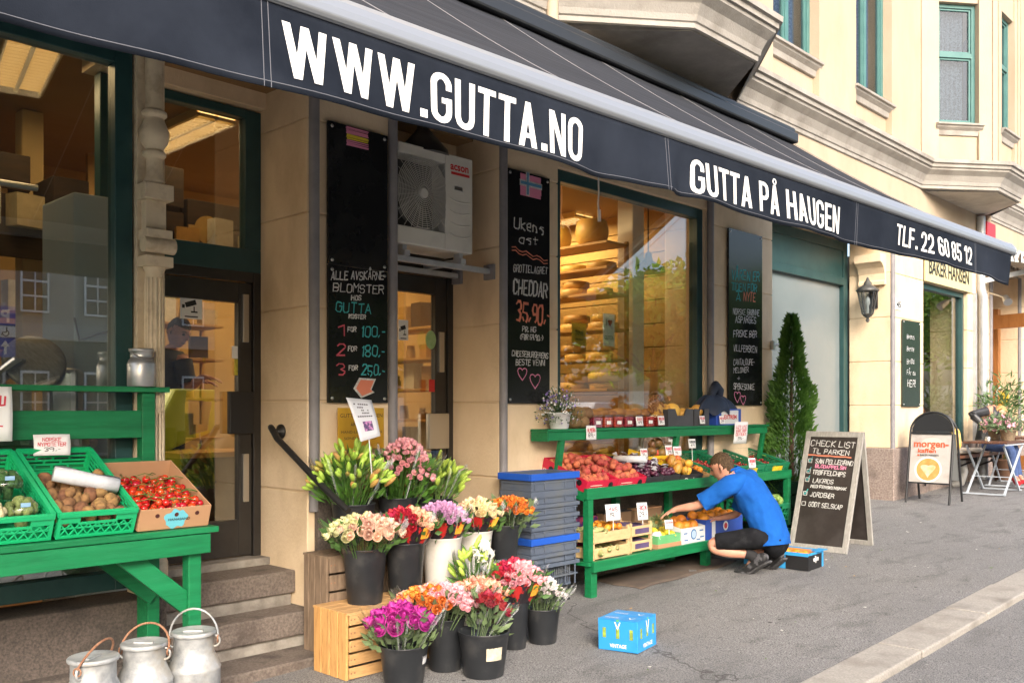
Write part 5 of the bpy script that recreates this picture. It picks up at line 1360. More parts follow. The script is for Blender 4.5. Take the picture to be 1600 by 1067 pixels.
for x in (SX0 + .015, 7.42, SX1 - .08): spart('upright', lambda m: m.beam((x + .03, -.13, ZM + .03), (x + .03, -.20, ZT - .024), .055, .04, (0, 1, 0)))
for x in (6.6, 7.42, 8.35): spart('rear_post', lambda m: m.box(x, x + .06, -.12, -.06, ZL, ZM + .0))

TILT = R(17)
def mid(x0, w, l, h, mats_, name, label, back=None, group=None, dz=0):
    return carton(name, label, w, l, h, (x0, SF_ + .04, ZM - .033 + dz), (TILT, 0, 0), mats_, group, back)
REDC = mat('red_fruit_carton', (.52, .012, .05), .5, (.46, .01, .04), 4)
REDC_IN = mat('cream_carton_inside', (.60, .50, .36), .8)
BLKC = mat('black_fruit_carton', (.02, .02, .022), .55, (.03, .03, .033), 5)
YELC = mat('yellow_fruit_carton', (.75, .52, .02), .5, (.68, .45, .02), 4)
WHT = mat('white_carton', (.62, .63, .62), .6, (.55, .57, .58), 5)
PEACH = mat('fuzzy_peach', (.40, .07, .045), .75, (.58, .24, .09), 16, rnd=.25, c3=(.24, .02, .03), sc3=18, lo=.45, hi=.75)
PLUM = mat('dark_plum', (.05, .012, .03), .35, (.09, .02, .05), 8, rnd=.3)
def dots(t, pts, r, ma, y=-.0015):
    m = MB()
    for x, z in pts: m.M = Matrix.Translation((x, y, z)) @ Matrix.Rotation(R(90), 4, 'X'); m.lathe([(r, 0), (r, .001)], 12)
    m.build('printed_dot', ma, t)
CREAMPRINT = mat('cream_print', (.70, .66, .52), .7)
for k, lab in enumerate(('red carton of peaches at the left end of the middle shelf', 'red carton of peaches second from the left on the middle shelf')):
    c = mid(5.75 + .405 * k, .395, .50, .10, (REDC, REDC_IN), 'fruit_carton', lab, .13, 'red peach cartons')
    m = MB(); vs, fs = fit_text('FRANGELLI', .2, .028, .02); m.add([(x + .04, -.002, y + .015) for x, y in vs], fs); m.box(.05, .2, -.0015, 0, .055, .06); m.build('lettering', CREAMPRINT, c)
    dots(c, ((.31, .05),), .03, BLACK)
    if not k:
        m = MB(); m.M = Matrix.Translation((-.0015, 0, 0)) @ Matrix.Rotation(R(-90), 4, 'Z')
        for x in (-.08, -.24, -.40): m.M = Matrix.Translation((-.0015, -x, .062)) @ Matrix.Rotation(R(-90), 4, 'Y'); m.lathe([(.026, 0), (.026, .001)], 12)
        m.build('printed_dot', BLACK, c)
        m = MB(); m.M = Matrix(((0, 0, -1, -.002), (-1, 0, 0, .48), (0, 1, 0, .02), (0, 0, 0, 1))); vs, fs = fit_text('FRANGELLI', .2, .03, .02); m.add([(x, y, 0) for x, y in vs], fs); m.build('lettering', CREAMPRINT, c)
    ph = proto(lambda m, k_: m.ball((0, 0, 0), .034, 14, 10, (1, 1, .93)), PEACH, 2)
    scatter('peach', 'dusky red peach in a red carton on the middle shelf', 'peach', 'peaches in the red cartons', ph, None, fill(c, .02, .375, .03, .46, .075, .066, .12, zfn=lambda x, y: .03 * (y / .46)) + fill(c, .05, .34, .10, .45, .125, .07, .2, .25, zfn=lambda x, y: .03 * (y / .46)), (.85, 1.12))
PBAG = glass('crinkled_plastic_bag', (.93, .93, .95), 1.75, .1)
for k, lab in enumerate(('black carton of bagged dark plums beside the peaches', 'black carton of bagged dark plums next to the mangoes')):
    c = mid(6.565 + .255 * k, .25, .50, .09, (BLKC, BLKC), 'fruit_carton', lab, .11, 'black plum cartons')
    ph = proto(lambda m, k_: m.ball((0, 0, 0), .021, 12, 8, (1, 1, 1.15)), PLUM, 2)
    scatter('plum', 'dark purple plum in a black carton on the middle shelf', 'plum', 'plums in the black cartons', ph, None, fill(c, .02, .23, .03, .46, .085, .046, .2, zfn=lambda x, y: .03 * y) + fill(c, .03, .22, .04, .45, .118, .05, .3, .3), (.85, 1.2))
    m = MB(); rr = random.Random(k)
    for _ in range(26):
        x, y = rr.uniform(.03, .22), rr.uniform(.04, .46); a = rr.uniform(0, 3.14); L_ = rr.uniform(.02, .045); dx, dy = math.cos(a) * L_, math.sin(a) * L_
        m.add([(x - dx, y - dy, .13 + rr.uniform(0, .03)), (x + dy * .5, y - dx * .5, .135 + rr.uniform(0, .03)), (x + dx, y + dy, .13 + rr.uniform(0, .03)), (x - dy * .5, y + dx * .5, .145 + rr.uniform(0, .03))], [(0, 1, 2), (0, 2, 3)])
    m.build('plastic_bag', mat('white_bag_crease', (.55, .55, .60), .3), c)
t = thing('bag_roll', 'white roll of plastic bags lying between peaches and plums', 'bag roll', (6.62, -.26, 1.235)); t.rotation_euler = (R(17), R(0), R(-72))
m = MB(); m.M = Matrix.Rotation(R(90), 4, 'Y'); m.lathe([(.010, -.15), (.03, -.15), (.032, .0), (.03, .15), (.01, .15), (.01, .1)], 16); m.build('roll', BAGROLL, t)
MANGO = mat('yellow_mango', (.66, .36, .04), .45, (.60, .22, .05), 6, rnd=.2, c3=(.30, .34, .05), sc3=5)
DMANGO = mat('dark_red_mango', (.22, .09, .03), .4, (.12, .12, .04), 6, rnd=.3)
APPLE = mat('orange_red_apricot', (.66, .20, .04), .55, (.55, .06, .04), 10, rnd=.2)
GRAPEF = mat('orange_fruit', (.72, .27, .02), .5, (.68, .22, .02), 60, .15, 150, rnd=.1)
LEMON = mat('yellow_lemon', (.70, .55, .03), .45, (.62, .50, .05), 8, rnd=.1)
c = mid(7.08, .37, .44, .08, (BLKC, BLKC), 'fruit_carton', 'black carton of yellow mangoes and apricots in front of the yellow carton')
m = MB(); vs, fs = fit_text('Dandy', .18, .03, .02); m.add([(x + .08, -.002, y + .02) for x, y in vs], fs); m.build('lettering', WHITE, c)
mg = proto(lambda m, k_: m.ball((0, 0, 0), .048, 14, 10, (1.35, .95, .85), .02), MANGO, 3)
scatter('mango', 'large yellow mango in the black carton', 'mango', 'mangoes in the black carton', mg, None, fill(c, .03, .34, .04, .24, .075, .10, .15) + [mx(c) @ Vector((.10, .2, .15)), mx(c) @ Vector((.27, .12, .14))], (.8, 1.1))
ap = proto(lambda m, k_: m.ball((0, 0, 0), .033, 12, 9, (1, 1, .92)), APPLE, 2)
scatter('apricot', 'orange red apricot behind the yellow mangoes', 'apricot', 'apricots on the middle shelf', ap, None, fill(c, .12, .37, .22, .43, .08, .062, .2, zfn=lambda x, y: .05), (.85, 1.1))
c = mid(7.46, .11, .30, .07, (WOODP, WOODP), 'wooden_punnet', 'small pale wooden punnet of oranges at the end of the mango row')
orp = proto(lambda m, k_: m.ball((0, 0, 0), .036, 14, 10, (1, 1, .95)), GRAPEF, 2)
scatter('orange', 'small bright orange in the wooden punnet', 'orange', 'oranges in the wooden punnet', orp, None, fill(c, .005, .11, .04, .30, .075, .07, .1), (.8, 1))
c = thing('fruit_carton', 'bright yellow carton of dark mangoes behind the plums', 'carton', (6.93, -.20, 1.145)); c.rotation_euler = (R(12), 0, 0)
for nm, bx in (('front_panel', (0, .47, 0, .008, 0, .10)), ('side_panel', (.462, .47, .0085, .22, 0, .10)), ('side_panel', (0, .008, .0085, .22, 0, .12)), ('carton_floor', (.008, .462, .009, .22, 0, .006))):
    m = MB(); m.box(*bx); m.build(nm, YELC if 'floor' not in nm else KRAFT_IN, c, bevel=.002)
m = MB(); vs, fs = fit_text('ELCORTH', .22, .035, .03); m.add([(x + .05, -.002, y + .04) for x, y in vs], fs); m.build('lettering', mat('maroon_print', (.22, .03, .02), .6), c)
m = MB(); m.box(.34, .42, -.0015, .002, .015, .075); m.build('printed_square', mat('green_print', (.02, .12, .06), .6), c)
M4 = mx(c)
scatter('mango', 'dark red green mango heaped in the yellow carton', 'mango', 'mangoes in the yellow carton', proto(lambda m, k_: m.ball((0, 0, 0), .05, 12, 9, (1.2, .95, .9), .02), DMANGO, 3), None, [M4 @ Vector((x, y, z)) for x, y, z in ((.08, .1, .10), (.2, .1, .12), (.32, .08, .10), (.4, .12, .12), (.26, .15, .17), (.36, .16, .18))])
CHERRY = mat('dark_cherry', (.20, .012, .015), .25, (.30, .03, .02), 5, rnd=.3)
for k, lab in enumerate(('dark green crate with a few cherries, left one of the sloping crates', 'dark green crate of cherry punnets in the middle of the sloping crates', 'dark green crate of cherries at the right end of the middle shelf')):
    c = plastic_crate('plastic_crate', lab, .50, .52, .115, (7.58 + .52 * k, SF_ + .045, ZM - .03), R(16), 0, CRATED, 'dark green crates on the middle shelf')
    cp = proto(lambda m, k_: m.ball((0, 0, 0), .013, 10, 7), CHERRY, 2)
    scatter('cherry', 'small dark red cherry in a dark green crate', 'cherry', 'cherries in the dark green crates', cp, None, fill(c, .03, .47, .16, .44, .04, .038, .4, .25), (.85, 1.2))
    if k:
        m = MB(); m.box(.14, .34, -.012, -.009, .03, .085); m.build('yellow_tag', mat('yellow_tag', (.75, .58, .02), .6, (.55, .38, .02), 30), c)
# things on the top shelf
def pot_plant(name, label, pos, pot_r, pot_h, potm, crown, leafm, flowers, n=420, lw=.012, ll=.03, droop=.1, sq=1):
    t = thing(name, label, 'potted plant', pos)
    m = MB(); m.lathe([(pot_r * .72, 0), (pot_r * .76, .006), (pot_r * .95, pot_h * .9), (pot_r * 1.04, pot_h * .92), (pot_r * 1.04, pot_h), (pot_r * .9, pot_h), (pot_r * .85, pot_h * .85), (0, pot_h * .85)], 28, cap1=False); m.build('pot', potm, t)
    m = MB(); rr = random.Random(len(label))
    pts = []
    for _ in range(n):
        v = Vector((rr.gauss(0, 1), rr.gauss(0, 1), rr.gauss(0, 1))).normalized() * rr.random() ** .45
        p = Vector((v.x * crown[0], v.y * crown[1], v.z * crown[2] + crown[3] - droop * (v.x ** 2 + v.y ** 2)))
        pts.append(p); m.leaf(p, (v.x + rr.gauss(0, .5), v.y + rr.gauss(0, .5), rr.gauss(.3, .6)), ll * rr.uniform(.6, 1.3), lw)
    for p in pts[::12]: m.tube([(p.x * .1, p.y * .1, pot_h * .8), p * .6 + Vector((0, 0, pot_h * .4)), p], .0018, 4, False)
    m.build('leaves', leafm, t)
    for fm, k, s in flowers:
        m = MB()
        for p in rr.sample(pts, min(k, len(pts))):
            q = p * 1.04; nv = Vector((p.x, p.y - crown[1] * .6, p.z - crown[3])); nv = nv.normalized() if nv.length > 1e-4 else Vector((0, -1, 0))
            for j in range(5):
                a = j * 1.2566; e1 = nv.orthogonal().normalized(); e2 = nv.cross(e1); m.leaf(q, e1 * math.cos(a) + e2 * math.sin(a) + nv * .25, s, s * .75, nv)
        m.build('flowers', fm, t)
    return t
SMALLG = mat('fine_green_leaf', (.035, .085, .025), .6, (.05, .12, .03), 10)
VIO = mat('violet_flower', (.28, .20, .55), .6); WFL = mat('white_flower', (.72, .72, .72), .6)
pw = W(874, 668, 5.06)
pot_plant('lobelia_pot', 'white pot of trailing white and violet flowers on the left end of the top shelf', (pw.x, pw.y, ZT), .10, .135, WHT, (.21, .17, .17, .21), SMALLG, [(WFL, 150, .011), (VIO, 70, .013)], 700, .009, .024, .1)
BROWNF = mat('brown_netted_melon', (.18, .10, .045), .7, (.24, .15, .07), 40, .3, 60, rnd=.15)
CANT = mat('yellow_cantaloupe', (.62, .33, .05), .6, (.68, .42, .10), 30, .2, 40, rnd=.12)
BREAD = mat('brown_loaf', (.38, .19, .06), .6, (.28, .12, .04), 8, .1, rnd=.1)
for k, (px, py) in enumerate(((899, 655), (912, 658), (905, 644), (918, 646))):
    q = W(px, py, 5.05); 
    scatter('brown_melon', 'brown netted melon lying beside the white flower pot', 'melon', 'brown melons beside the flower pot', proto(lambda m, k_: m.ball((0, 0, 0), .065, 14, 10, (1.1, 1, .85)), BROWNF, 1), None, [Vector((q.x, q.y + .02, ZT + .055 + .075 * (k > 1)))], (.95, 1.05))[0].rotation_euler = (0, 0, k)
for k in range(7):
    q = W(928 + 13 * k, 640, 5.14)
    o = scatter('bread_loaf', 'brown crusty loaf lying behind the cherry punnets', 'bread', 'loaves behind the punnets', proto(lambda m, k_: m.ball((0, 0, 0), .07, 14, 10, (1.5, .8, .6)), BREAD, 1), None, [Vector((q.x, q.y, ZT + .12 + .012 * (k % 2)))], (.9, 1.1))[0]; o.rotation_euler = (0, 0, sr.uniform(-.4, .4))
PUN = glass('clear_punnet', (.93, .93, .93), 1.7, .06)
STRAW = mat('red_berry_fruit', (.38, .02, .03), .3, (.28, .015, .04), 12, rnd=.3)
for k in range(7):
    x = FX(929 + 16.5 * k, 5.0); 
    t = thing('berry_punnet', 'clear plastic punnet of red berries in the row on the top shelf', 'punnet', (x, -.195, ZT + .001), 0, 'berry punnets on the top shelf')
    m = MB(); m.box(.002, .122, .002, .098, .0, .094); m.build('tub', PUN, t, bevel=.006)
    m = MB(); m.box(0, .124, 0, .10, .095, .112); m.build('lid', PUN, t, bevel=.005)
    m = MB(); m.box(.03, .09, -.0015, .0005, .03, .06); m.build('label', WHITE, t)
    m = MB()
    for i in range(4):
        for j in range(3):
            for l in range(4): m.ball((.018 + .029 * i + sr.uniform(-.003, .003), .018 + .031 * j, .016 + .021 * l), .015, 8, 6, wob=.06)
    m.build('berries', STRAW, t)
BLKT = mat('dark_grey_carton', (.045, .045, .05), .6, (.06, .06, .066), 5)
for k, (a, b, lab) in enumerate(((1044, 1083, 'dark grey cut out carton of yellow melons on the top shelf'), (1085, 1108, 'dark grey narrow carton of yellow melons beside the blue box'))):
    x0, x1 = FX(a, 5.0), FX(b, 5.0)
    t = thing('fruit_carton', lab, 'carton', (x0, -.2, ZT + .001), 0, 'grey melon cartons')
    w = x1 - x0; 
    for yy in (0, .152):
        m = MB(); h1, h2 = .165, .10
        pl_ = [(0, 0), (w, 0), (w, h1), (w * .72, h1), (w * .64, h2), (w * .36, h2), (w * .28, h1), (0, h1)]
        m.add([(x, yy, z) for x, z in pl_] + [(x, yy + .008, z) for x, z in pl_], [list(range(8)), list(range(8, 16))[::-1]] + [(i, 8 + i, 8 + (i + 1) % 8, (i + 1) % 8) for i in range(8)])
        m.build('front_panel' if not yy else 'back_panel', BLKT, t)
    for xx in (0.001, w - .009):
        m = MB(); m.box(xx, xx + .008, .0085, .151, 0, .16); m.build('side_panel', BLKT, t)
    M4 = mx(t); nn = 3 if not k else 2
    os_ = scatter('melon', 'round yellow netted melon in a dark grey carton', 'melon', 'yellow melons in the grey cartons', proto(lambda m, k_: m.ball((0, 0, 0), .075, 16, 11, (1, 1, .93)), CANT, 1), None, [M4 @ Vector((w * (i + .5) / nn, .08 + .02 * (i % 2), .105 + .04 * (i % 2))) for i in range(nn)])
for k in range(2):
    q = W(1024 + 14 * k, 638, 5.13)
    scatter('melon', 'round yellow netted melon behind the last punnets', 'melon', 'yellow melons behind the punnets', proto(lambda m, k_: m.ball((0, 0, 0), .075, 16, 11, (1, 1, .93)), CANT, 1), None, [Vector((q.x, q.y, ZT + .15))])
x0, x1 = FX(1119, 5.0), FX(1158, 5.0)
DBLUE = mat('royal_blue_carton', (.02, .06, .33), .45, (.025, .08, .38), 4)
t = thing('fruit_carton', 'blue and white printed fruit carton at the right of the top shelf', 'carton', (x0, -.20, ZT + .001)); w = x1 - x0
m = MB(); m.box(0, w, 0, .16, 0, .165); m.build('carton_body', DBLUE, t, bevel=.003)
m = MB(); m.box(w * .2, w * .88, -.002, .001, .012, .15); m.build('printed_panel', WHT, t)
m = MB(); vs, fs = fit_text('EXTREM', w * .5, .045, .03); m.add([(x + w * .3, -.004, y + .06) for x, y in vs], fs); m.build('lettering', RED, t)
NAVY = mat('navy_jacket_cloth', (.010, .018, .040), .7, (.014, .026, .058), 6, .2, 40)
t = thing('jacket', 'dark navy jacket thrown over the boxes on the top shelf', 'jacket', (FX(1118, 5.08), -.10, ZT + .16))
m = MB(); rr = random.Random(4)
def jk(u, v):
    a = u * 2 * math.pi; b = v * math.pi * .5; k = 1 + .12 * math.sin(5 * a + 4 * v) + .06 * math.sin(9 * a)
    return (.36 * k * math.cos(a) * math.sin(b) , .12 * k * math.sin(a) * math.sin(b), .15 * math.cos(b) + .025 * math.sin(7 * a) * math.sin(b) - .04 * math.sin(b) ** 3)
m.grid(jk, 48, 14); m.build('jacket_body', NAVY, t)
m = MB(); m.tube([(-.06, 0, .12), (-.03, -.01, .2), (.03, 0, .24), (.09, -.01, .19), (.10, 0, .12)], [.035, .045, .055, .05, .04], 12)
m.build('sleeve', NAVY, t)
t = thing('snack_bag', 'clear bag of brown pretzels standing behind the punnets', 'bag', (FX(1022, 5.12), -.10, ZT + .002))
m = MB()
for _ in range(70):
    v = Vector((sr.gauss(0, .5), sr.gauss(0, .3), sr.gauss(0, .5)))
    p = Vector((v.x * .10, v.y * .05, .20 + v.z * .07)); a = sr.uniform(0, 6)
    m.tube([p + Vector((.022 * math.cos(b + a), .006 * math.sin(2 * b), .022 * math.sin(b))) for b in [i * 1.05 for i in range(7)]], .006, 6)
m.build('pretzels', BREAD, t)
m = MB(); m.ball((0, 0, .2), .13, 16, 12, (1.1, .55, 1)); m.build('film', FILM, t)
m = MB(); m.box(-.1, .1, -.04, .04, 0, .10); m.build('base_tray', KRAFT, t, bevel=.004)

# things on the lower shelf
def tray(label, x0, w, y0, l, z, h, n=2, group='pale wooden fruit trays', paper=None):
    t = thing('wooden_tray', label, 'fruit tray', (x0, y0, z), 0, group)
    for zz in (.012, ):
        for nm, bx in (('front_slat', (.012, w - .012, 0, .007, zz, h * .78)), ('back_slat', (.012, w - .012, l - .007, l, zz, h * .78)), ('end_slat', (0, .008, .012, l - .012, zz, h * .78)), ('end_slat', (w - .008, w, .012, l - .012, zz, h * .78))):
            m = MB(); m.box(*bx); m.build(nm, WOODL, t, bevel=.0015)
    for cx_ in (.009, w - .031):
        for cy_ in (.008, l - .03): m = MB(); m.box(cx_, cx_ + .022, cy_, cy_ + .022, 0, h); m.build('corner_post', WOODL, t, bevel=.002)
    m = MB(); m.box(.01, w - .01, .01, l - .01, .010, .016); m.build('tray_floor', WOODL, t)
    return t
WOODL = mat('pale_poplar_wood', (.62, .43, .22), .7, (.56, .38, .19), 6, .1, 40, stretch=(2, 6, 9), c3=(.46, .30, .15), sc3=5)
CORN = mat('pale_green_corn_husk', (.32, .34, .12), .6, (.44, .44, .20), 14, stretch=(8, 1, 1), rnd=.15)
y0 = LF + .03
ta = tray('pale wooden tray of sweetcorn in husks at the bottom of the left pile', 5.80, .50, y0, .36, ZL, .125)
tb_ = tray('pale wooden tray of mixed citrus and corn on top of the left pile', 5.80, .50, y0, .36, ZL + .127, .125)
tcn = tray('pale wooden tray with purple paper at the bottom of the second pile', 6.34, .32, y0 + .03, .36, ZL, .125)
tdn = tray('pale wooden tray lined with purple paper on top of the second pile', 6.34, .32, y0 + .03, .36, ZL + .127, .125)
crn = proto(lambda m, k: m.tube([(-.13, 0, 0), (-.10, 0, .004), (0, 0, .006), (.09, 0, 0), (.14, .01, 0)], [.008, .022, .026, .018, .004], 10), CORN, 2)
def lay(name, label, cat, group, pr_, pts, rz0=0):
    os_ = scatter(name, label, cat, group, pr_, None, pts, (.85, 1.1))
    for o in os_: o.rotation_euler = (sr.uniform(0, 6), sr.gauss(0, .15), rz0 + sr.gauss(0, .3))
lay('corn_cob', 'pale green husked corn cob in the lowest wooden tray', 'corn', 'corn cobs in the wooden trays', crn, [mx(ta) @ Vector((.12 + .14 * (i % 3), .06 + .09 * (i // 3), .07)) for i in range(9)], 1.2)
lay('corn_cob', 'pale corn cob wrapped beside the citrus', 'corn', 'corn cobs beside the citrus', crn, [mx(tb_) @ Vector((.12 + .12 * (i % 2), .06 + .1 * (i // 2), .10)) for i in range(6)], .3)
scatter('citrus_fruit', 'small orange yellow citrus in the upper wooden tray', 'citrus fruit', 'citrus in the upper tray', orp, None, [mx(tb_) @ Vector((.26 + .075 * (i % 3), .06 + .085 * (i // 3), .115 + .01 * (i % 2))) for i in range(9)], (.8, 1))
PURP = mat('purple_tissue', (.07, .045, .11), .7, (.10, .07, .16), 10, .3)
for q in (tcn, tdn):
    m = MB(); m.grid(lambda u, v: (.012 + .296 * u, .015 + .33 * v, .085 + .012 * math.sin(u * 11 + v * 7)), 12, 12); m.build('paper_lining', PURP, q)
    m = MB(); m.box(.06, .26, -.0015, .001, .03, .075); m.build('paper_window', PURP, q)
pg = thing('fruit_carton', 'purple printed carton behind the citrus tray on the lower shelf', 'carton', (5.83, -.16, ZL + .001))
m = MB(); m.box(0, .46, 0, .10, 0, .30); m.build('carton_body', mat('purple_print_card', (.05, .015, .10), .5, (.30, .03, .08), 9, lo=.55, hi=.6), pg, bevel=.004)
for x, w_, lab in ((6.4, .4, 'brown cardboard box standing at the back of the lower shelf'), (6.85, .42, 'dark cardboard box behind the pineapple')):
    bxx = thing('storage_box', lab, 'box', (x, -.14, ZL + .001)); m = MB(); m.box(0, w_, 0, .09, 0, .30); m.build('carton_body', mat('dim_cardboard', (.20, .12, .065), .8), bxx, bevel=.004)
    m = MB(); m.box(0, w_, -.004, .09, .30, .31); m.build('lid', BLKC if x < 6.5 else KRAFT, bxx)
LGRN = mat('pale_green_punnet', (.10, .34, .13), .4, (.14, .40, .18), 5)
t = carton('fruit_punnet', 'pale green punnet of lemons with a brown base on the lower shelf', .35, .30, .115, (6.69, y0, ZL), (0, 0, 0), (LGRN, KRAFT_IN))
m = MB(); m.box(-.004, .354, -.006, .30, 0, .04); m.build('cardboard_base', KRAFT, t, bevel=.002)
lm = proto(lambda m, k: m.lathe([(.003, -.05), (.012, -.042), (.028, -.022), (.032, 0), (.028, .022), (.012, .042), (.004, .05)], 12), LEMON, 1)
scatter('lemon', 'bright yellow lemon in the pale green punnet', 'lemon', 'lemons in the green punnet', lm, None, [mx(t) @ Vector((.13 + .07 * (i % 3), .05 + .075 * (i // 3), .105 + .03 * (i % 2))) for i in range(9)], (.9, 1.1))
scatter('lime', 'green lime among the lemons', 'lime', 'limes beside the lemons', proto(lambda m, k: m.ball((0, 0, 0), .032, 12, 8), mat('lime_green', (.18, .36, .04), .45), 1), None, [mx(t) @ Vector((.06 + .05 * i, .18 + .05 * (i % 2), .12)) for i in range(4)])
rl = thing('paper_roll', 'white paper roll standing in the lemon punnet', 'paper roll', mx(t) @ Vector((.045, .05, .105))); rl.rotation_euler = (R(80), 0, R(20))
m = MB(); m.lathe([(.014, -.04), (.04, -.04), (.04, .04), (.014, .04), (.014, -.03)], 18); m.build('roll', WHITE, rl)
PINE = mat('pineapple_skin', (.30, .17, .04), .7, (.16, .12, .03), 60, .8, 60)
PLEAF = mat('pineapple_leaf', (.08, .14, .05), .5, (.30, .32, .16), 12, stretch=(4, 4, 1))
for k, (x, y, lab) in enumerate(((6.99, -.30, 'pineapple lying with its crown to the left beneath the outstretched hand'), (7.12, -.24, 'pineapple lying behind the other one on the lower shelf'))):
    t = thing('pineapple', lab, 'pineapple', (x, y, ZL + .19)); t.rotation_euler = (0, R(-82), R(25 + 20 * k))
    m = MB(); m.lathe([(.02, -.10), (.05, -.085), (.062, -.03), (.06, .04), (.04, .085), (.015, .09)], 18); m.build('fruit_body', PINE, t)
    m = MB()
    for i in range(30):
        a = i * 2.4; q = i / 30; m.leaf((.012 * math.cos(a), .012 * math.sin(a), .08 + .03 * q), (math.cos(a), math.sin(a), .5 + 2 * q), .09 + .03 * q, .022, (0, 0, 1))
    m.build('crown', PLEAF, t)
t = carton('fruit_carton', 'white carton with a blue oval print holding large oranges', .385, .30, .145, (7.06, y0, ZL), (0, 0, 0), (WHT, KRAFT_IN), back=.2)
m = MB(); m.M = Matrix.Translation((.19, -.002, .08)) @ Matrix.Rotation(R(90), 4, 'X')
m.lathe([(.048, 0), (.048, .001)], 24); m.M = Matrix.Translation((.0, 0, 0))
for x, z in ((.06, .09), (.07, .03), (.32, .10), (.33, .04), (.27, .02)): m.box(x - .03, x + .03, -.0015, .001, z, z + .012)
m.build('blue_print', mat('blue_print', (.04, .13, .34), .6), t)
m = MB(); m.M = Matrix.Translation((.19, -.004, .08)) @ Matrix.Rotation(R(90), 4, 'X'); m.lathe([(.036, 0), (.036, .001)], 24); m.build('oval_print', mat('pale_blue_print', (.34, .46, .60), .6), t)
bo_ = proto(lambda m, k: m.ball((0, 0, 0), .055, 16, 11, (1, 1, .94)), GRAPEF, 2)
scatter('orange', 'large orange in the white carton on the lower shelf', 'orange', 'large oranges in the white carton', bo_, None, [mx(t) @ Vector((.07 + .11 * (i % 3), .08 + .12 * (i // 3), .15 + .03 * (i // 3))) for i in range(6)], (.9, 1.05))
t = carton('fruit_carton', 'blue carton with a red round seal holding loose oranges', .66, .30, .19, (7.46, y0, ZL), (0, 0, 0), (DBLUE, KRAFT_IN))
m = MB(); m.box(.10, .16, -.002, .001, .01, .185); m.build('white_stripe', WHT, t)
m = MB(); m.M = Matrix.Translation((.34, -.0025, .11)) @ Matrix.Rotation(R(90), 4, 'X'); m.lathe([(.045, 0), (.045, .001)], 20); m.build('seal', WHITE, t)
m = MB(); m.M = Matrix.Translation((.34, -.0045, .11)) @ Matrix.Rotation(R(90), 4, 'X'); m.lathe([(.028, 0), (.028, .001)], 20); m.build('red_seal', RED, t)
scatter('orange', 'large orange lying in the blue carton', 'orange', 'large oranges in the blue carton', bo_, None, [mx(t) @ Vector((.08 + .115 * (i % 5), .08 + .12 * (i // 5), .19 + .015 * (i % 2))) for i in range(10)], (.9, 1.05))
c = plastic_crate('plastic_crate', 'dark green crate of lettuce at the right end of the lower shelf', .60, .40, .18, (8.45, LF + .03, ZL + .06), R(8), 0, CRATED, 'crate on the lower shelf')
for k in range(5): head('lettuce', ('pale green lettuce head in the lower green crate'), 'lettuce', mat('lettuce_green', (.14, .26, .05), .6, (.26, .36, .10), 14, .4) if k == 0 else bpy.data.materials['lettuce_green'], mx(c) @ Vector((.1 + .2 * (k % 3), .12 + .15 * (k // 3), .17)), .085, False)['group'] = 'lettuce heads in the lower crate'
# cards on the stand
def pc(px, py, p, w, h, lines, label, rz=0, stick=.0, lean=8):
    q = W(px, py, p); price_card(label, q, w, h, lines, rz, lean, stick)
pc(924, 687, 4.96, .115, .12, [('r', 'ALMERIA', .8), ('k', '69,-', .6)], 'price card 69 clipped to the front of the top shelf at its left', R(-8), 0, 2)
pc(1000, 665, 4.98, .085, .085, [('r', 'BÆR', .7), ('k', '49', .5)], 'small price card among the left berry punnets', R(-8))
pc(1034, 664, 4.98, .085, .085, [('r', 'MORELLER', .8), ('k', '39,-', .6)], 'small price card in front of the last berry punnet', R(-8))
pc(1098, 662, 4.97, .075, .08, [('r', 'MELON', .8), ('k', '39', .5)], 'small price card on the narrow melon carton', R(-8))
pc(1129, 662, 4.97, .075, .08, [('r', 'NEKTAR', .8), ('k', '29', .5)], 'small price card in front of the blue and white carton', R(-8))
pc(1156, 693, 4.93, .20, .225, [('r', 'LITT UTE', .8), ('r', 'VÅRE BÆR', .8), ('r', 'OG FRUKT', .8), ('k', '59,-', .4)], 'large price card hanging from the right half of the top shelf', R(-10), 0, -6)
pc(1007, 715, 4.98, .085, .085, [('r', 'PLOMMER', .8), ('k', '39,-', .6)], 'price card stuck in the yellow carton', R(-12), .06)
pc(1046, 712, 4.99, .085, .10, [('r', 'MANGO', .8), ('k', '29', .5)], 'left of two price cards over the dark mangoes', R(-12), .08)
pc(1059, 712, 4.96, .10, .09, [('r', 'MANGO', .8), ('k', '19,-', .6)], 'right of two price cards over the dark mangoes', R(-12), .09)
pc(1082, 700, 5.0, .09, .09, [('k', 'FERSKEN', .8), ('k', '49', .5)], 'price card on a stick in the left dark green crate', R(-15), .12)
pc(1050, 690, 5.05, .09, .09, [('k', 'MANGO', .8), ('k', '19', .5)], 'price card on a stick in the rear of the mango carton', R(-15), .12)
pc(1176, 731, 4.69, .10, .10, [('r', 'JORDBÆR', .8), ('r', '39,-', .6)], 'price card on the front of the middle dark green crate', R(-12))
pc(959, 813, 4.70, .16, .135, [('r', 'MAIS', .6), ('k', '19,-', .5)], 'white price card reading MAIS over the citrus tray', R(-10), .10)
pc(1005, 812, 4.76, .115, .15, [('r', 'FIKEN', .7), ('k', '29,-', .7)], 'tall price card on a stick over the purple lined tray', R(-14), .13)
pc(1046, 826, 4.70, .10, .08, [('r', 'SITRON', .8), ('k', '29,-', .6)], 'small price card above the lemon punnet', R(-10), .15)

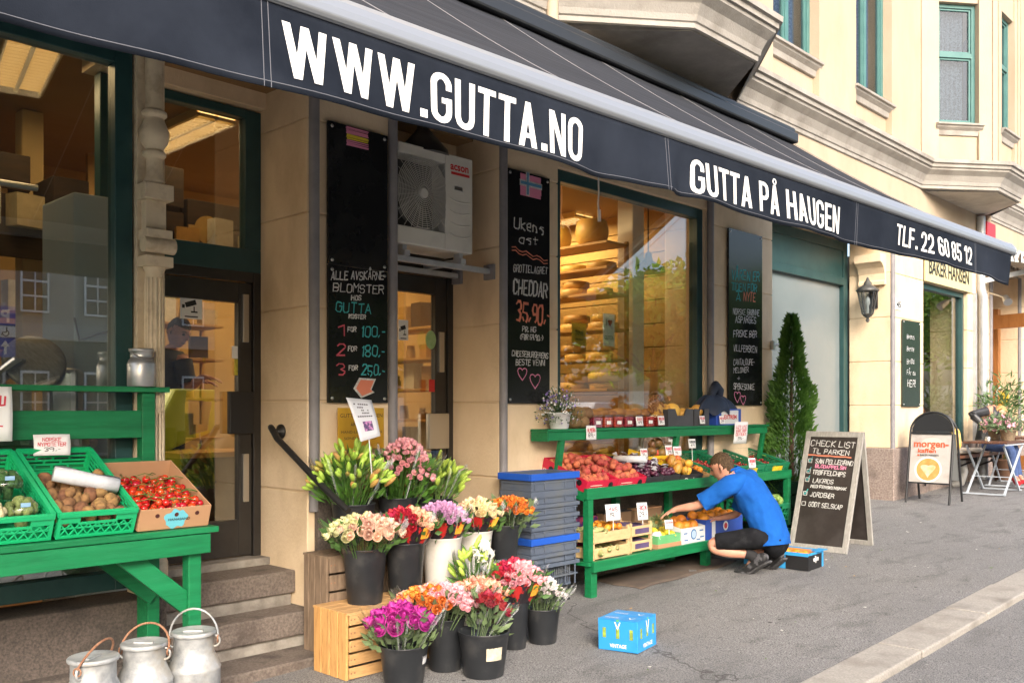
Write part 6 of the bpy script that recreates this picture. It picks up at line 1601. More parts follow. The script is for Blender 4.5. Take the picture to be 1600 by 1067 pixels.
# planter and conifer beside the stand
tq = W(1228, 745, 4.75)
PLN = mat('dark_green_planter', (.012, .05, .03), .55, (.015, .06, .038), 5)
TX, TY = 9.52, -.30
th = thing('conifer', 'tall narrow green conifer in a planter between the stand and the entrance recess', 'conifer', (TX, TY, g(TX, TY)))
m = MB()
for k in range(4): m.box(-.26, .26, -.24, .24, .02 + .15 * k, .16 + .15 * k)
m.build('planter', PLN, th, bevel=.01)
m = MB(); m.lathe([(.035, .55), (.02, 1.4), (.006, 2.3)], 8); m.build('trunk', mat('conifer_bark', (.10, .06, .04), .9), th)
THU = mat('thuja_green', (.055, .15, .022), .6, (.12, .25, .04), 6, c3=(.028, .08, .014), sc3=4)
m = MB(); rr = random.Random(9); HT = 2.50 - g(TX, TY)
top_z = ZP(1243, 497, 4.90) - g(TX, TY)
for i in range(8200):
    q = rr.random() ** 1.25; z = .42 + (top_z - .42) * q
    R0 = .375 * (1 - q) ** .80 * (1 + .18 * math.sin(z * 9 + rr.random() * .6)) * min(1, .68 + q * 2.2); a = rr.uniform(0, 6.283); r_ = R0 * rr.random() ** .33 * (1 + .14 * math.sin(a * 5 + z * 13))
    p = Vector((r_ * math.cos(a), r_ * math.sin(a), z))
    m.leaf(p, (math.cos(a) * .8 + rr.gauss(0, .3), math.sin(a) * .8 + rr.gauss(0, .3), .9 + rr.gauss(0, .35)), rr.uniform(.05, .095), rr.uniform(.016, .03), (math.sin(a), -math.cos(a), rr.uniform(-.5, .5)), .1)
see_light(THU, (.12, .28, .04), .3); m.build('crown', THU, th)
# ---------------------------------------------------------------- people
SKIN = mat('fair_skin', (.56, .29, .20), .55, (.50, .23, .155), 8, .06, 80, sub=.12)
from mathutils import noise as mnoise
def skin_mesh(nodes, edges, root=0, sub=2):
    """nodes: (Vector, radius); one smooth tapered surface grown over the joints"""
    me = bpy.data.meshes.new('tmp'); me.from_pydata([n[0][:] for n in nodes], edges, [])
    o = bpy.data.objects.new('tmp', me); COL.objects.link(o)
    sk = o.modifiers.new('skin', 'SKIN'); sk.use_smooth_shade = True
    ss = o.modifiers.new('sub', 'SUBSURF'); ss.levels = sub; ss.render_levels = sub
    if not me.skin_vertices: me.attributes.new  # layer is made with the modifier
    for i, n in enumerate(nodes):
        v = me.skin_vertices[0].data[i]; r_ = n[1]; v.radius = (r_, r_) if not isinstance(r_, tuple) else r_; v.use_root = (i == root)
    dg = bpy.context.evaluated_depsgraph_get(); dg.update()
    ev = o.evaluated_get(dg); m2 = ev.to_mesh()
    vs = [v.co[:] for v in m2.vertices]; fs = [list(p.vertices) for p in m2.polygons]
    ev.to_mesh_clear(); bpy.data.objects.remove(o); bpy.data.meshes.remove(me)
    return vs, fs
def loft(m, rings, n=22, caps=True, fold=0, seed=0):
    """rings: (centre, lateral unit vector, half width, half depth)"""
    rr = random.Random(seed); vs = []; k = len(rings); ph = [rr.uniform(0, 6) for _ in range(4)]
    for i, (c, la, w, d) in enumerate(rings):
        t = (Vector(rings[min(i + 1, k - 1)][0]) - Vector(rings[max(i - 1, 0)][0])).normalized(); la = Vector(la); la = (la - t * la.dot(t)).normalized(); nn = t.cross(la)
        for j in range(n):
            a = 2 * math.pi * j / n; e = .85
            ca, sa = math.copysign(abs(math.cos(a)) ** e, math.cos(a)), math.copysign(abs(math.sin(a)) ** e, math.sin(a))
            f = 1 + fold * (math.sin(3 * a + i * .55 + ph[0]) * .6 + math.sin(5 * a - i * .8 + ph[1]) * .4 + .35 * math.sin(11 * a + i * 1.1 + ph[2]) * math.sin(i * .5 + a + ph[3]))
            if fold > .03: f -= fold * .8 * max(0, .2 - abs(mnoise.noise(Vector((3.2 * math.cos(a) + i * .10, 3.2 * math.sin(a) - i * .07, i * .16 + seed))))) / .2
            vs.append(Vector(c) + la * w * ca * f + nn * d * sa * f)
    fs = [(i * n + j, i * n + (j + 1) % n, (i + 1) * n + (j + 1) % n, (i + 1) * n + j) for i in range(k - 1) for j in range(n)]
    m.add(vs, fs, True)
    if caps: m.add(vs[:n], [list(range(n))[::-1]], True); m.add(vs[-n:], [list(range(n))], True)
def smooth_rings(r, k=3):
    out = []
    for i in range(len(r) - 1):
        p = [r[max(0, i - 1)], r[i], r[i + 1], r[min(len(r) - 1, i + 2)]]
        for s in range(k):
            t = s / k
            cm = lambda a, b, c, d: .5 * ((2 * b) + (c - a) * t + (2 * a - 5 * b + 4 * c - d) * t * t + (3 * b - a - 3 * c + d) * t ** 3)
            out.append((Vector([cm(*[Vector(q[0])[x] for q in p]) for x in range(3)]), Vector(r[i][1]).lerp(Vector(r[i + 1][1]), t), cm(*[q[2] for q in p]), cm(*[q[3] for q in p])))
    out.append(r[-1]); return out
def head_shape(fw, up, s=1.0, hair=False, line=None):
    """x forward, y left, z up; returns a function of (u,v) giving the point"""
    fw = Vector(fw).normalized(); lf = Vector(up).cross(fw).normalized(); up = fw.cross(lf)
    def f(u, v):
        a = 2 * math.pi * u; b = math.pi * v; x, y, z = math.sin(b) * math.cos(a), math.sin(b) * math.sin(a), -math.cos(b)
        X, Y, Z = x * .098, y * .076, z * .120
        if x < 0: X *= 1.02; Z += .012 * (-x)
        if z < 0:
            k = -z; Y *= 1 - .22 * k; X = X * (1 - .12 * k) + .020 * k * (1 if x > -.2 else -.3)
        G_ = lambda yy, zz, sy, sz: math.exp(-((Y - yy) / sy) ** 2 - ((Z - zz) / sz) ** 2) if x > 0 else 0
        if not hair:
            X += .026 * G_(0, -.022, .011, .020) + .010 * G_(0, .005, .010, .028) - .010 * (G_(.031, .004, .016, .012) + G_(-.031, .004, .016, .012)) + .007 * G_(0, .026, .05, .012) + .009 * G_(0, -.062, .022, .010) + .012 * G_(0, -.100, .026, .018) - .004 * G_(0, -.076, .03, .006)
        return (fw * X + lf * Y + up * Z) * s
    return f, fw, lf, up
def add_head(t, body, c, fw, up, hairm, hair_fn, s=1.0, eye=True):
    f, fw, lf, up = head_shape(fw, up, s); c = Vector(c)
    body.grid(lambda u, v: c + f(u, v), 40, 30)
    for sd in (-1, 1):
        e = c + lf * .074 * s * sd - fw * .008 * s - up * .012 * s
        body.tube([e + up * (.032 * s) - fw * .004, e + lf * sd * .012 * s + up * .02 * s, e + lf * sd * .016 * s - fw * .01 * s, e + lf * sd * .010 * s - up * .02 * s, e - up * .034 * s + fw * .006], [.006, .011, .013, .010, .005], 8)
    hb, *_ = head_shape(fw, up, s, True)
    m = MB(); rr = random.Random(3)
    vs = []; nu, nv = 44, 26
    def hf(u, v):
        p = hb(u, v); k = hair_fn(p.dot(fw) / s, p.dot(lf) / s, p.dot(up) / s)
        return c + p * (1.0 + .05 * k - .05 * (1 - k)) + Vector((rr.gauss(0, .0022), rr.gauss(0, .0022), rr.gauss(0, .0022))) * k
    m.grid(hf, nu, nv); m.build('hair', hairm, t)
    if eye:
        m = MB()
        for sd in (-1, 1): m.ball(c + fw * .086 * s + lf * .031 * s * sd + up * .004 * s, .011 * s, 10, 8)
        m.build('eyes', mat('dark_eye', (.06, .045, .035), .2) if 'dark_eye' not in bpy.data.materials else bpy.data.materials['dark_eye'], t)
        m = MB()
        for sd in (-1, 1): m.tube([c + fw * .097 * s + lf * .014 * s * sd + up * .024 * s, c + fw * .094 * s + lf * .034 * s * sd + up * .030 * s, c + fw * .078 * s + lf * .052 * s * sd + up * .022 * s], .0035, 5)
        m.tube([c + fw * .093 * s - up * .064 * s + lf * .022 * s, c + fw * .104 * s - up * .066 * s, c + fw * .093 * s - up * .064 * s - lf * .022 * s], .003, 5)
        m.build('brows_and_mouth', hairm, t)
def hand_nodes(nodes, edges, wrist_i, d, side, palm_up, curl=.5, L_=.19, spread=.28, thumb_dir=None):
    """grows palm and five unequal bent fingers from node wrist_i"""
    w = nodes[wrist_i][0]; d = Vector(d).normalized(); side = Vector(side); side = (side - d * side.dot(d)).normalized(); nn = Vector(palm_up).normalized()
    i0 = len(nodes); nodes.append((w + d * L_ * .20, (.026, .020))); edges.append((wrist_i, i0))
    i1 = len(nodes); nodes.append((w + d * L_ * .42, (.032, .015))); edges.append((i0, i1))
    for k, (o, ln) in enumerate(((-.028, .40), (-.009, .46), (.010, .43), (.028, .33))):
        base = w + d * L_ * .50 + side * o; dd = (d + side * (k - 1.5) * spread * .3).normalized(); p = base; pi = i1
        for q in range(4):
            j = len(nodes); nodes.append((p, .0092 - .0009 * q)); edges.append((pi, j)); pi = j
            dd = (dd - nn * curl * (.55 if q else .25)).normalized(); p = p + dd * L_ * ln * (.42, .34, .28, 0)[q]
    td = ((d * .75 - side * .75) if thumb_dir is None else Vector(thumb_dir)).normalized(); p = w + d * L_ * .22 - side * .028; pi = i0
    for q in range(3):
        j = len(nodes); nodes.append((p, .0115 - .0012 * q)); edges.append((pi, j)); pi = j; td = (td - nn * curl * .25 + d * .15).normalized(); p = p + td * L_ * (.22, .18, 0)[q]
D0 = 8.25
def J(px, py, dd=0): return at(px, py, D0 + dd)
rv = Vector((CF, -SF, 0)); fv = Vector((SF, CF, 0)); UP = Vector((0, 0, 1))
FWD = (-rv * .87 + fv * .5).normalized(); LFT = UP.cross(FWD)
man = thing('person', 'man in bright blue polo shirt and black shorts crouching at the lower fruit shelf', 'person', J(1190, 897))
mo = Vector(man.location)
N = []; E = []
def nd(p, r, par=None):
    N.append((Vector(p) - mo, r)); i = len(N) - 1
    if par is not None: E.append((par, i))
    return i
pel = nd(J(1203, 836, .02), .125)
s1 = nd(J(1195, 808, .03), .12, pel); s2 = nd(J(1176, 776, .06), .13, s1); s3 = nd(J(1158, 752, .09), .085, s2); nk = nd(J(1145, 739, .09), .054, s3); hd_ = nd(J(1134, 733, .10), .052, nk)
LS = J(1141, 758, -.08); LE = J(1089, 790, .02); LW_ = J(1055, 795, .10)
a = nd(LS, .062, s3); a = nd(LS.lerp(LE, .5), .048, a); a = nd(LE, .041, a); a = nd(LE.lerp(LW_, .35), .041, a); lw = nd(LW_, .027, a)
RS = J(1172, 748, .26); RE = J(1152, 803, .40); RW = J(1125, 809, .48)
a = nd(RS, .062, s3); a = nd(RS.lerp(RE, .5), .047, a); a = nd(RE, .040, a); a = nd(RE.lerp(RW, .4), .038, a); rw_ = nd(RW, .027, a)
LH = J(1197, 839, -.09); LK = J(1110, 847, .03); LA = J(1179, 868, -.07)
a = nd(LH, .098, pel); a = nd(LH.lerp(LK, .5) + Vector((0, 0, -.005)), .082, a); lk = nd(LK, .058, a); a = nd(LK + Vector((0, 0, -.055)) + rv * .02, .056, lk); a = nd(LK.lerp(LA, .42) + Vector((0, 0, -.035)), .056, a); a = nd(LK.lerp(LA, .75) + Vector((0, 0, -.012)), .043, a); la = nd(LA, .036, a)
RH = J(1212, 838, .12); RK = J(1134, 850, .34); RA = J(1208, 866, .14)
a = nd(RH, .098, pel); a = nd(RH.lerp(RK, .5), .082, a); rk = nd(RK, .058, a); a = nd(RK.lerp(RA, .35), .056, rk); a = nd(RK.lerp(RA, .7), .045, a); ra = nd(RA, .036, a)
LT = J(1166, 893, .02); nd(LT, .032, la); RT_ = J(1199, 890, .22); nd(RT_, .032, ra)
hand_nodes(N, E, lw, (J(1040, 803, .10) - LW_), fv - UP * .2, UP + rv * -.1, .55, .185)
hand_nodes(N, E, rw_, (J(1110, 809, .50) - RW), fv + UP * .3, UP, .30, .18)
vs, fs = skin_mesh(N, E, pel)
body = MB(); body.add(vs, fs, True)
HAIRB = mat('short_brown_hair', (.045, .028, .016), .8, (.10, .065, .038), 70, .9, 120, spec=.2)
HC = J(1128.5, 729, .10) - mo
hfw = (FWD + UP * -.42).normalized(); hup = (UP + FWD * .42).normalized()
add_head(man, body, HC, hfw, hup, HAIRB, lambda x, y, z: 1 if (z > .052 - .02 * (abs(y) > .05) or (x < .012 and z > -.03 + .0 * x) or (x < -.045 and z > -.075)) else 0, 1.03)
body.build('body', SKIN, man)
POLO = mat('royal_blue_polo', (.007, .085, .36), .9, (.009, .10, .40), 5, 1.0, 7, c3=(.005, .062, .28), sc3=3, spec=.2)
SHORT = mat('black_cotton_shorts', (.006, .0065, .008), .9, (.012, .013, .016), 8, .6, 14, c3=(.022, .023, .026), sc3=12, spec=.15)
m = MB(); Q = lambda *a_: J(*a_) - mo
loft(m, smooth_rings([(Q(1207, 851, .0), LFT, .205, .148), (Q(1205, 838, .01), LFT, .205, .152), (Q(1199, 820, .02), LFT, .192, .150), (Q(1189, 797, .04), LFT, .190, .150), (Q(1176, 775, .06), LFT, .205, .148), (Q(1163, 757, .08), LFT, .205, .125), (Q(1153, 745, .09), LFT, .135, .092), (Q(1147, 738, .095), LFT, .075, .070), (Q(1144, 735, .095), LFT, .066, .062)], 5), 64, False, .040, 3)
loft(m, smooth_rings([(Q(1158, 752, .00), UP, .085, .075), (LS - mo, UP, .088, .080), (LS.lerp(LE, .40) - mo, UP, .083, .074), (LS.lerp(LE, .72) - mo, UP, .084, .070), (LS.lerp(LE, .84) - mo, UP, .084, .069)], 5), 40, False, .05, 5)
loft(m, smooth_rings([(Q(1166, 752, .2), UP, .085, .075), (RS - mo, UP, .085, .08), (RS.lerp(RE, .45) - mo, UP, .075, .072), (RS.lerp(RE, .85) - mo, UP, .075, .068)], 4), 18, False, .03, 6)
m.build('polo_shirt', POLO, man)
m = MB(); m.tube([Q(1144, 735, .095) + (LFT * math.cos(b) * .070 + (FWD * .75 - UP * .3).normalized() * math.sin(b) * .066) + UP * .004 for b in [i * math.pi / 9 for i in range(19)]], .012, 8); m.build('collar', POLO, man)
m = MB()
loft(m, smooth_rings([(Q(1201, 828, .02), LFT, .170, .125), (Q(1206, 843, .01), LFT, .190, .150), (Q(1203, 856, .0), LFT, .165, .12), (Q(1198, 862, .0), LFT, .10, .07)], 3), 24, True, .02, 7)
for H_, K_, sd in ((LH, LK, 1), (RH, RK, 2)):
    loft(m, smooth_rings([(Q(1207, 838, .02), UP, .05, .05), (H_.lerp(K_, .02).lerp(J(1205, 838, .02), .55) - mo, UP, .088, .095), (H_.lerp(K_, .10) - mo, UP, .095, .105), (H_.lerp(K_, .25) - mo, UP, .094, .10), (H_.lerp(K_, .55) - mo, UP, .087, .093), (H_.lerp(K_, .78) - mo, UP, .080, .085), (H_.lerp(K_, .88) - mo, UP, .074, .079), (H_.lerp(K_, .90) - mo, UP, .066, .07)], 3), 20, False, .04, 8 + sd)
m.build('shorts', SHORT, man)
SHOE = mat('black_grey_trainer', (.02, .02, .022), .55, (.10, .10, .11), 16, .2, 60, lo=.5, hi=.56)
SOLE = mat('dark_rubber_sole', (.035, .035, .037), .7, (.09, .09, .095), 30)
SOCK = mat('black_sock', (.015, .015, .017), .9)
for A_, T_, K_, hx in ((LA, LT, LK, Q(1196, 874, -.14)), (RA, RT_, RK, Q(1221, 870, .06))):
    d_ = (T_ - mo - hx)
    gz = lambda p: None
    toe = T_ - mo; side = d_.cross(UP).normalized(); nn = side.cross(d_.normalized()); nn = nn if nn.z > 0 else -nn
    tip = toe + FWD * .075 - UP * .012
    m = MB(); loft(m, smooth_rings([(hx + nn * .012 - d_.normalized() * .03, side, .020, .022), (hx + nn * .02, side, .038, .045), (hx.lerp(toe, .35) + nn * .026, side, .042, .056), (hx.lerp(toe, .7) + nn * .012, side, .047, .042), (toe + UP * .004, side, .050, .034), (tip + UP * .0, side, .040, .026), (tip + FWD * .035, side, .012, .012)], 3), 16)
    m.build('shoe', SHOE, man)
    m = MB(); loft(m, smooth_rings([(hx - nn * .034 - d_.normalized() * .035, side, .03, .010), (hx - nn * .032, side, .040, .015), (hx.lerp(toe, .5) - nn * .030, side, .040, .013), (toe - nn * .026 - UP * .008, side, .052, .014), (tip - UP * .026, side, .044, .010), (tip + FWD * .04 - UP * .018, side, .014, .007)], 3), 14)
    m.build('sole', SOLE, man)
    m = MB(); an = A_ - mo; kk = (K_ - mo - an).normalized(); m.tube([an - UP * .02, an + kk * .03, an + kk * .075], [.05, .047, .05], 16); m.build('sock', SOCK, man)

# woman on the bakery bench
D1 = 14.75
def J1(px, py, dd=0): return at(px, py, D1 + dd)
wm = thing('person', 'blonde woman in black leather jacket and jeans seated on the bakery bench', 'person', J1(1542, 700)); wo = Vector(wm.location)
N = []; E = []
def nd1(p, r, par=None):
    N.append((Vector(p) - wo, r)); i = len(N) - 1
    if par is not None: E.append((par, i))
    return i
pl_ = nd1(J1(1541, 690), .13); a1 = nd1(J1(1543, 668), .11, pl_); a2 = nd1(J1(1548, 645), .11, a1); a3 = nd1(J1(1553, 637, -.02), .06, a2); nd1(J1(1557, 636, -.04), .05, a3)
LSw, LEw, LWw = J1(1541, 642, -.2), J1(1519, 648, -.28), J1(1533, 661, -.34)
q = nd1(LSw, .055, a2); q = nd1(LSw.lerp(LEw, .5), .048, q); q = nd1(LEw, .04, q); q = nd1(LEw.lerp(LWw, .5), .038, q); lw = nd1(LWw, .025, q)
RSw, REw, RWw = J1(1556, 643, .16), J1(1570, 668, .1), J1(1585, 690, -.1)
q = nd1(RSw, .055, a2); q = nd1(REw, .042, q); q = nd1(RWw, .026, q)
for hp, kn, an, tt in ((J1(1541, 694, -.1), J1(1577, 700, -.5), J1(1586, 745, -.55), J1(1592, 752, -.7)), (J1(1546, 693, .1), J1(1583, 699, -.3), J1(1592, 743, -.4), J1(1598, 750, -.55))):
    q = nd1(hp, .085, pl_); q = nd1(kn, .06, q); q = nd1(an, .04, q); nd1(tt, .03, q)
hand_nodes(N, E, lw, J1(1537, 668, -.36) - LWw, rv, -fv, .2, .17)
vs, fs = skin_mesh(N, E, 0); bw = MB(); bw.add(vs, fs, True)
BLOND = mat('blonde_hair', (.48, .30, .11), .6, (.34, .19, .07), 40, .4, 60, stretch=(3, 3, .6))
HCw = J1(1562, 645, -.06) - wo
add_head(wm, bw, HCw, rv * .75 - fv * .35 - UP * .5, UP + rv * .45, BLOND, lambda x, y, z: 1 if (z > .05 or x < -.0) else 0, .98)
bw.build('body', SKIN, wm)
m = MB()
for k in range(16):
    b = -1.2 + 2.6 * k / 15; st = HCw + UP * .08 - rv * .02 * math.cos(b) + fv * .09 * math.sin(b)
    m.tube([st, st - rv * .075 - UP * .02, st - rv * .09 - UP * .12, st - rv * .06 - UP * (.2 + .05 * math.sin(k))], [.016, .02, .018, .006], 6)
m.build('hair', BLOND, wm)
LEATH = mat('black_leather', (.018, .019, .021), .35, (.035, .036, .04), 12, .5, 20)
JEAN = mat('blue_denim', (.03, .06, .16), .8, (.05, .09, .22), 20)
Q1 = lambda *a_: J1(*a_) - wo; LFw = -fv
m = MB(); loft(m, smooth_rings([(Q1(1541, 690), LFw, .20, .15), (Q1(1542, 675), LFw, .18, .13), (Q1(1546, 658), LFw, .19, .13), (Q1(1549, 644), LFw, .19, .11), (Q1(1553, 637), LFw, .09, .08)], 3), 22, False, .04, 2)
for S_, E_, W_ in ((LSw, LEw, LWw), (RSw, REw, RWw)):
    loft(m, smooth_rings([(S_ - wo, UP, .075, .07), (S_.lerp(E_, .5) - wo, UP, .066, .062), (E_ - wo, UP, .058, .056), (E_.lerp(W_, .5) - wo, UP, .053, .05), (E_.lerp(W_, .9) - wo, UP, .046, .043)], 3), 14, False, .06, 4)
m.build('leather_jacket', LEATH, wm)
m = MB()
for hp, kn, an in ((J1(1541, 694, -.1), J1(1577, 700, -.5), J1(1586, 745, -.55)), (J1(1546, 693, .1), J1(1583, 699, -.3), J1(1592, 743, -.4))):
    loft(m, smooth_rings([(hp - wo, UP, .10, .10), (hp.lerp(kn, .5) - wo, UP, .09, .085), (kn - wo, UP + rv, .07, .07), (kn.lerp(an, .5) - wo, rv, .06, .06), (an - wo, rv, .05, .05)], 3), 14, False, .03, 5)
m.build('jeans', JEAN, wm)
m = MB()
for tt, an in ((J1(1592, 752, -.7), J1(1586, 745, -.55)), (J1(1598, 750, -.55), J1(1592, 743, -.4))): m.tube([an - wo - UP * .03, an.lerp(tt, .5) - wo - UP * .04, tt - wo - UP * .03], [.05, .05, .035], 10)
m.build('shoes', mat('red_shoe', (.45, .02, .03), .5), wm)

# shop clerk behind the glass door
D2 = 7.55
def J2(px, py, dd=0): return at(px, py, D2 + dd)
ck = thing('person', 'shop clerk in a dark grey shirt looking down behind the glass door', 'person', J2(265, 700)); co = Vector(ck.location)
N = []; E = []
def nd2(p, r, par=None):
    N.append((Vector(p) - co, r)); i = len(N) - 1
    if par is not None: E.append((par, i))
    return i
p0 = nd2(J2(258, 660), .13); a1 = nd2(J2(260, 620), .12, p0); a2 = nd2(J2(264, 575), .13, a1); a3 = nd2(J2(268, 548), .07, a2); nd2(J2(271, 538), .052, a3)
for S_, E_, W_, dd in ((J2(285, 565, -.12), J2(294, 607, -.16), J2(318, 588, -.2), 0), (J2(252, 565, .2), J2(275, 610, .2), J2(312, 594, 0), 1)):
    q = nd2(S_, .06, a2); q = nd2(E_, .045, q); q = nd2(E_.lerp(W_, .5), .04, q); q = nd2(W_, .027, q)
    hand_nodes(N, E, q, rv - UP * .2, fv, UP, .5, .17)
for x in (.1, -.1):
    q = nd2(J2(258, 672) + fv * x, .1, p0); q = nd2(J2(260, 745) + fv * x, .07, q); q = nd2(J2(259, 815) + fv * x, .05, q); nd2(J2(268, 822) + fv * x, .04, q)
vs, fs = skin_mesh(N, E, 0); bw = MB(); bw.add(vs, fs, True)
add_head(ck, bw, J2(279, 519) - co, rv * .8 - fv * .35 - UP * .35, UP + rv * .3, HAIRB, lambda x, y, z: 1 if (z > .055 or (x < .0 and z > -.04)) else 0, 1.0)
bw.build('body', SKIN, ck)
GREYT = mat('dark_grey_tshirt', (.035, .037, .042), .85, (.05, .052, .058), 6, .2, 30)
Q2 = lambda *a_: J2(*a_) - co
m = MB(); loft(m, smooth_rings([(Q2(258, 672), fv, .19, .14), (Q2(260, 630), fv, .185, .135), (Q2(264, 585), fv, .21, .14), (Q2(267, 558), fv, .20, .11), (Q2(269, 546), fv, .09, .08)], 3), 22, False, .03, 2)
for S_, E_ in ((J2(285, 565, -.12), J2(294, 607, -.16)), (J2(252, 565, .2), J2(275, 610, .2))): loft(m, smooth_rings([(S_ - co, rv, .08, .08), (S_.lerp(E_, .5) - co, rv, .072, .07), (S_.lerp(E_, .85) - co, rv, .07, .066)], 3), 14, False, .03, 4)
m.build('t_shirt', GREYT, ck)
m = MB()
for x in (.1, -.1): loft(m, smooth_rings([(Q2(258, 668) + fv * x, fv, .115, .13), (Q2(260, 745) + fv * x, fv, .09, .09), (Q2(259, 815) + fv * x, fv, .07, .07)], 3), 14, False, .02, 4)
m.build('trousers', SHORT, ck)
# ---------------------------------------------------------------- boards and furniture on the pavement
ir = random.Random(33)
SWOOD = mat('silver_grey_wood', (.33, .32, .295), .75, (.26, .25, .23), 6, .15, 40, stretch=(6, 6, 1), c3=(.40, .38, .35), sc3=8)
BBRD = mat('brown_black_board', (.020, .015, .013), .55, (.032, .025, .022), 4, c3=(.05, .042, .04), sc3=3)
fx, bx, ax, ya, yb = 8.79, 9.44, 9.19, -.64, -1.255
gz_ = g(8.8, -.95)
t = thing('sandwich_board', 'grey framed sandwich board with a chalk check list facing left', 'sandwich board', (fx, (ya + yb) / 2, gz_))
def leanM(x0, x1, z1, y0):
    v = Vector((x1 - x0, 0, z1)); return frame(Vector((x0 - fx, y0 - (ya + yb) / 2, 0)), (0, -1, 0), v), v.length
M4, Lh = leanM(fx, ax, 1.185, ya); Wd = ya - yb
m = MB(); m.M = M4
m.box(0, .055, 0, .028, 0, Lh); m.box(Wd - .055, Wd, 0, .028, 0, Lh); m.box(.055, Wd - .055, .001, .027, Lh - .06, Lh); m.box(.055, Wd - .055, .001, .027, .0, .06)
m.build('front_frame', SWOOD, t, bevel=.003)
m = MB(); m.M = M4; m.box(.055, Wd - .055, .008, .018, .06, Lh - .06); m.build('front_panel', BBRD, t)
m = MB(); m.M = M4 @ Matrix.Translation((0, .0065, 0)); pw_, ph_ = Wd - .11, Lh - .12
def ln(ci, txt, u0, u1, v, h, tilt=-.03): m.mi = ci; chalk(m, txt, .055 + pw_ * u0, .06 + ph_ * v, pw_ * (u1 - u0), ph_ * h, max(.0075, ph_ * h * .14), tilt)
ln(0, 'CHECK LIST', .03, .96, .915, .052); ln(0, 'TIL PARKEN', .09, .86, .845, .042)
m.mi = 4
for q in (0, .006): ribbon(m, [(.055 + pw_ * (.0 + .92 * k / 8), .06 + ph_ * (.823 - .012 * k / 8) + q + .003 * math.sin(k * 2)) for k in range(9)], .008)
for v, b_ in ((.755, 1), (.655, 1), (.575, 1), (.445, 1), (.35, 0)):
    m.mi = 0; x = .055 + pw_ * .03; z = .06 + ph_ * v; s = .038; ribbon(m, [(x, z), (x + s, z - .002), (x + s, z + s), (x, z + s), (x, z)], .007)
    if b_: m.mi = 1; ribbon(m, [(x + .008, z + .022), (x + .018, z + .008), (x + .042, z + .062)], .008, -.0018)
ln(0, 'SAN PELLEGRINO', .19, .97, .75, .040); ln(3, 'BLODAPPELSIN', .2, .84, .708, .028); ln(0, 'TRØFFELCHIPS', .16, .85, .645, .040); ln(0, 'LAKRIDS', .19, .62, .568, .038); ln(0, 'MED FERSKENSMAK', .17, .91, .52, .024); ln(0, 'JORDBÆR', .18, .68, .437, .040); ln(0, 'GODT SELSKAP', .18, .88, .345, .040)
m.build('chalk_writing', list(INKS), t)
M4, L2 = leanM(bx, ax + .03, 1.185 - (g(bx, 0) - g(fx, 0)) + .02, ya)
m = MB(); m.M = M4 @ Matrix.Translation((0, 0, .02)); m.box(0, .05, -.028, 0, 0, L2 - .02); m.box(Wd - .05, Wd, -.028, 0, 0, L2 - .02); m.box(.05, Wd - .05, -.028, 0, 0, .05); m.build('rear_frame', SWOOD, t, bevel=.003)
m = MB(); m.M = M4 @ Matrix.Translation((0, 0, .02)); m.box(.05, Wd - .05, -.018, -.010, .05, L2 - .03); m.build('rear_panel', BBRD, t)
# open blue fruit carton beside the man
CB2 = mat('sky_blue_carton', (.03, .27, .58), .5, (.035, .30, .62), 4)
A = G(1162, 880); B_ = G(1263, 893); C_ = G(1287, 882)
ex = B_ - A; t = thing('fruit_carton', 'open sky blue and black carton of oranges on the pavement behind the crouching man', 'carton', A, math.atan2(ex.y, ex.x))
w, l, h = ex.length, .34, .155
ORIN = mat('orange_brown_inside', (.55, .24, .08), .8)
for nm, bxs in (('front_panel', (0, w, 0, .007, 0, h)), ('back_panel', (0, w, l - .007, l, 0, h)), ('side_panel', (0, .007, .0075, l - .0075, 0, h * .98)), ('side_panel', (w - .007, w, .0075, l - .0075, 0, h * .98)), ('carton_floor', (.008, w - .008, .008, l - .008, 0, .08))):
    m = MB(); m.box(*bxs); m.build(nm, CB2 if nm != 'carton_floor' else ORIN, t, bevel=.002)
m = MB(); m.box(.008, .012, .008, l - .008, .08, h - .01); m.box(.0125, w - .008, l - .012, l - .008, .08, h - .01); m.build('lining', ORIN, t)
m = MB(); m.box(w * .66, w + .001, -.002, .001, .001, h * .8); m.box(w - .001, w + .002, 0, l * .86, .001, h * .85); m.build('black_print', BLACK, t)
m = MB(); vs, fs = fit_text('eljm', l * .34, .05, .03); m.add([(w + .004, x + l * .3, y + .07) for x, y in vs], fs); m.build('lettering', LETTER, t)
m = MB(); m.box(w - .05, w + .03, l * .5, l + .02, h, h + .006); m.build('lid_flap', CB2, t)
scatter('orange', 'orange lying in the open sky blue carton on the pavement', 'orange', 'oranges in the sky blue carton', bo_, None, [mx(t) @ Vector((w - .30 + .09 * (i % 3), .10 + .11 * (i // 3), .105)) for i in range(6)], (.75, .9))
# coffee poster stand
t = thing('poster_stand', 'black metal pavement sign with an arched top and a coffee poster facing left', 'sign stand', (12.96, -.51, g(12.96, -.5)))
hw = .285
TUB = mat('black_steel_tube', (.02, .021, .023), .35)
def stand_side(x0, x1, hh, nm, dzz):
    v = Vector((x1 - x0, 0, hh)); M4 = frame(Vector((x0, hw, dzz)), (0, -1, 0), v); L_ = v.length
    m = MB(); m.M = M4; m.tube([(0, 0, 0), (0, 0, L_ - .27)] + [(hw - hw * math.cos(b), 0, L_ - .27 + .27 * math.sin(b)) for b in [i * math.pi / 14 for i in range(1, 14)]] + [(2 * hw, 0, L_ - .27), (2 * hw, 0, 0)], .016, 8); m.build(nm, TUB, t)
    return M4, L_
M4, L_ = stand_side(0, .22, 1.24, 'front_frame', 0)
m = MB(); m.M = M4; n_ = 14
arc = [(hw - (hw - .02) * math.cos(i * math.pi / n_), L_ - .27 + .25 * math.sin(i * math.pi / n_)) for i in range(n_ + 1)]
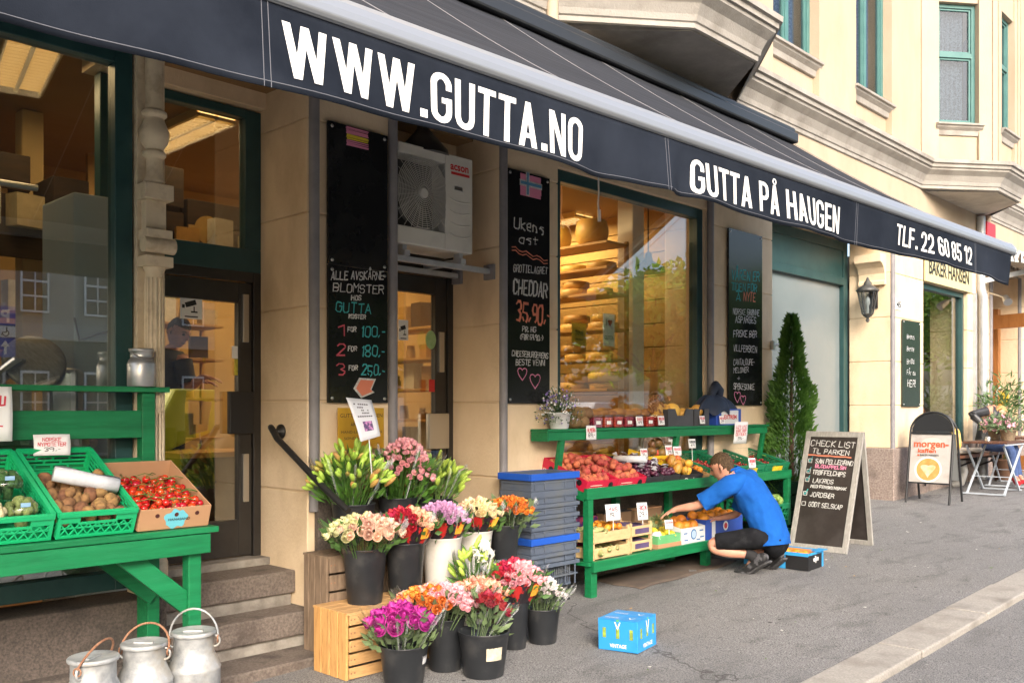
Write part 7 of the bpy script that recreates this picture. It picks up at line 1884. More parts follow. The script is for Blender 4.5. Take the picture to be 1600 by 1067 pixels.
m.add([(x, -.004, z) for x, z in arc], [list(range(n_ + 1))[::-1]]); m.add([(x, .012, z) for x, z in arc], [list(range(n_ + 1))]); m.build('arched_header', TUB, t)
m = MB(); m.M = M4; m.box(.02, 2 * hw - .02, -.018, .0, L_ - .31, L_ - .275); m.box(.02, 2 * hw - .02, -.008, .004, .27, .29); m.build('clamp_rail', TUB, t)
PZ0, PZ1 = .29, L_ - .31
m = MB(); m.M = M4; m.box(.022, 2 * hw - .022, -.006, .004, PZ0, PZ1); m.build('poster', mat('grey_wood_poster', (.42, .39, .36), .45, (.50, .48, .46), 3, stretch=(9, 1, 1), c3=(.30, .24, .20), sc3=3), t)
def disc(c, r, y, ry=1): return [(c[0] + r * math.cos(i * math.pi / 18), y, c[1] + r * ry * math.sin(i * math.pi / 18)) for i in range(36)]
PH_ = PZ1 - PZ0; cc = (.27, PZ0 + PH_ * .27)
for nm, r, y, ma in (('cup_rim', .18, -.0075, WHITE), ('coffee', .155, -.009, mat('coffee_crema', (.55, .24, .06), .4, (.66, .36, .12), 9)), ('milk_foam', .085, -.0105, mat('milk_foam', (.75, .60, .42), .5, (.66, .42, .20), 12))):
    m = MB(); m.M = M4
    if nm == 'milk_foam': m.add([(cc[0] + .1 * math.sin(b) ** 3, y, cc[1] + .085 * math.cos(b) - .035 * math.cos(2 * b)) for b in [i * math.pi / 14 for i in range(28)]], [list(range(28))])
    else: m.add(disc(cc, r, y, .98), [list(range(36))])
    m.build(nm, ma, t)
m = MB(); m.M = M4; m.add(disc((.30, PZ0 + PH_ * .80), .14, -.0075, .62), [list(range(36))]); m.build('pale_cup', mat('faded_cup', (.60, .52, .44), .5), t)
m = MB(); m.M = M4
vs, fs = fit_text('morgen-', .46, .10, .03); m.add([(x + .06, -.010, y + PZ0 + PH_ * .73) for x, y in vs], fs); vs, fs = fit_text('kaffen', .24, .06, .03); m.add([(x + .12, -.010, y + PZ0 + PH_ * .615) for x, y in vs], fs); m.box(.115, .145, -.0105, -.006, PZ0 + PH_ * .545, PZ0 + PH_ * .58)
m.build('lettering', mat('brick_red_lettering', (.50, .10, .04), .5), t)
m = MB(); m.M = M4; vs, fs = fit_text('BAKER HANSEN', .24, .028, .01); m.add([(x + .155, -.010, y + PZ0 + PH_ * .545) for x, y in vs], fs); m.build('lettering', BLACK, t)
M5, L5 = stand_side(.50, .25, 1.24 - .02, 'rear_frame', .016)
m = MB(); m.M = M5; m.box(.02, 2 * hw - .02, -.006, .004, .29, L5 - .3); m.build('rear_panel', mat('grey_back_sheet', (.20, .21, .21), .5), t)
# bakery bench, cushions, tables, plants
SEATW = mat('red_brown_bench_wood', (.20, .085, .045), .45, (.15, .06, .03), 5, .1, stretch=(1, 6, 6))
t = thing('wall_bench', 'brown wooden wall bench on black brackets under the bakery window', 'bench', (13.75, -.48, g(14, -.3) + .52))
m = MB(); m.box(0, 3.0, 0, .42, 0, .045); m.build('seat', SEATW, t, bevel=.004)
for x in (.3, 1.4, 2.6):
    m = MB(); m.box(x, x + .04, .02, .42, -.06, -.001); m.tube([(x + .02, .40, -.40), (x + .02, .38, -.2), (x + .02, .04, -.05)], .014, 6); m.build('bracket', TUB, t)
m = MB(); m.tube([(1.55, .42, -.45), (1.55, .3, -.42), (1.58, .26, -.25), (1.55, .3, -.05)], .055, 10); pipe_ = tag(m.build('bent_pipe', mat('dull_white_pipe', (.5, .5, .48), .5), None), 'short bent white pipe under the wall bench', 'pipe'); pipe_.location = t.location
zs = t.location.z + .046
LINEN = mat('pale_linen_cushion', (.55, .50, .42), .85, (.46, .41, .34), 10, .3, 20)
def cushion(label, pos, s, ma, rot, stripes=None):
    t = thing('cushion', label, 'cushion', pos); t.rotation_euler = rot
    m = MB()
    def f(u, v):
        a, b = 2 * math.pi * u, math.pi * (v - .5); ca, sa, cb, sb = math.cos(a), math.sin(a), math.cos(b), math.sin(b)
        pw2 = lambda q, e: math.copysign(abs(q) ** e, q)
        return (s[0] * pw2(ca, .5) * pw2(cb, .6), s[1] * sb * (.75 + .25 * abs(cb)), s[2] * pw2(sa, .5) * pw2(cb, .6))
    m.grid(f, 36, 16); m.build('cover', ma, t); return t
for k in range(3): cushion(('left', 'middle', 'far right')[k] + ' pale linen seat cushion lying on the wall bench', (14.1 + .62 * k, -.28, zs + .045), (.30, .045, .19), LINEN, (R(90), 0, R(3 * k)))
cushion('upright pale blue and white cushion leaning on the bakery window', (14.35, -.12, zs + .27), (.2, .07, .19), mat('pale_blue_stripe', (.55, .60, .60), .85, (.30, .46, .50), 4, stretch=(8, .3, .3)), (R(-15), 0, R(-60)))
cushion('upright yellow patterned cushion beside the seated woman', (14.75, -.17, zs + .23), (.19, .07, .19), mat('yellow_pattern', (.70, .40, .03), .85, (.60, .48, .25), 14), (R(-15), 0, R(-50)))
TABW = mat('dark_slat_table', (.12, .055, .035), .4, (.09, .04, .025), 6, stretch=(1, 8, 8))
LEGP = mat('pale_blue_grey_legs', (.42, .47, .52), .4)
tbl = thing('bistro_table', 'slatted brown folding bistro table with pale grey legs holding pink flowers', 'table', (14.30, -1.12, g(14.7, -.8)))
for k in range(6): m = MB(); m.box(0, 1.0, .6 * k / 6, .6 * k / 6 + .092, .735, .765); m.build('table_slat', TABW, tbl, bevel=.004)
for y in (.04, .54):
    m = MB(); m.beam((.02, y, .01), (.86, y, .70), .022, .03); m.beam((.84, y + .03, .01 + .02), (.10, y + .03, .70), .022, .03); m.build('leg_pair', LEGP, tbl)
m = MB(); m.beam((.02, .02, .015), (.02, .6, .015), .025, .02); m.beam((.84, .04, .035), (.84, .62, .035), .025, .02); m.beam((.3, .04, .25), (.3, .56, .25), .012, .012); m.box(.0, 1.0, .01, .03, .71, .734); m.build('crossbar', LEGP, tbl)
dup(tbl, None, (15.55, -1.05, g(15.9, -.8)), R(3), 'second folding bistro table further right, cut by the picture edge')
WOV = mat('woven_pot', (.34, .26, .17), .8, (.22, .16, .10), 60, .8, 50)
PINK = mat('pink_flower', (.72, .28, .40), .6, (.75, .42, .50), 20)
pot_plant('flower_pot', 'woven pot of pink flowers on the bistro table', (14.95, -.95, tbl.location.z + .767), .11, .16, WOV, (.24, .24, .13, .28), mat('grey_green_foliage', (.10, .17, .07), .6, (.15, .22, .11), 10), [(PINK, 26, .045)], 420, .02, .08)
pot_plant('flower_pot', 'second woven pot with a pink bloom behind the first', (15.18, -.70, tbl.location.z + .767), .10, .15, WOV, (.2, .2, .12, .27), bpy.data.materials['grey_green_foliage'], [(PINK, 12, .045)], 300, .02, .08)
t = thing('shaker', 'small steel salt shaker on the bistro table', 'shaker', (14.6, -.78, tbl.location.z + .767)); m = MB(); m.lathe([(.04, 0), (.04, .05), (.03, .065), (0, .07)], 14, cap1=False); m.build('body', METAL, t)
pot_plant('oleander', 'tall oleander with narrow green leaves by the bakery door', (16.55, -.45, g(16.6, -.4)), .2, .36, mat('clay_planter', (.25, .14, .09), .8), (.48, .45, .36, 1.35), mat('oleander_leaf', (.05, .11, .03), .5, (.10, .18, .05), 8), [], 460, .026, .15)
t = thing('door_handle_bar', 'steel curved pull bar beside the wooden bakery door', 'handle', (17.32, -.06, 1.45)); m = MB(); m.tube([(0, 0, 0), (-.03, -.05, .05), (-.03, -.05, .55), (.02, -.1, .62)], .014, 8); m.build('bar', METAL, t)
t = thing('yellow_notice', 'small yellow notice on the doorway wall behind the oleander', 'notice', (X12 - .01, .25, 1.75)); m = MB(); m.box(-.006, .005, -.09, .09, 0, .26); m.build('sheet', mat('yellow_notice_paper', (.70, .50, .04), .6), t)
# small things fixed to the front
t = thing('camera_notice', 'white notice with a security camera picture on the glass door', 'notice', W(281, 497, 5.805)); 
def flat_card(t, w, h, ma, th=.003): m = MB(); m.box(0, w, -.004, -.001, 0, h); m.build('card', ma, t)
def cam_icon(t, w, h):
    m = MB(); m.M = Matrix.Translation((w / 2, -.0055, h * .62)) @ Matrix.Rotation(R(-18), 4, 'Y'); m.box(-w * .28, w * .22, -.0006, 0, -h * .10, h * .10); m.M = Matrix.Translation((w / 2, -.0055, 0)); m.box(-w * .02, w * .28, -.0006, 0, h * .25, h * .31); m.box(w * .1, w * .15, -.0006, 0, h * .25, h * .5); m.box(-w * .42, -w * .30, -.0006, 0, h * .42, h * .56); m.box(-w * .3, w * .3, -.0006, 0, h * .06, h * .11); m.build('icon', BLACK, t)
flat_card(t, .155, .165, WHITE); cam_icon(t, .155, .165)
t = thing('camera_notice', 'white notice with a security camera picture on the back door by the flowers', 'notice', W(622, 531, 5.73)); flat_card(t, .10, .16, WHITE); cam_icon(t, .10, .16)
t = thing('sticker', 'small round pale green sticker on the back door', 'sticker', W(673, 531, 5.73)); m = MB(); m.M = Matrix.Rotation(R(90), 4, 'X'); m.lathe([(.055, 0), (.055, .003)], 20, sy=1.4); m.build('disc', mat('pale_green_sticker', (.25, .42, .16), .6, (.35, .5, .25), 30), t)
for px, py, lab, ma, w, h in ((362, 560, 'white sticker with small red print on the glass door edge', WHITE, .075, .085), (366, 586, 'yellow sticker under the white one on the glass door', mat('yellow_sticker', (.62, .55, .06), .6, (.40, .36, .05), 40), .06, .11), (670, 612, 'red octagonal sticker low on the back door', RED, .06, .1)):
    t = thing('sticker', lab, 'sticker', W(px, py, 5.80 if px < 500 else 5.73)); flat_card(t, w, h, ma)
t = thing('window_sign', 'white card with a red heart standing inside the show window', 'card', W(942, 540, 5.35)); flat_card(t, .17, .30, WHITE)
m = MB(); vs, fs = fit_text('GUTTA', .13, .035, .01); m.add([(x + .02, -.006, y + .06) for x, y in vs], fs); vs, fs = fit_text('I', .008, .06, .01); m.add([(x + .04, -.006, y + .19) for x, y in vs], fs); m.build('lettering', BLACK, t)
m = MB(); m.add([(.10 + .035 * math.sin(b) ** 3, -.006, .22 + .03 * math.cos(b) - .011 * math.cos(2 * b)) for b in [i * math.pi / 12 for i in range(24)]], [list(range(24))]); m.build('heart', RED, t)
t = thing('window_sign', 'square yellow card with brown capitals inside the show window', 'card', W(893, 539, 5.35)); flat_card(t, .20, .20, mat('yellow_card', (.62, .40, .02), .6))
m = MB(); vs, fs = fit_text('TINE', .12, .045, .02); m.add([(x + .04, -.006, y + .09) for x, y in vs], fs); m.box(.05, .15, -.006, -.004, .05, .06); m.build('lettering', mat('brown_print', (.16, .08, .01), .6), t)
t = thing('tag_string', 'short white rope hanging in front of the show window top', 'rope', (FX(935, 5.1), -.1, 3.72)); m = MB(); m.tube([(0, 0, 0), (.005, 0, -.15), (-.005, .0, -.25), (.01, 0, -.34)], .008, 6); m.tube([(.01, 0, -.3), (.02, .005, -.40)], .016, 6); m.build('cord', WHITE, t)
t = thing('gate_hook', 'small grey metal hook fixed at the entrance recess edge', 'hook', (X7 - .02, -.03, ZP(1205, 540))); m = MB(); m.box(-.05, .0, -.02, .02, -.05, .05); m.tube([(0, -.01, 0), (.06, -.06, .02), (.12, -.05, .03)], .012, 6); m.build('hook_body', METAL, t)

# flattened cardboard and scraps on the pavement
t = thing('cardboard_sheet', 'flattened brown cardboard sheet lying under the front of the display stand', 'cardboard', (7.0, -.62, 0))
m = MB(); m.grid(lambda u, v: (-.75 + 1.55 * u + .02 * math.sin(v * 9), -.03 + .55 * v + .015 * math.sin(u * 14), g(7.0 - .75 + 1.55 * u, -.6 + .5 * v) + .006 + .006 * math.sin(u * 8)), 20, 6); m.build('sheet', mat('dirty_cardboard', (.11, .08, .06), .9, (.07, .055, .045), 6), t).modifiers.new('solid', 'SOLIDIFY').thickness = .004
SCR = [mat('pale_scrap', (.5, .48, .44), .9), mat('leaf_scrap', (.10, .17, .04), .8), mat('ochre_scrap', (.40, .25, .10), .9)]
for k in range(34):
    x, y = ir.uniform(3.6, 11.5), ir.uniform(-2.5, -.75)
    t = MB(); t.leaf((0, 0, 0), (1, 0, .05), ir.uniform(.02, .05), ir.uniform(.012, .028), (0, 0, 1))
    o = t.build('scrap', SCR[k % 3 if k % 4 else 0]); o.location = (x, y, g(x, y) + .004); o.rotation_euler = (0, 0, ir.uniform(0, 6))
    tag(o, ('small pale paper scrap lying on the asphalt pavement', 'small green leaf scrap lying on the asphalt pavement', 'small ochre scrap lying on the asphalt pavement')[k % 3 if k % 4 else 0], 'litter', 'scraps on the pavement')
# ---------------------------------------------------------------- inside the shop
SHELF = mat('honey_shelf_wood', (.46, .25, .07), .55, (.38, .20, .05), 5, stretch=(1, 5, 5))
CHEESE = mat('yellow_cheese_rind', (.66, .44, .12), .5, (.56, .32, .07), 6, rnd=.25)
CRATEB = mat('brown_decor_crate', (.026, .015, .009), .85, (.05, .028, .014), 5, .3, 30, stretch=(1, 1, 6))
def rack(label, x, y0, y1, zs_, dpt, along_y=True, name='shelf_rack', grp=None):
    t = thing(name, label, 'shelf', (x, y0, .45), 0, grp); L_ = y1 - y0
    for z in zs_:
        m = MB(); m.box(*((0, dpt, 0, L_, z - .45, z - .425) if along_y else (0, L_, 0, dpt, z - .45, z - .425))); m.build('shelf_board', SHELF, t, bevel=.003)
    for q in (.0, L_ - .03):
        m = MB(); m.box(*((dpt - .04, dpt - .001, q, q + .03, 0, max(zs_) - .4) if along_y else (q, q + .03, dpt - .04, dpt - .001, 0, max(zs_) - .4))); m.build('upright', SHELF, t)
    return t
zsA = [1.15, 1.5, 1.85, 2.15, 2.45, 2.8, 3.05, 3.3]
rack('honey wood rack of round cheeses behind the show window', 7.15, .42, 2.9, zsA, .36)
wh = proto(lambda m, k: m.lathe([(.12, -.045), (.145, -.035), (.15, 0), (.145, .035), (.12, .045)], 24), CHEESE, 1)
pts = []
for z in zsA[:-1]:
    for i in range(6):
        for j in range(ir.choice((1, 2, 2)) if z not in (2.8, 3.05) else ir.choice((1, 1, 2))): pts.append(Vector((7.33 + ir.uniform(-.03, .03), .60 + i * .36 + ir.uniform(-.04, .04), z + .047 + .094 * j)))
for o in scatter('cheese_wheel', 'round yellow cheese wheel on the honey wood rack', 'cheese', 'cheese wheels on the rack', wh, None, pts, (.8, 1.1)): o.rotation_euler = (0, 0, ir.uniform(0, 6))
bigw = proto(lambda m, k: m.lathe([(.16, -.16), (.2, -.12), (.22, 0), (.2, .12), (.16, .16)], 24), CHEESE, 1)
for o in scatter('cheese_wheel', 'large tall yellow cheese on the topmost rack board', 'cheese', 'large cheeses on top of the rack', bigw, None, [Vector((7.33, .75 + .5 * i, 3.3 + .165)) for i in range(4)], (.75, .9)): o.rotation_euler = (0, 0, ir.uniform(0, 6))
bx_mats = [mat('amber_pack_%s' % n_, c, .5, tuple(v * .7 for v in c), 9, rnd=.2) for n_, c in (('honey', (.60, .34, .08)), ('cream', (.62, .50, .28)), ('tan', (.42, .24, .08)), ('dark', (.10, .06, .03)), ('white', (.60, .56, .46)))]
pk = []
for i, ma in enumerate(bx_mats):
    pk += proto(lambda m, k: m.box(-.09, .09, -.06, .06, 0, .17 + .03 * i), ma, 1)
jar = proto(lambda m, k: m.lathe([(.04, 0), (.045, .01), (.045, .10), (.035, .12), (.038, .125), (.038, .15)], 12), bx_mats[0], 1) + proto(lambda m, k: m.lathe([(.04, 0), (.045, .01), (.045, .10), (.035, .12), (.038, .125), (.038, .15)], 12), bx_mats[2], 1)
def stock(label, cat, grp, x, y0, y1, zs_, dx, along_y=True, den=.24):
    for z in zs_:
        q = y0 + .12
        while q < y1 - .08:
            v = Vector((x + dx, q, z + .002)) if along_y else Vector((q, x + dx, z + .002))
            o = scatter('food_pack' if ir.random() < .7 else 'jar', label, cat, grp, [ir.choice(pk + jar)], None, [v], (.8, 1.1))[0]; o.rotation_euler = (0, 0, ir.uniform(-.3, .3) + (math.pi / 2 if along_y else 0)); q += den * ir.uniform(.75, 1.3)
zsB = [.95, 1.25, 1.55, 1.85, 2.15, 2.45]
rack('honey wood rack of packages seen through the back door', 5.85, 1.15, 3.3, zsB, .4)
stock('amber lit package or jar on the rack behind the back door', 'food pack', 'packages behind the back door', 5.85, 1.15, 3.3, zsB, .14)
zsC = [1.0, 1.4, 1.75, 2.1, 2.4]
rack('honey wood wall shelf of packages seen through the glass door', 2.6, 2.45, 4.75, zsC, .4, False)
bpy.data.objects[[o.name for o in bpy.data.objects if o.name.startswith('shelf_rack')][-1]].location = (1.9, 2.45, .45)
stock('amber lit package or jar on the shelf behind the glass door', 'food pack', 'packages behind the glass door', 2.45, 1.9, 4.2, zsC, .14, False, .2)
t = thing('shop_counter', 'dark glass fronted shop counter behind the glass door', 'counter', (3.3, 1.45, .45)); m = MB(); m.box(0, .9, 0, .6, 0, .85); m.build('counter_body', CRATEB, t); m = MB(); m.box(-.02, .92, -.02, .62, .852, .89); m.build('counter_top', SHELF, t)
# high shelf with dark crates behind the left window and transom
t = thing('high_shelf', 'dark high shelf carrying decor crates behind the left shop windows', 'shelf', (-4, 1.5, 2.85)); m = MB(); m.box(0, 8.1, 0, .5, 0, .04); m.build('shelf_board', CRATEB, t); m = MB(); m.box(0, 8.1, .0, .03, -.16, -.001); m.build('shelf_edge', CRATEB, t)
for k, (x, w_, h_, lab) in enumerate(((1.93, .34, .5, 'tall dark wooden decor crate at the far left of the high shelf'), (2.42, .24, .40, 'dark decor crate on the high shelf near the ceiling lamp'), (2.95, .42, .62, 'tall dark slatted decor crate behind the transom'), (3.4, .55, .40, 'dark open decor crate with a round label behind the transom'), (3.97, .5, .34, 'dark decor crate at the right end of the transom'))):
    t = thing('decor_crate', lab, 'crate', (x, 1.55, 2.892)); 
    for nm, b in (('front_slat', (0, w_, 0, .02, 0, h_ * .45)), ('front_slat', (0, w_, 0, .02, h_ * .52, h_)), ('end_panel', (0, .02, .021, .4, 0, h_)), ('end_panel', (w_ - .02, w_, .021, .4, 0, h_))): m = MB(); m.box(*b); m.build(nm, CRATEB, t, bevel=.003)
    if k == 3:
        m = MB(); m.M = Matrix.Translation((w_ * .3, -.002, h_ * .45)) @ Matrix.Rotation(R(90), 4, 'X'); m.lathe([(.11, 0), (.11, .004)], 20); m.build('round_label', bx_mats[2], t)
t = thing('white_cabinet', 'tall pale blue white cabinet standing close behind the left window', 'cabinet', (2.10, .35, .45)); m = MB(); m.box(0, .33, 0, .5, 0, 2.48); m.build('cabinet_body', mat('pale_cabinet', (.50, .56, .58), .4), t, bevel=.01); m = MB(); m.tube([(.0, -.01, 1.75), (.02, -.03, 1.62), (.12, -.03, 1.66), (.25, -.02, 1.7), (.32, -.01, 1.6)], .006, 6); m.build('cable', BEAD, t)
for k, (x0, y, lab) in enumerate(((-1.4, 3.3, 'wall shelf of dim goods at the back of the left room'), )):
    rack(lab, x0, 3.15, 3.15 + 3.6, [1.1, 1.5, 1.9, 2.3], .4, False)
    stock('dim package on the back wall shelf of the left room', 'food pack', 'packages on the back wall', 3.15, x0, x0 + 3.6, [1.1, 1.5, 1.9, 2.3], .14, False, .26)
t = thing('curtain_rod', 'thin grey rod across the left shop window', 'rod', (-3, .2, 2.88)); m = MB(); m.tube([(0, 0, 0), (4.85, 0, 0)], .018, 8); m.build('rod', METAL, t)
t = thing('interior_pillar', 'ochre pillar inside the left window room', 'pillar', (2.37, 2.02, .45)); m = MB(); m.box(0, .15, 0, .15, 0, 3.4); m.build('shaft', mat('pale_ochre_paint', (.62, .44, .20), .8), t, bevel=.01)
t = thing('meat_slicer', 'steel meat slicer with a round blade behind the left window', 'slicer', (1.62, .30, 1.60)); t.rotation_euler = (0, 0, R(-38))
m = MB(); m.M = Matrix.Translation((.25, 0, .33)) @ Matrix.Rotation(R(62), 4, 'X') @ Matrix.Rotation(R(25), 4, 'Y'); m.lathe([(.02, .012), (.10, .012), (.145, .010), (.16, 0), (.145, -.012), (.02, -.02)], 32); m.build('blade_guard', mat('slicer_steel', (.40, .37, .32), .5, (.28, .25, .2), 30, stretch=(1, 9, 1), metal=.5), t)
m = MB(); m.box(0, .5, -.05, .3, -.15, .0); m.box(.3, .45, .05, .2, .0, .3); m.build('slicer_base', ALU, t, bevel=.03)
m = MB(); m.beam((-.12, -.1, .05), (.22, -.08, .34), .26, .02); m.build('feed_tray', ALU, t, bevel=.006)
t = thing('window_ledge', 'stone ledge behind the left window carrying the slicer', 'ledge', (-6, .14, .66)); m = MB(); m.box(0, 8.05, 0, .70, 0, .90); m.build('ledge_body', mat('pale_ledge', (.40, .40, .38), .6), t)
stock('dim package on the dark high shelf by the transom', 'food pack', 'packages on the high shelf', 1.35, 1.85, 4.1, [2.89], .14, False, .22)
stock('small dim package on the stone ledge behind the left window', 'food pack', 'packages on the window ledge', .5, 1.6, 2.1, [1.562], .14, False, .2)
# lit ceiling lamps
LAMPM = mat('warm_lit_louvre', (1, .62, .22), .5, emit=1.1)
def ceiling_lamp(label, x, y, w, l, rz, watt, z=3.855, col=(1, .66, .33), size=None):
    t = thing('ceiling_lamp', label, 'lamp', (x, y, z), rz, 'lit ceiling lamps')
    m = MB(); m.box(-w / 2, w / 2, -l / 2, l / 2, -.03, -.02); m.build('diffuser', LAMPM, t)
    m = MB()
    for k in range(int(l / .06)): m.box(-w / 2, w / 2, -l / 2 + .06 * k, -l / 2 + .06 * k + .006, -.055, -.031)
    for s in (-w / 2, 0, w / 2): m.box(s - .012, s + .012, -l / 2, l / 2, -.06, -.0)
    m.build('louvre', mat('lamp_louvre', (.55, .42, .2), .4), t)
    ld = bpy.data.lights.new('lamp_light', 'AREA'); ld.energy = watt; ld.color = col; ld.shape = 'RECTANGLE'; ld.size = w; ld.size_y = l
    lo_ = bpy.data.objects.new('lamp_light', ld); COL.objects.link(lo_); lo_.parent = t; lo_.location = (0, 0, -.07)
    return t
ceiling_lamp('lit yellow louvred ceiling lamp at the top left corner', 2.05, .98, .30, 1.1, R(-12), 4.5)
ceiling_lamp('lit louvred ceiling lamp above the glass door room', 3.4, 1.7, .3, 1.2, 0, 8)
ceiling_lamp('lit louvred ceiling lamp above the back door room', 5.0, 2.0, .3, 1.2, 0, 24)
ceiling_lamp('lit louvred ceiling lamp above the cheese rack', 6.6, 1.6, .3, 1.2, 0, 42)
ceiling_lamp('lit louvred ceiling lamp beyond the cheese rack', 8.0, 1.9, .3, 1.0, 0, 24)
ceiling_lamp('lit ceiling lamp inside the bakery', 15.0, 1.2, .3, 1.2, 0, 7, 3.49)
t = thing('hanging_lamp', 'dark round pendant lamp inside the show window', 'lamp', (7.95, .5, 3.1)); m = MB(); m.lathe([(.18, 0), (.17, .05), (.05, .12), (.03, .2), (.008, .22), (.008, .75)], 20); m.build('shade', mat('bronze_shade', (.12, .07, .03), .4), t)
# bakery window stock
rack('dark bakery rack of loaves in the far shop window', 14.3, .5, 2.0, [1.3, 1.7, 2.1, 2.5], .4)
for o in scatter('bread_loaf', 'brown loaf on the dark bakery rack', 'bread', 'loaves in the bakery window', proto(lambda m, k_: m.ball((0, 0, 0), .1, 12, 8, (1.4, .8, .6)), BREAD, 1), None, [Vector((14.5, .65 + .24 * i, z + .06)) for z in (1.3, 1.7, 2.1, 2.5) for i in range(5)]): o.rotation_euler = (0, 0, ir.uniform(0, 3))

# ---------------------------------------------------------------- the other side of the street, seen in the panes
t = thing('opposite_building', 'pale plastered building with white cross windows reflected in the left shop window', 'building', (4, -26, -2.5))
m = MB(); m.box(-14, 14, -8, 0, 6.9, 12.0); m.build('wall', mat('pale_plaster', (.36, .32, .27), .85, (.31, .28, .24), 1), t)
m = MB(); m.box(-14.1, 14.1, -8, .06, -1, 6.4)
for k in range(24): m.box(-14.1, 14.1, .061, .10, -.9 + .3 * k, -.9 + .3 * k + .26)
m.build('stone_base', mat('dark_slate_base', (.075, .07, .068), .8, (.11, .10, .095), 2), t)
m = MB(); m.box(-14.2, 14.2, -8, .18, 6.4, 6.9); m.build('string_course', mat('pale_band', (.40, .37, .33), .8), t)
m = MB(); m.box(-14.3, 14.3, -8.3, .35, 12.0, 12.4); m.build('roof', mat('slate_roof', (.10, .10, .11), .7), t)
DPANE = mat('dark_pane', (.03, .035, .04), .1)
for k in range(14):
    for z in (3.9, 7.25, 9.6):
        m = MB(); x = -13.3 + 1.95 * k; m.box(x, x + .85, .102, .16, z, z + 1.5); w_ = m.build('window', WHITE, t)
        m = MB()
        for i in range(2):
            for j in range(3): m.box(x + .06 + .39 * i, x + .40 + .39 * i, .12, .17, z + .06 + .48 * j, z + .48 + .47 * j)
        m.build('pane', DPANE, w_)
BARK = mat('tree_bark', (.07, .05, .035), .9)
TL1 = see_light(mat('park_leaf', (.10, .20, .035), .6, (.17, .29, .05), 1.5), (.30, .48, .08), .5); TL2 = see_light(mat('park_leaf_dark', (.06, .14, .03), .6, (.11, .21, .045), 1.5), (.20, .38, .07), .5)
def tree(label, x, y, h, r, ma, n=4200):
    t = thing('park_tree', label, 'tree', (x, y, g(x, -9) - .1), 0, 'park trees across the street')
    rr = random.Random(int(x * 10)); m = MB(); m.tube([(0, 0, 0), (.1, .05, h * .3), (0, 0, h * .6)], [.28, .2, .1], 10)
    cl = [Vector((rr.gauss(0, r * .42), rr.gauss(0, r * .42), h * (.34 + .6 * rr.random()))) for _ in range(26)]
    for c in cl[::3]: m.tube([(0, 0, h * .3), c * .6 + Vector((0, 0, h * .14)), c], [.09, .06, .02], 6, False)
    m.build('trunk', BARK, t)
    m = MB()
    for i in range(n):
        c = rr.choice(cl); v = Vector((rr.gauss(0, 1), rr.gauss(0, 1), rr.gauss(0, .8))).normalized() * r * .38 * rr.random() ** .4
        m.leaf(c + v, (v.x + rr.gauss(0, .5), v.y + rr.gauss(0, .5), rr.gauss(0, .6)), rr.uniform(.4, .75), rr.uniform(.25, .42))
    m.build('crown', ma, t)
for k, (x, y, h, r) in enumerate(((21, -25, 8, 3.4), (25, -28, 9.5, 4), (28, -24, 8.5, 3.8), (34, -27, 10.5, 4.4), (40, -23, 9.5, 4.4), (47, -26, 11, 5), (55, -23, 11, 5), (66, -25, 13, 6), (80, -23, 14, 7))):
    h *= .8; r *= .92
    tree('leafy %s green park tree across the street, reflected in the panes' % ('dark', 'mid')[k % 2], x, y, h, r, (TL1, TL2)[k % 2])
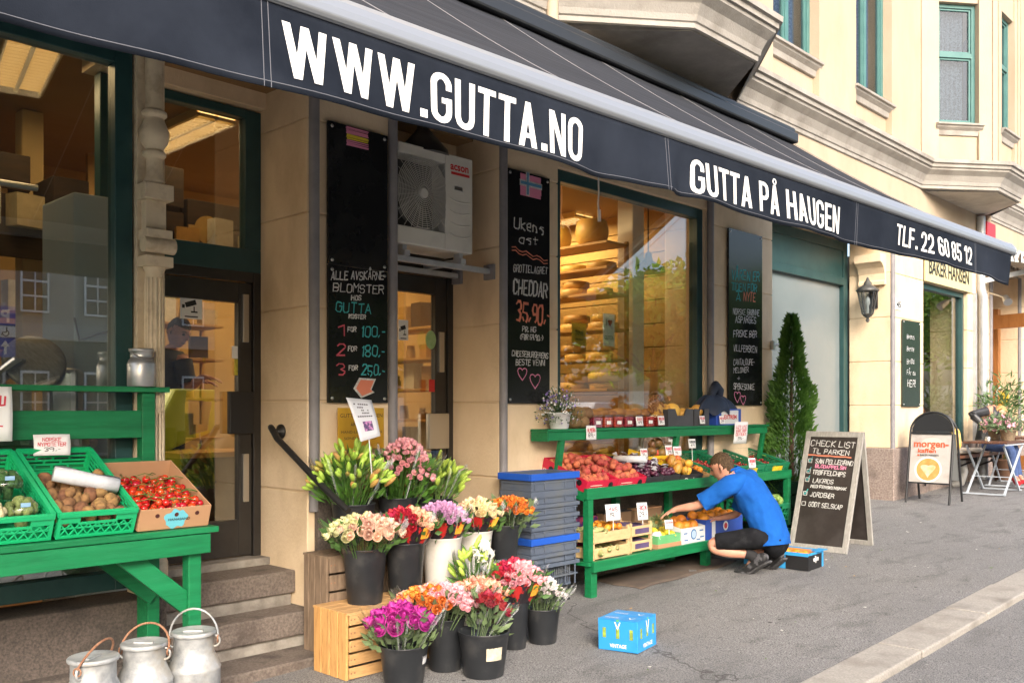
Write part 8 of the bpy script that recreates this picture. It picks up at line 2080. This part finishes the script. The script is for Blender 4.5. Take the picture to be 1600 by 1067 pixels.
def car(label, x, y, ma, kind='car', L_=4.3, H=1.45):
    t = thing('parked_car', label, 'car', (x, y, rz_(x, y)), 0)
    m = MB(); hw_ = .86
    P_ = [(-L_ / 2, .35), (-L_ / 2 + .05, .75), (-L_ / 2 + .9, .9), (-L_ / 2 + 1.5, H), (L_ / 2 - .9, H - .02), (L_ / 2 - .15, .95), (L_ / 2, .7), (L_ / 2 - .02, .35)]
    n_ = len(P_)
    vs = []
    for s in (-1, 1):
        for px_, pz in P_: vs.append((px_, s * (hw_ - (.14 if pz > 1.1 else 0)), pz))
    m.add(vs, [list(range(n_)), list(range(n_, 2 * n_))[::-1]] + [(i, n_ + i, n_ + (i + 1) % n_, (i + 1) % n_) for i in range(n_)])
    m.build('body', ma, t, bevel=.06)
    m = MB()
    for s in (-1, 1):
        q = [(-L_ / 2 + 1.15, .95), (-L_ / 2 + 1.6, H - .09), (L_ / 2 - 1.0, H - .1), (L_ / 2 - .5, .97)]
        m.add([(a, s * (hw_ - .045 - (.11 if b > 1.1 else 0)) + s * .012, b) for a, b in q], [(0, 1, 2, 3)])
    m.build('window', bpy.data.materials['dark_pane'], t)
    for wx in (-L_ / 2 + .8, L_ / 2 - .85):
        for s in (-1, 1):
            m = MB(); m.M = Matrix.Translation((wx, s * hw_, .32)) @ Matrix.Rotation(R(90), 4, 'X'); m.lathe([(.2, -.1), (.32, -.09), (.32, .09), (.2, .1)], 20); m.build('wheel', BLACK, t)
car('silver white parked car across the street, reflected in the show window', 17.2, -8.6, mat('white_car_paint', (.70, .71, .72), .25, spec=.6))
car('dark grey parked car across the street', 23.0, -8.5, mat('grey_car_paint', (.06, .065, .07), .25))
car('bright yellow parked van across the street, reflected in the glass door', 7.6, -8.2, mat('yellow_car_paint', (.68, .62, .02), .3), L_=4.6, H=1.9)

SIGNB = mat('blue_sign_sheet', (.015, .09, .42), .4)
t = thing('parking_sign', 'blue parking sign with wheelchair plate and arrow across the street, mirrored in the left window', 'road sign', (6.55, -15.6, 0), math.pi)
m = MB(); m.tube([(0, .05, -.3), (0, .05, 3.9)], .03, 8); m.build('pole', ZINC, t)
for z, h, nm, ma in ((3.42, .40, 'parking_plate', SIGNB), (3.18, .22, 'wheelchair_plate', WHITE), (2.76, .40, 'arrow_plate', SIGNB)):
    m = MB(); m.box(-.2, .2, -.01, .01, z, z + h); pl2 = m.build(nm, ma, t, bevel=.004)
    m = MB()
    if nm == 'parking_plate': vs, fs = fit_text('P', .17, .27, .03); m.add([(x - .08, -.013, y + z + .06) for x, y in vs], fs)
    elif nm == 'arrow_plate': m.box(-.025, .025, -.013, -.011, z + .06, z + .24); m.add([(-.09, -.013, z + .22), (.09, -.013, z + .22), (0, -.013, z + .35)], [(0, 1, 2)])
    else:
        m.tube([(.06 * math.cos(a) - .01, -.013, z + .08 + .06 * math.sin(a)) for a in [R(100 + 24 * i) for i in range(11)]], .009, 5); m.tube([(-.03, -.013, z + .17), (-.02, -.013, z + .10), (.05, -.013, z + .09), (.07, -.013, z + .03)], .010, 5); m.ball((-.03, -.013, z + .19), .016, 8, 6)
    m.build('symbol', WHITE if ma is SIGNB else BLACK, pl2)
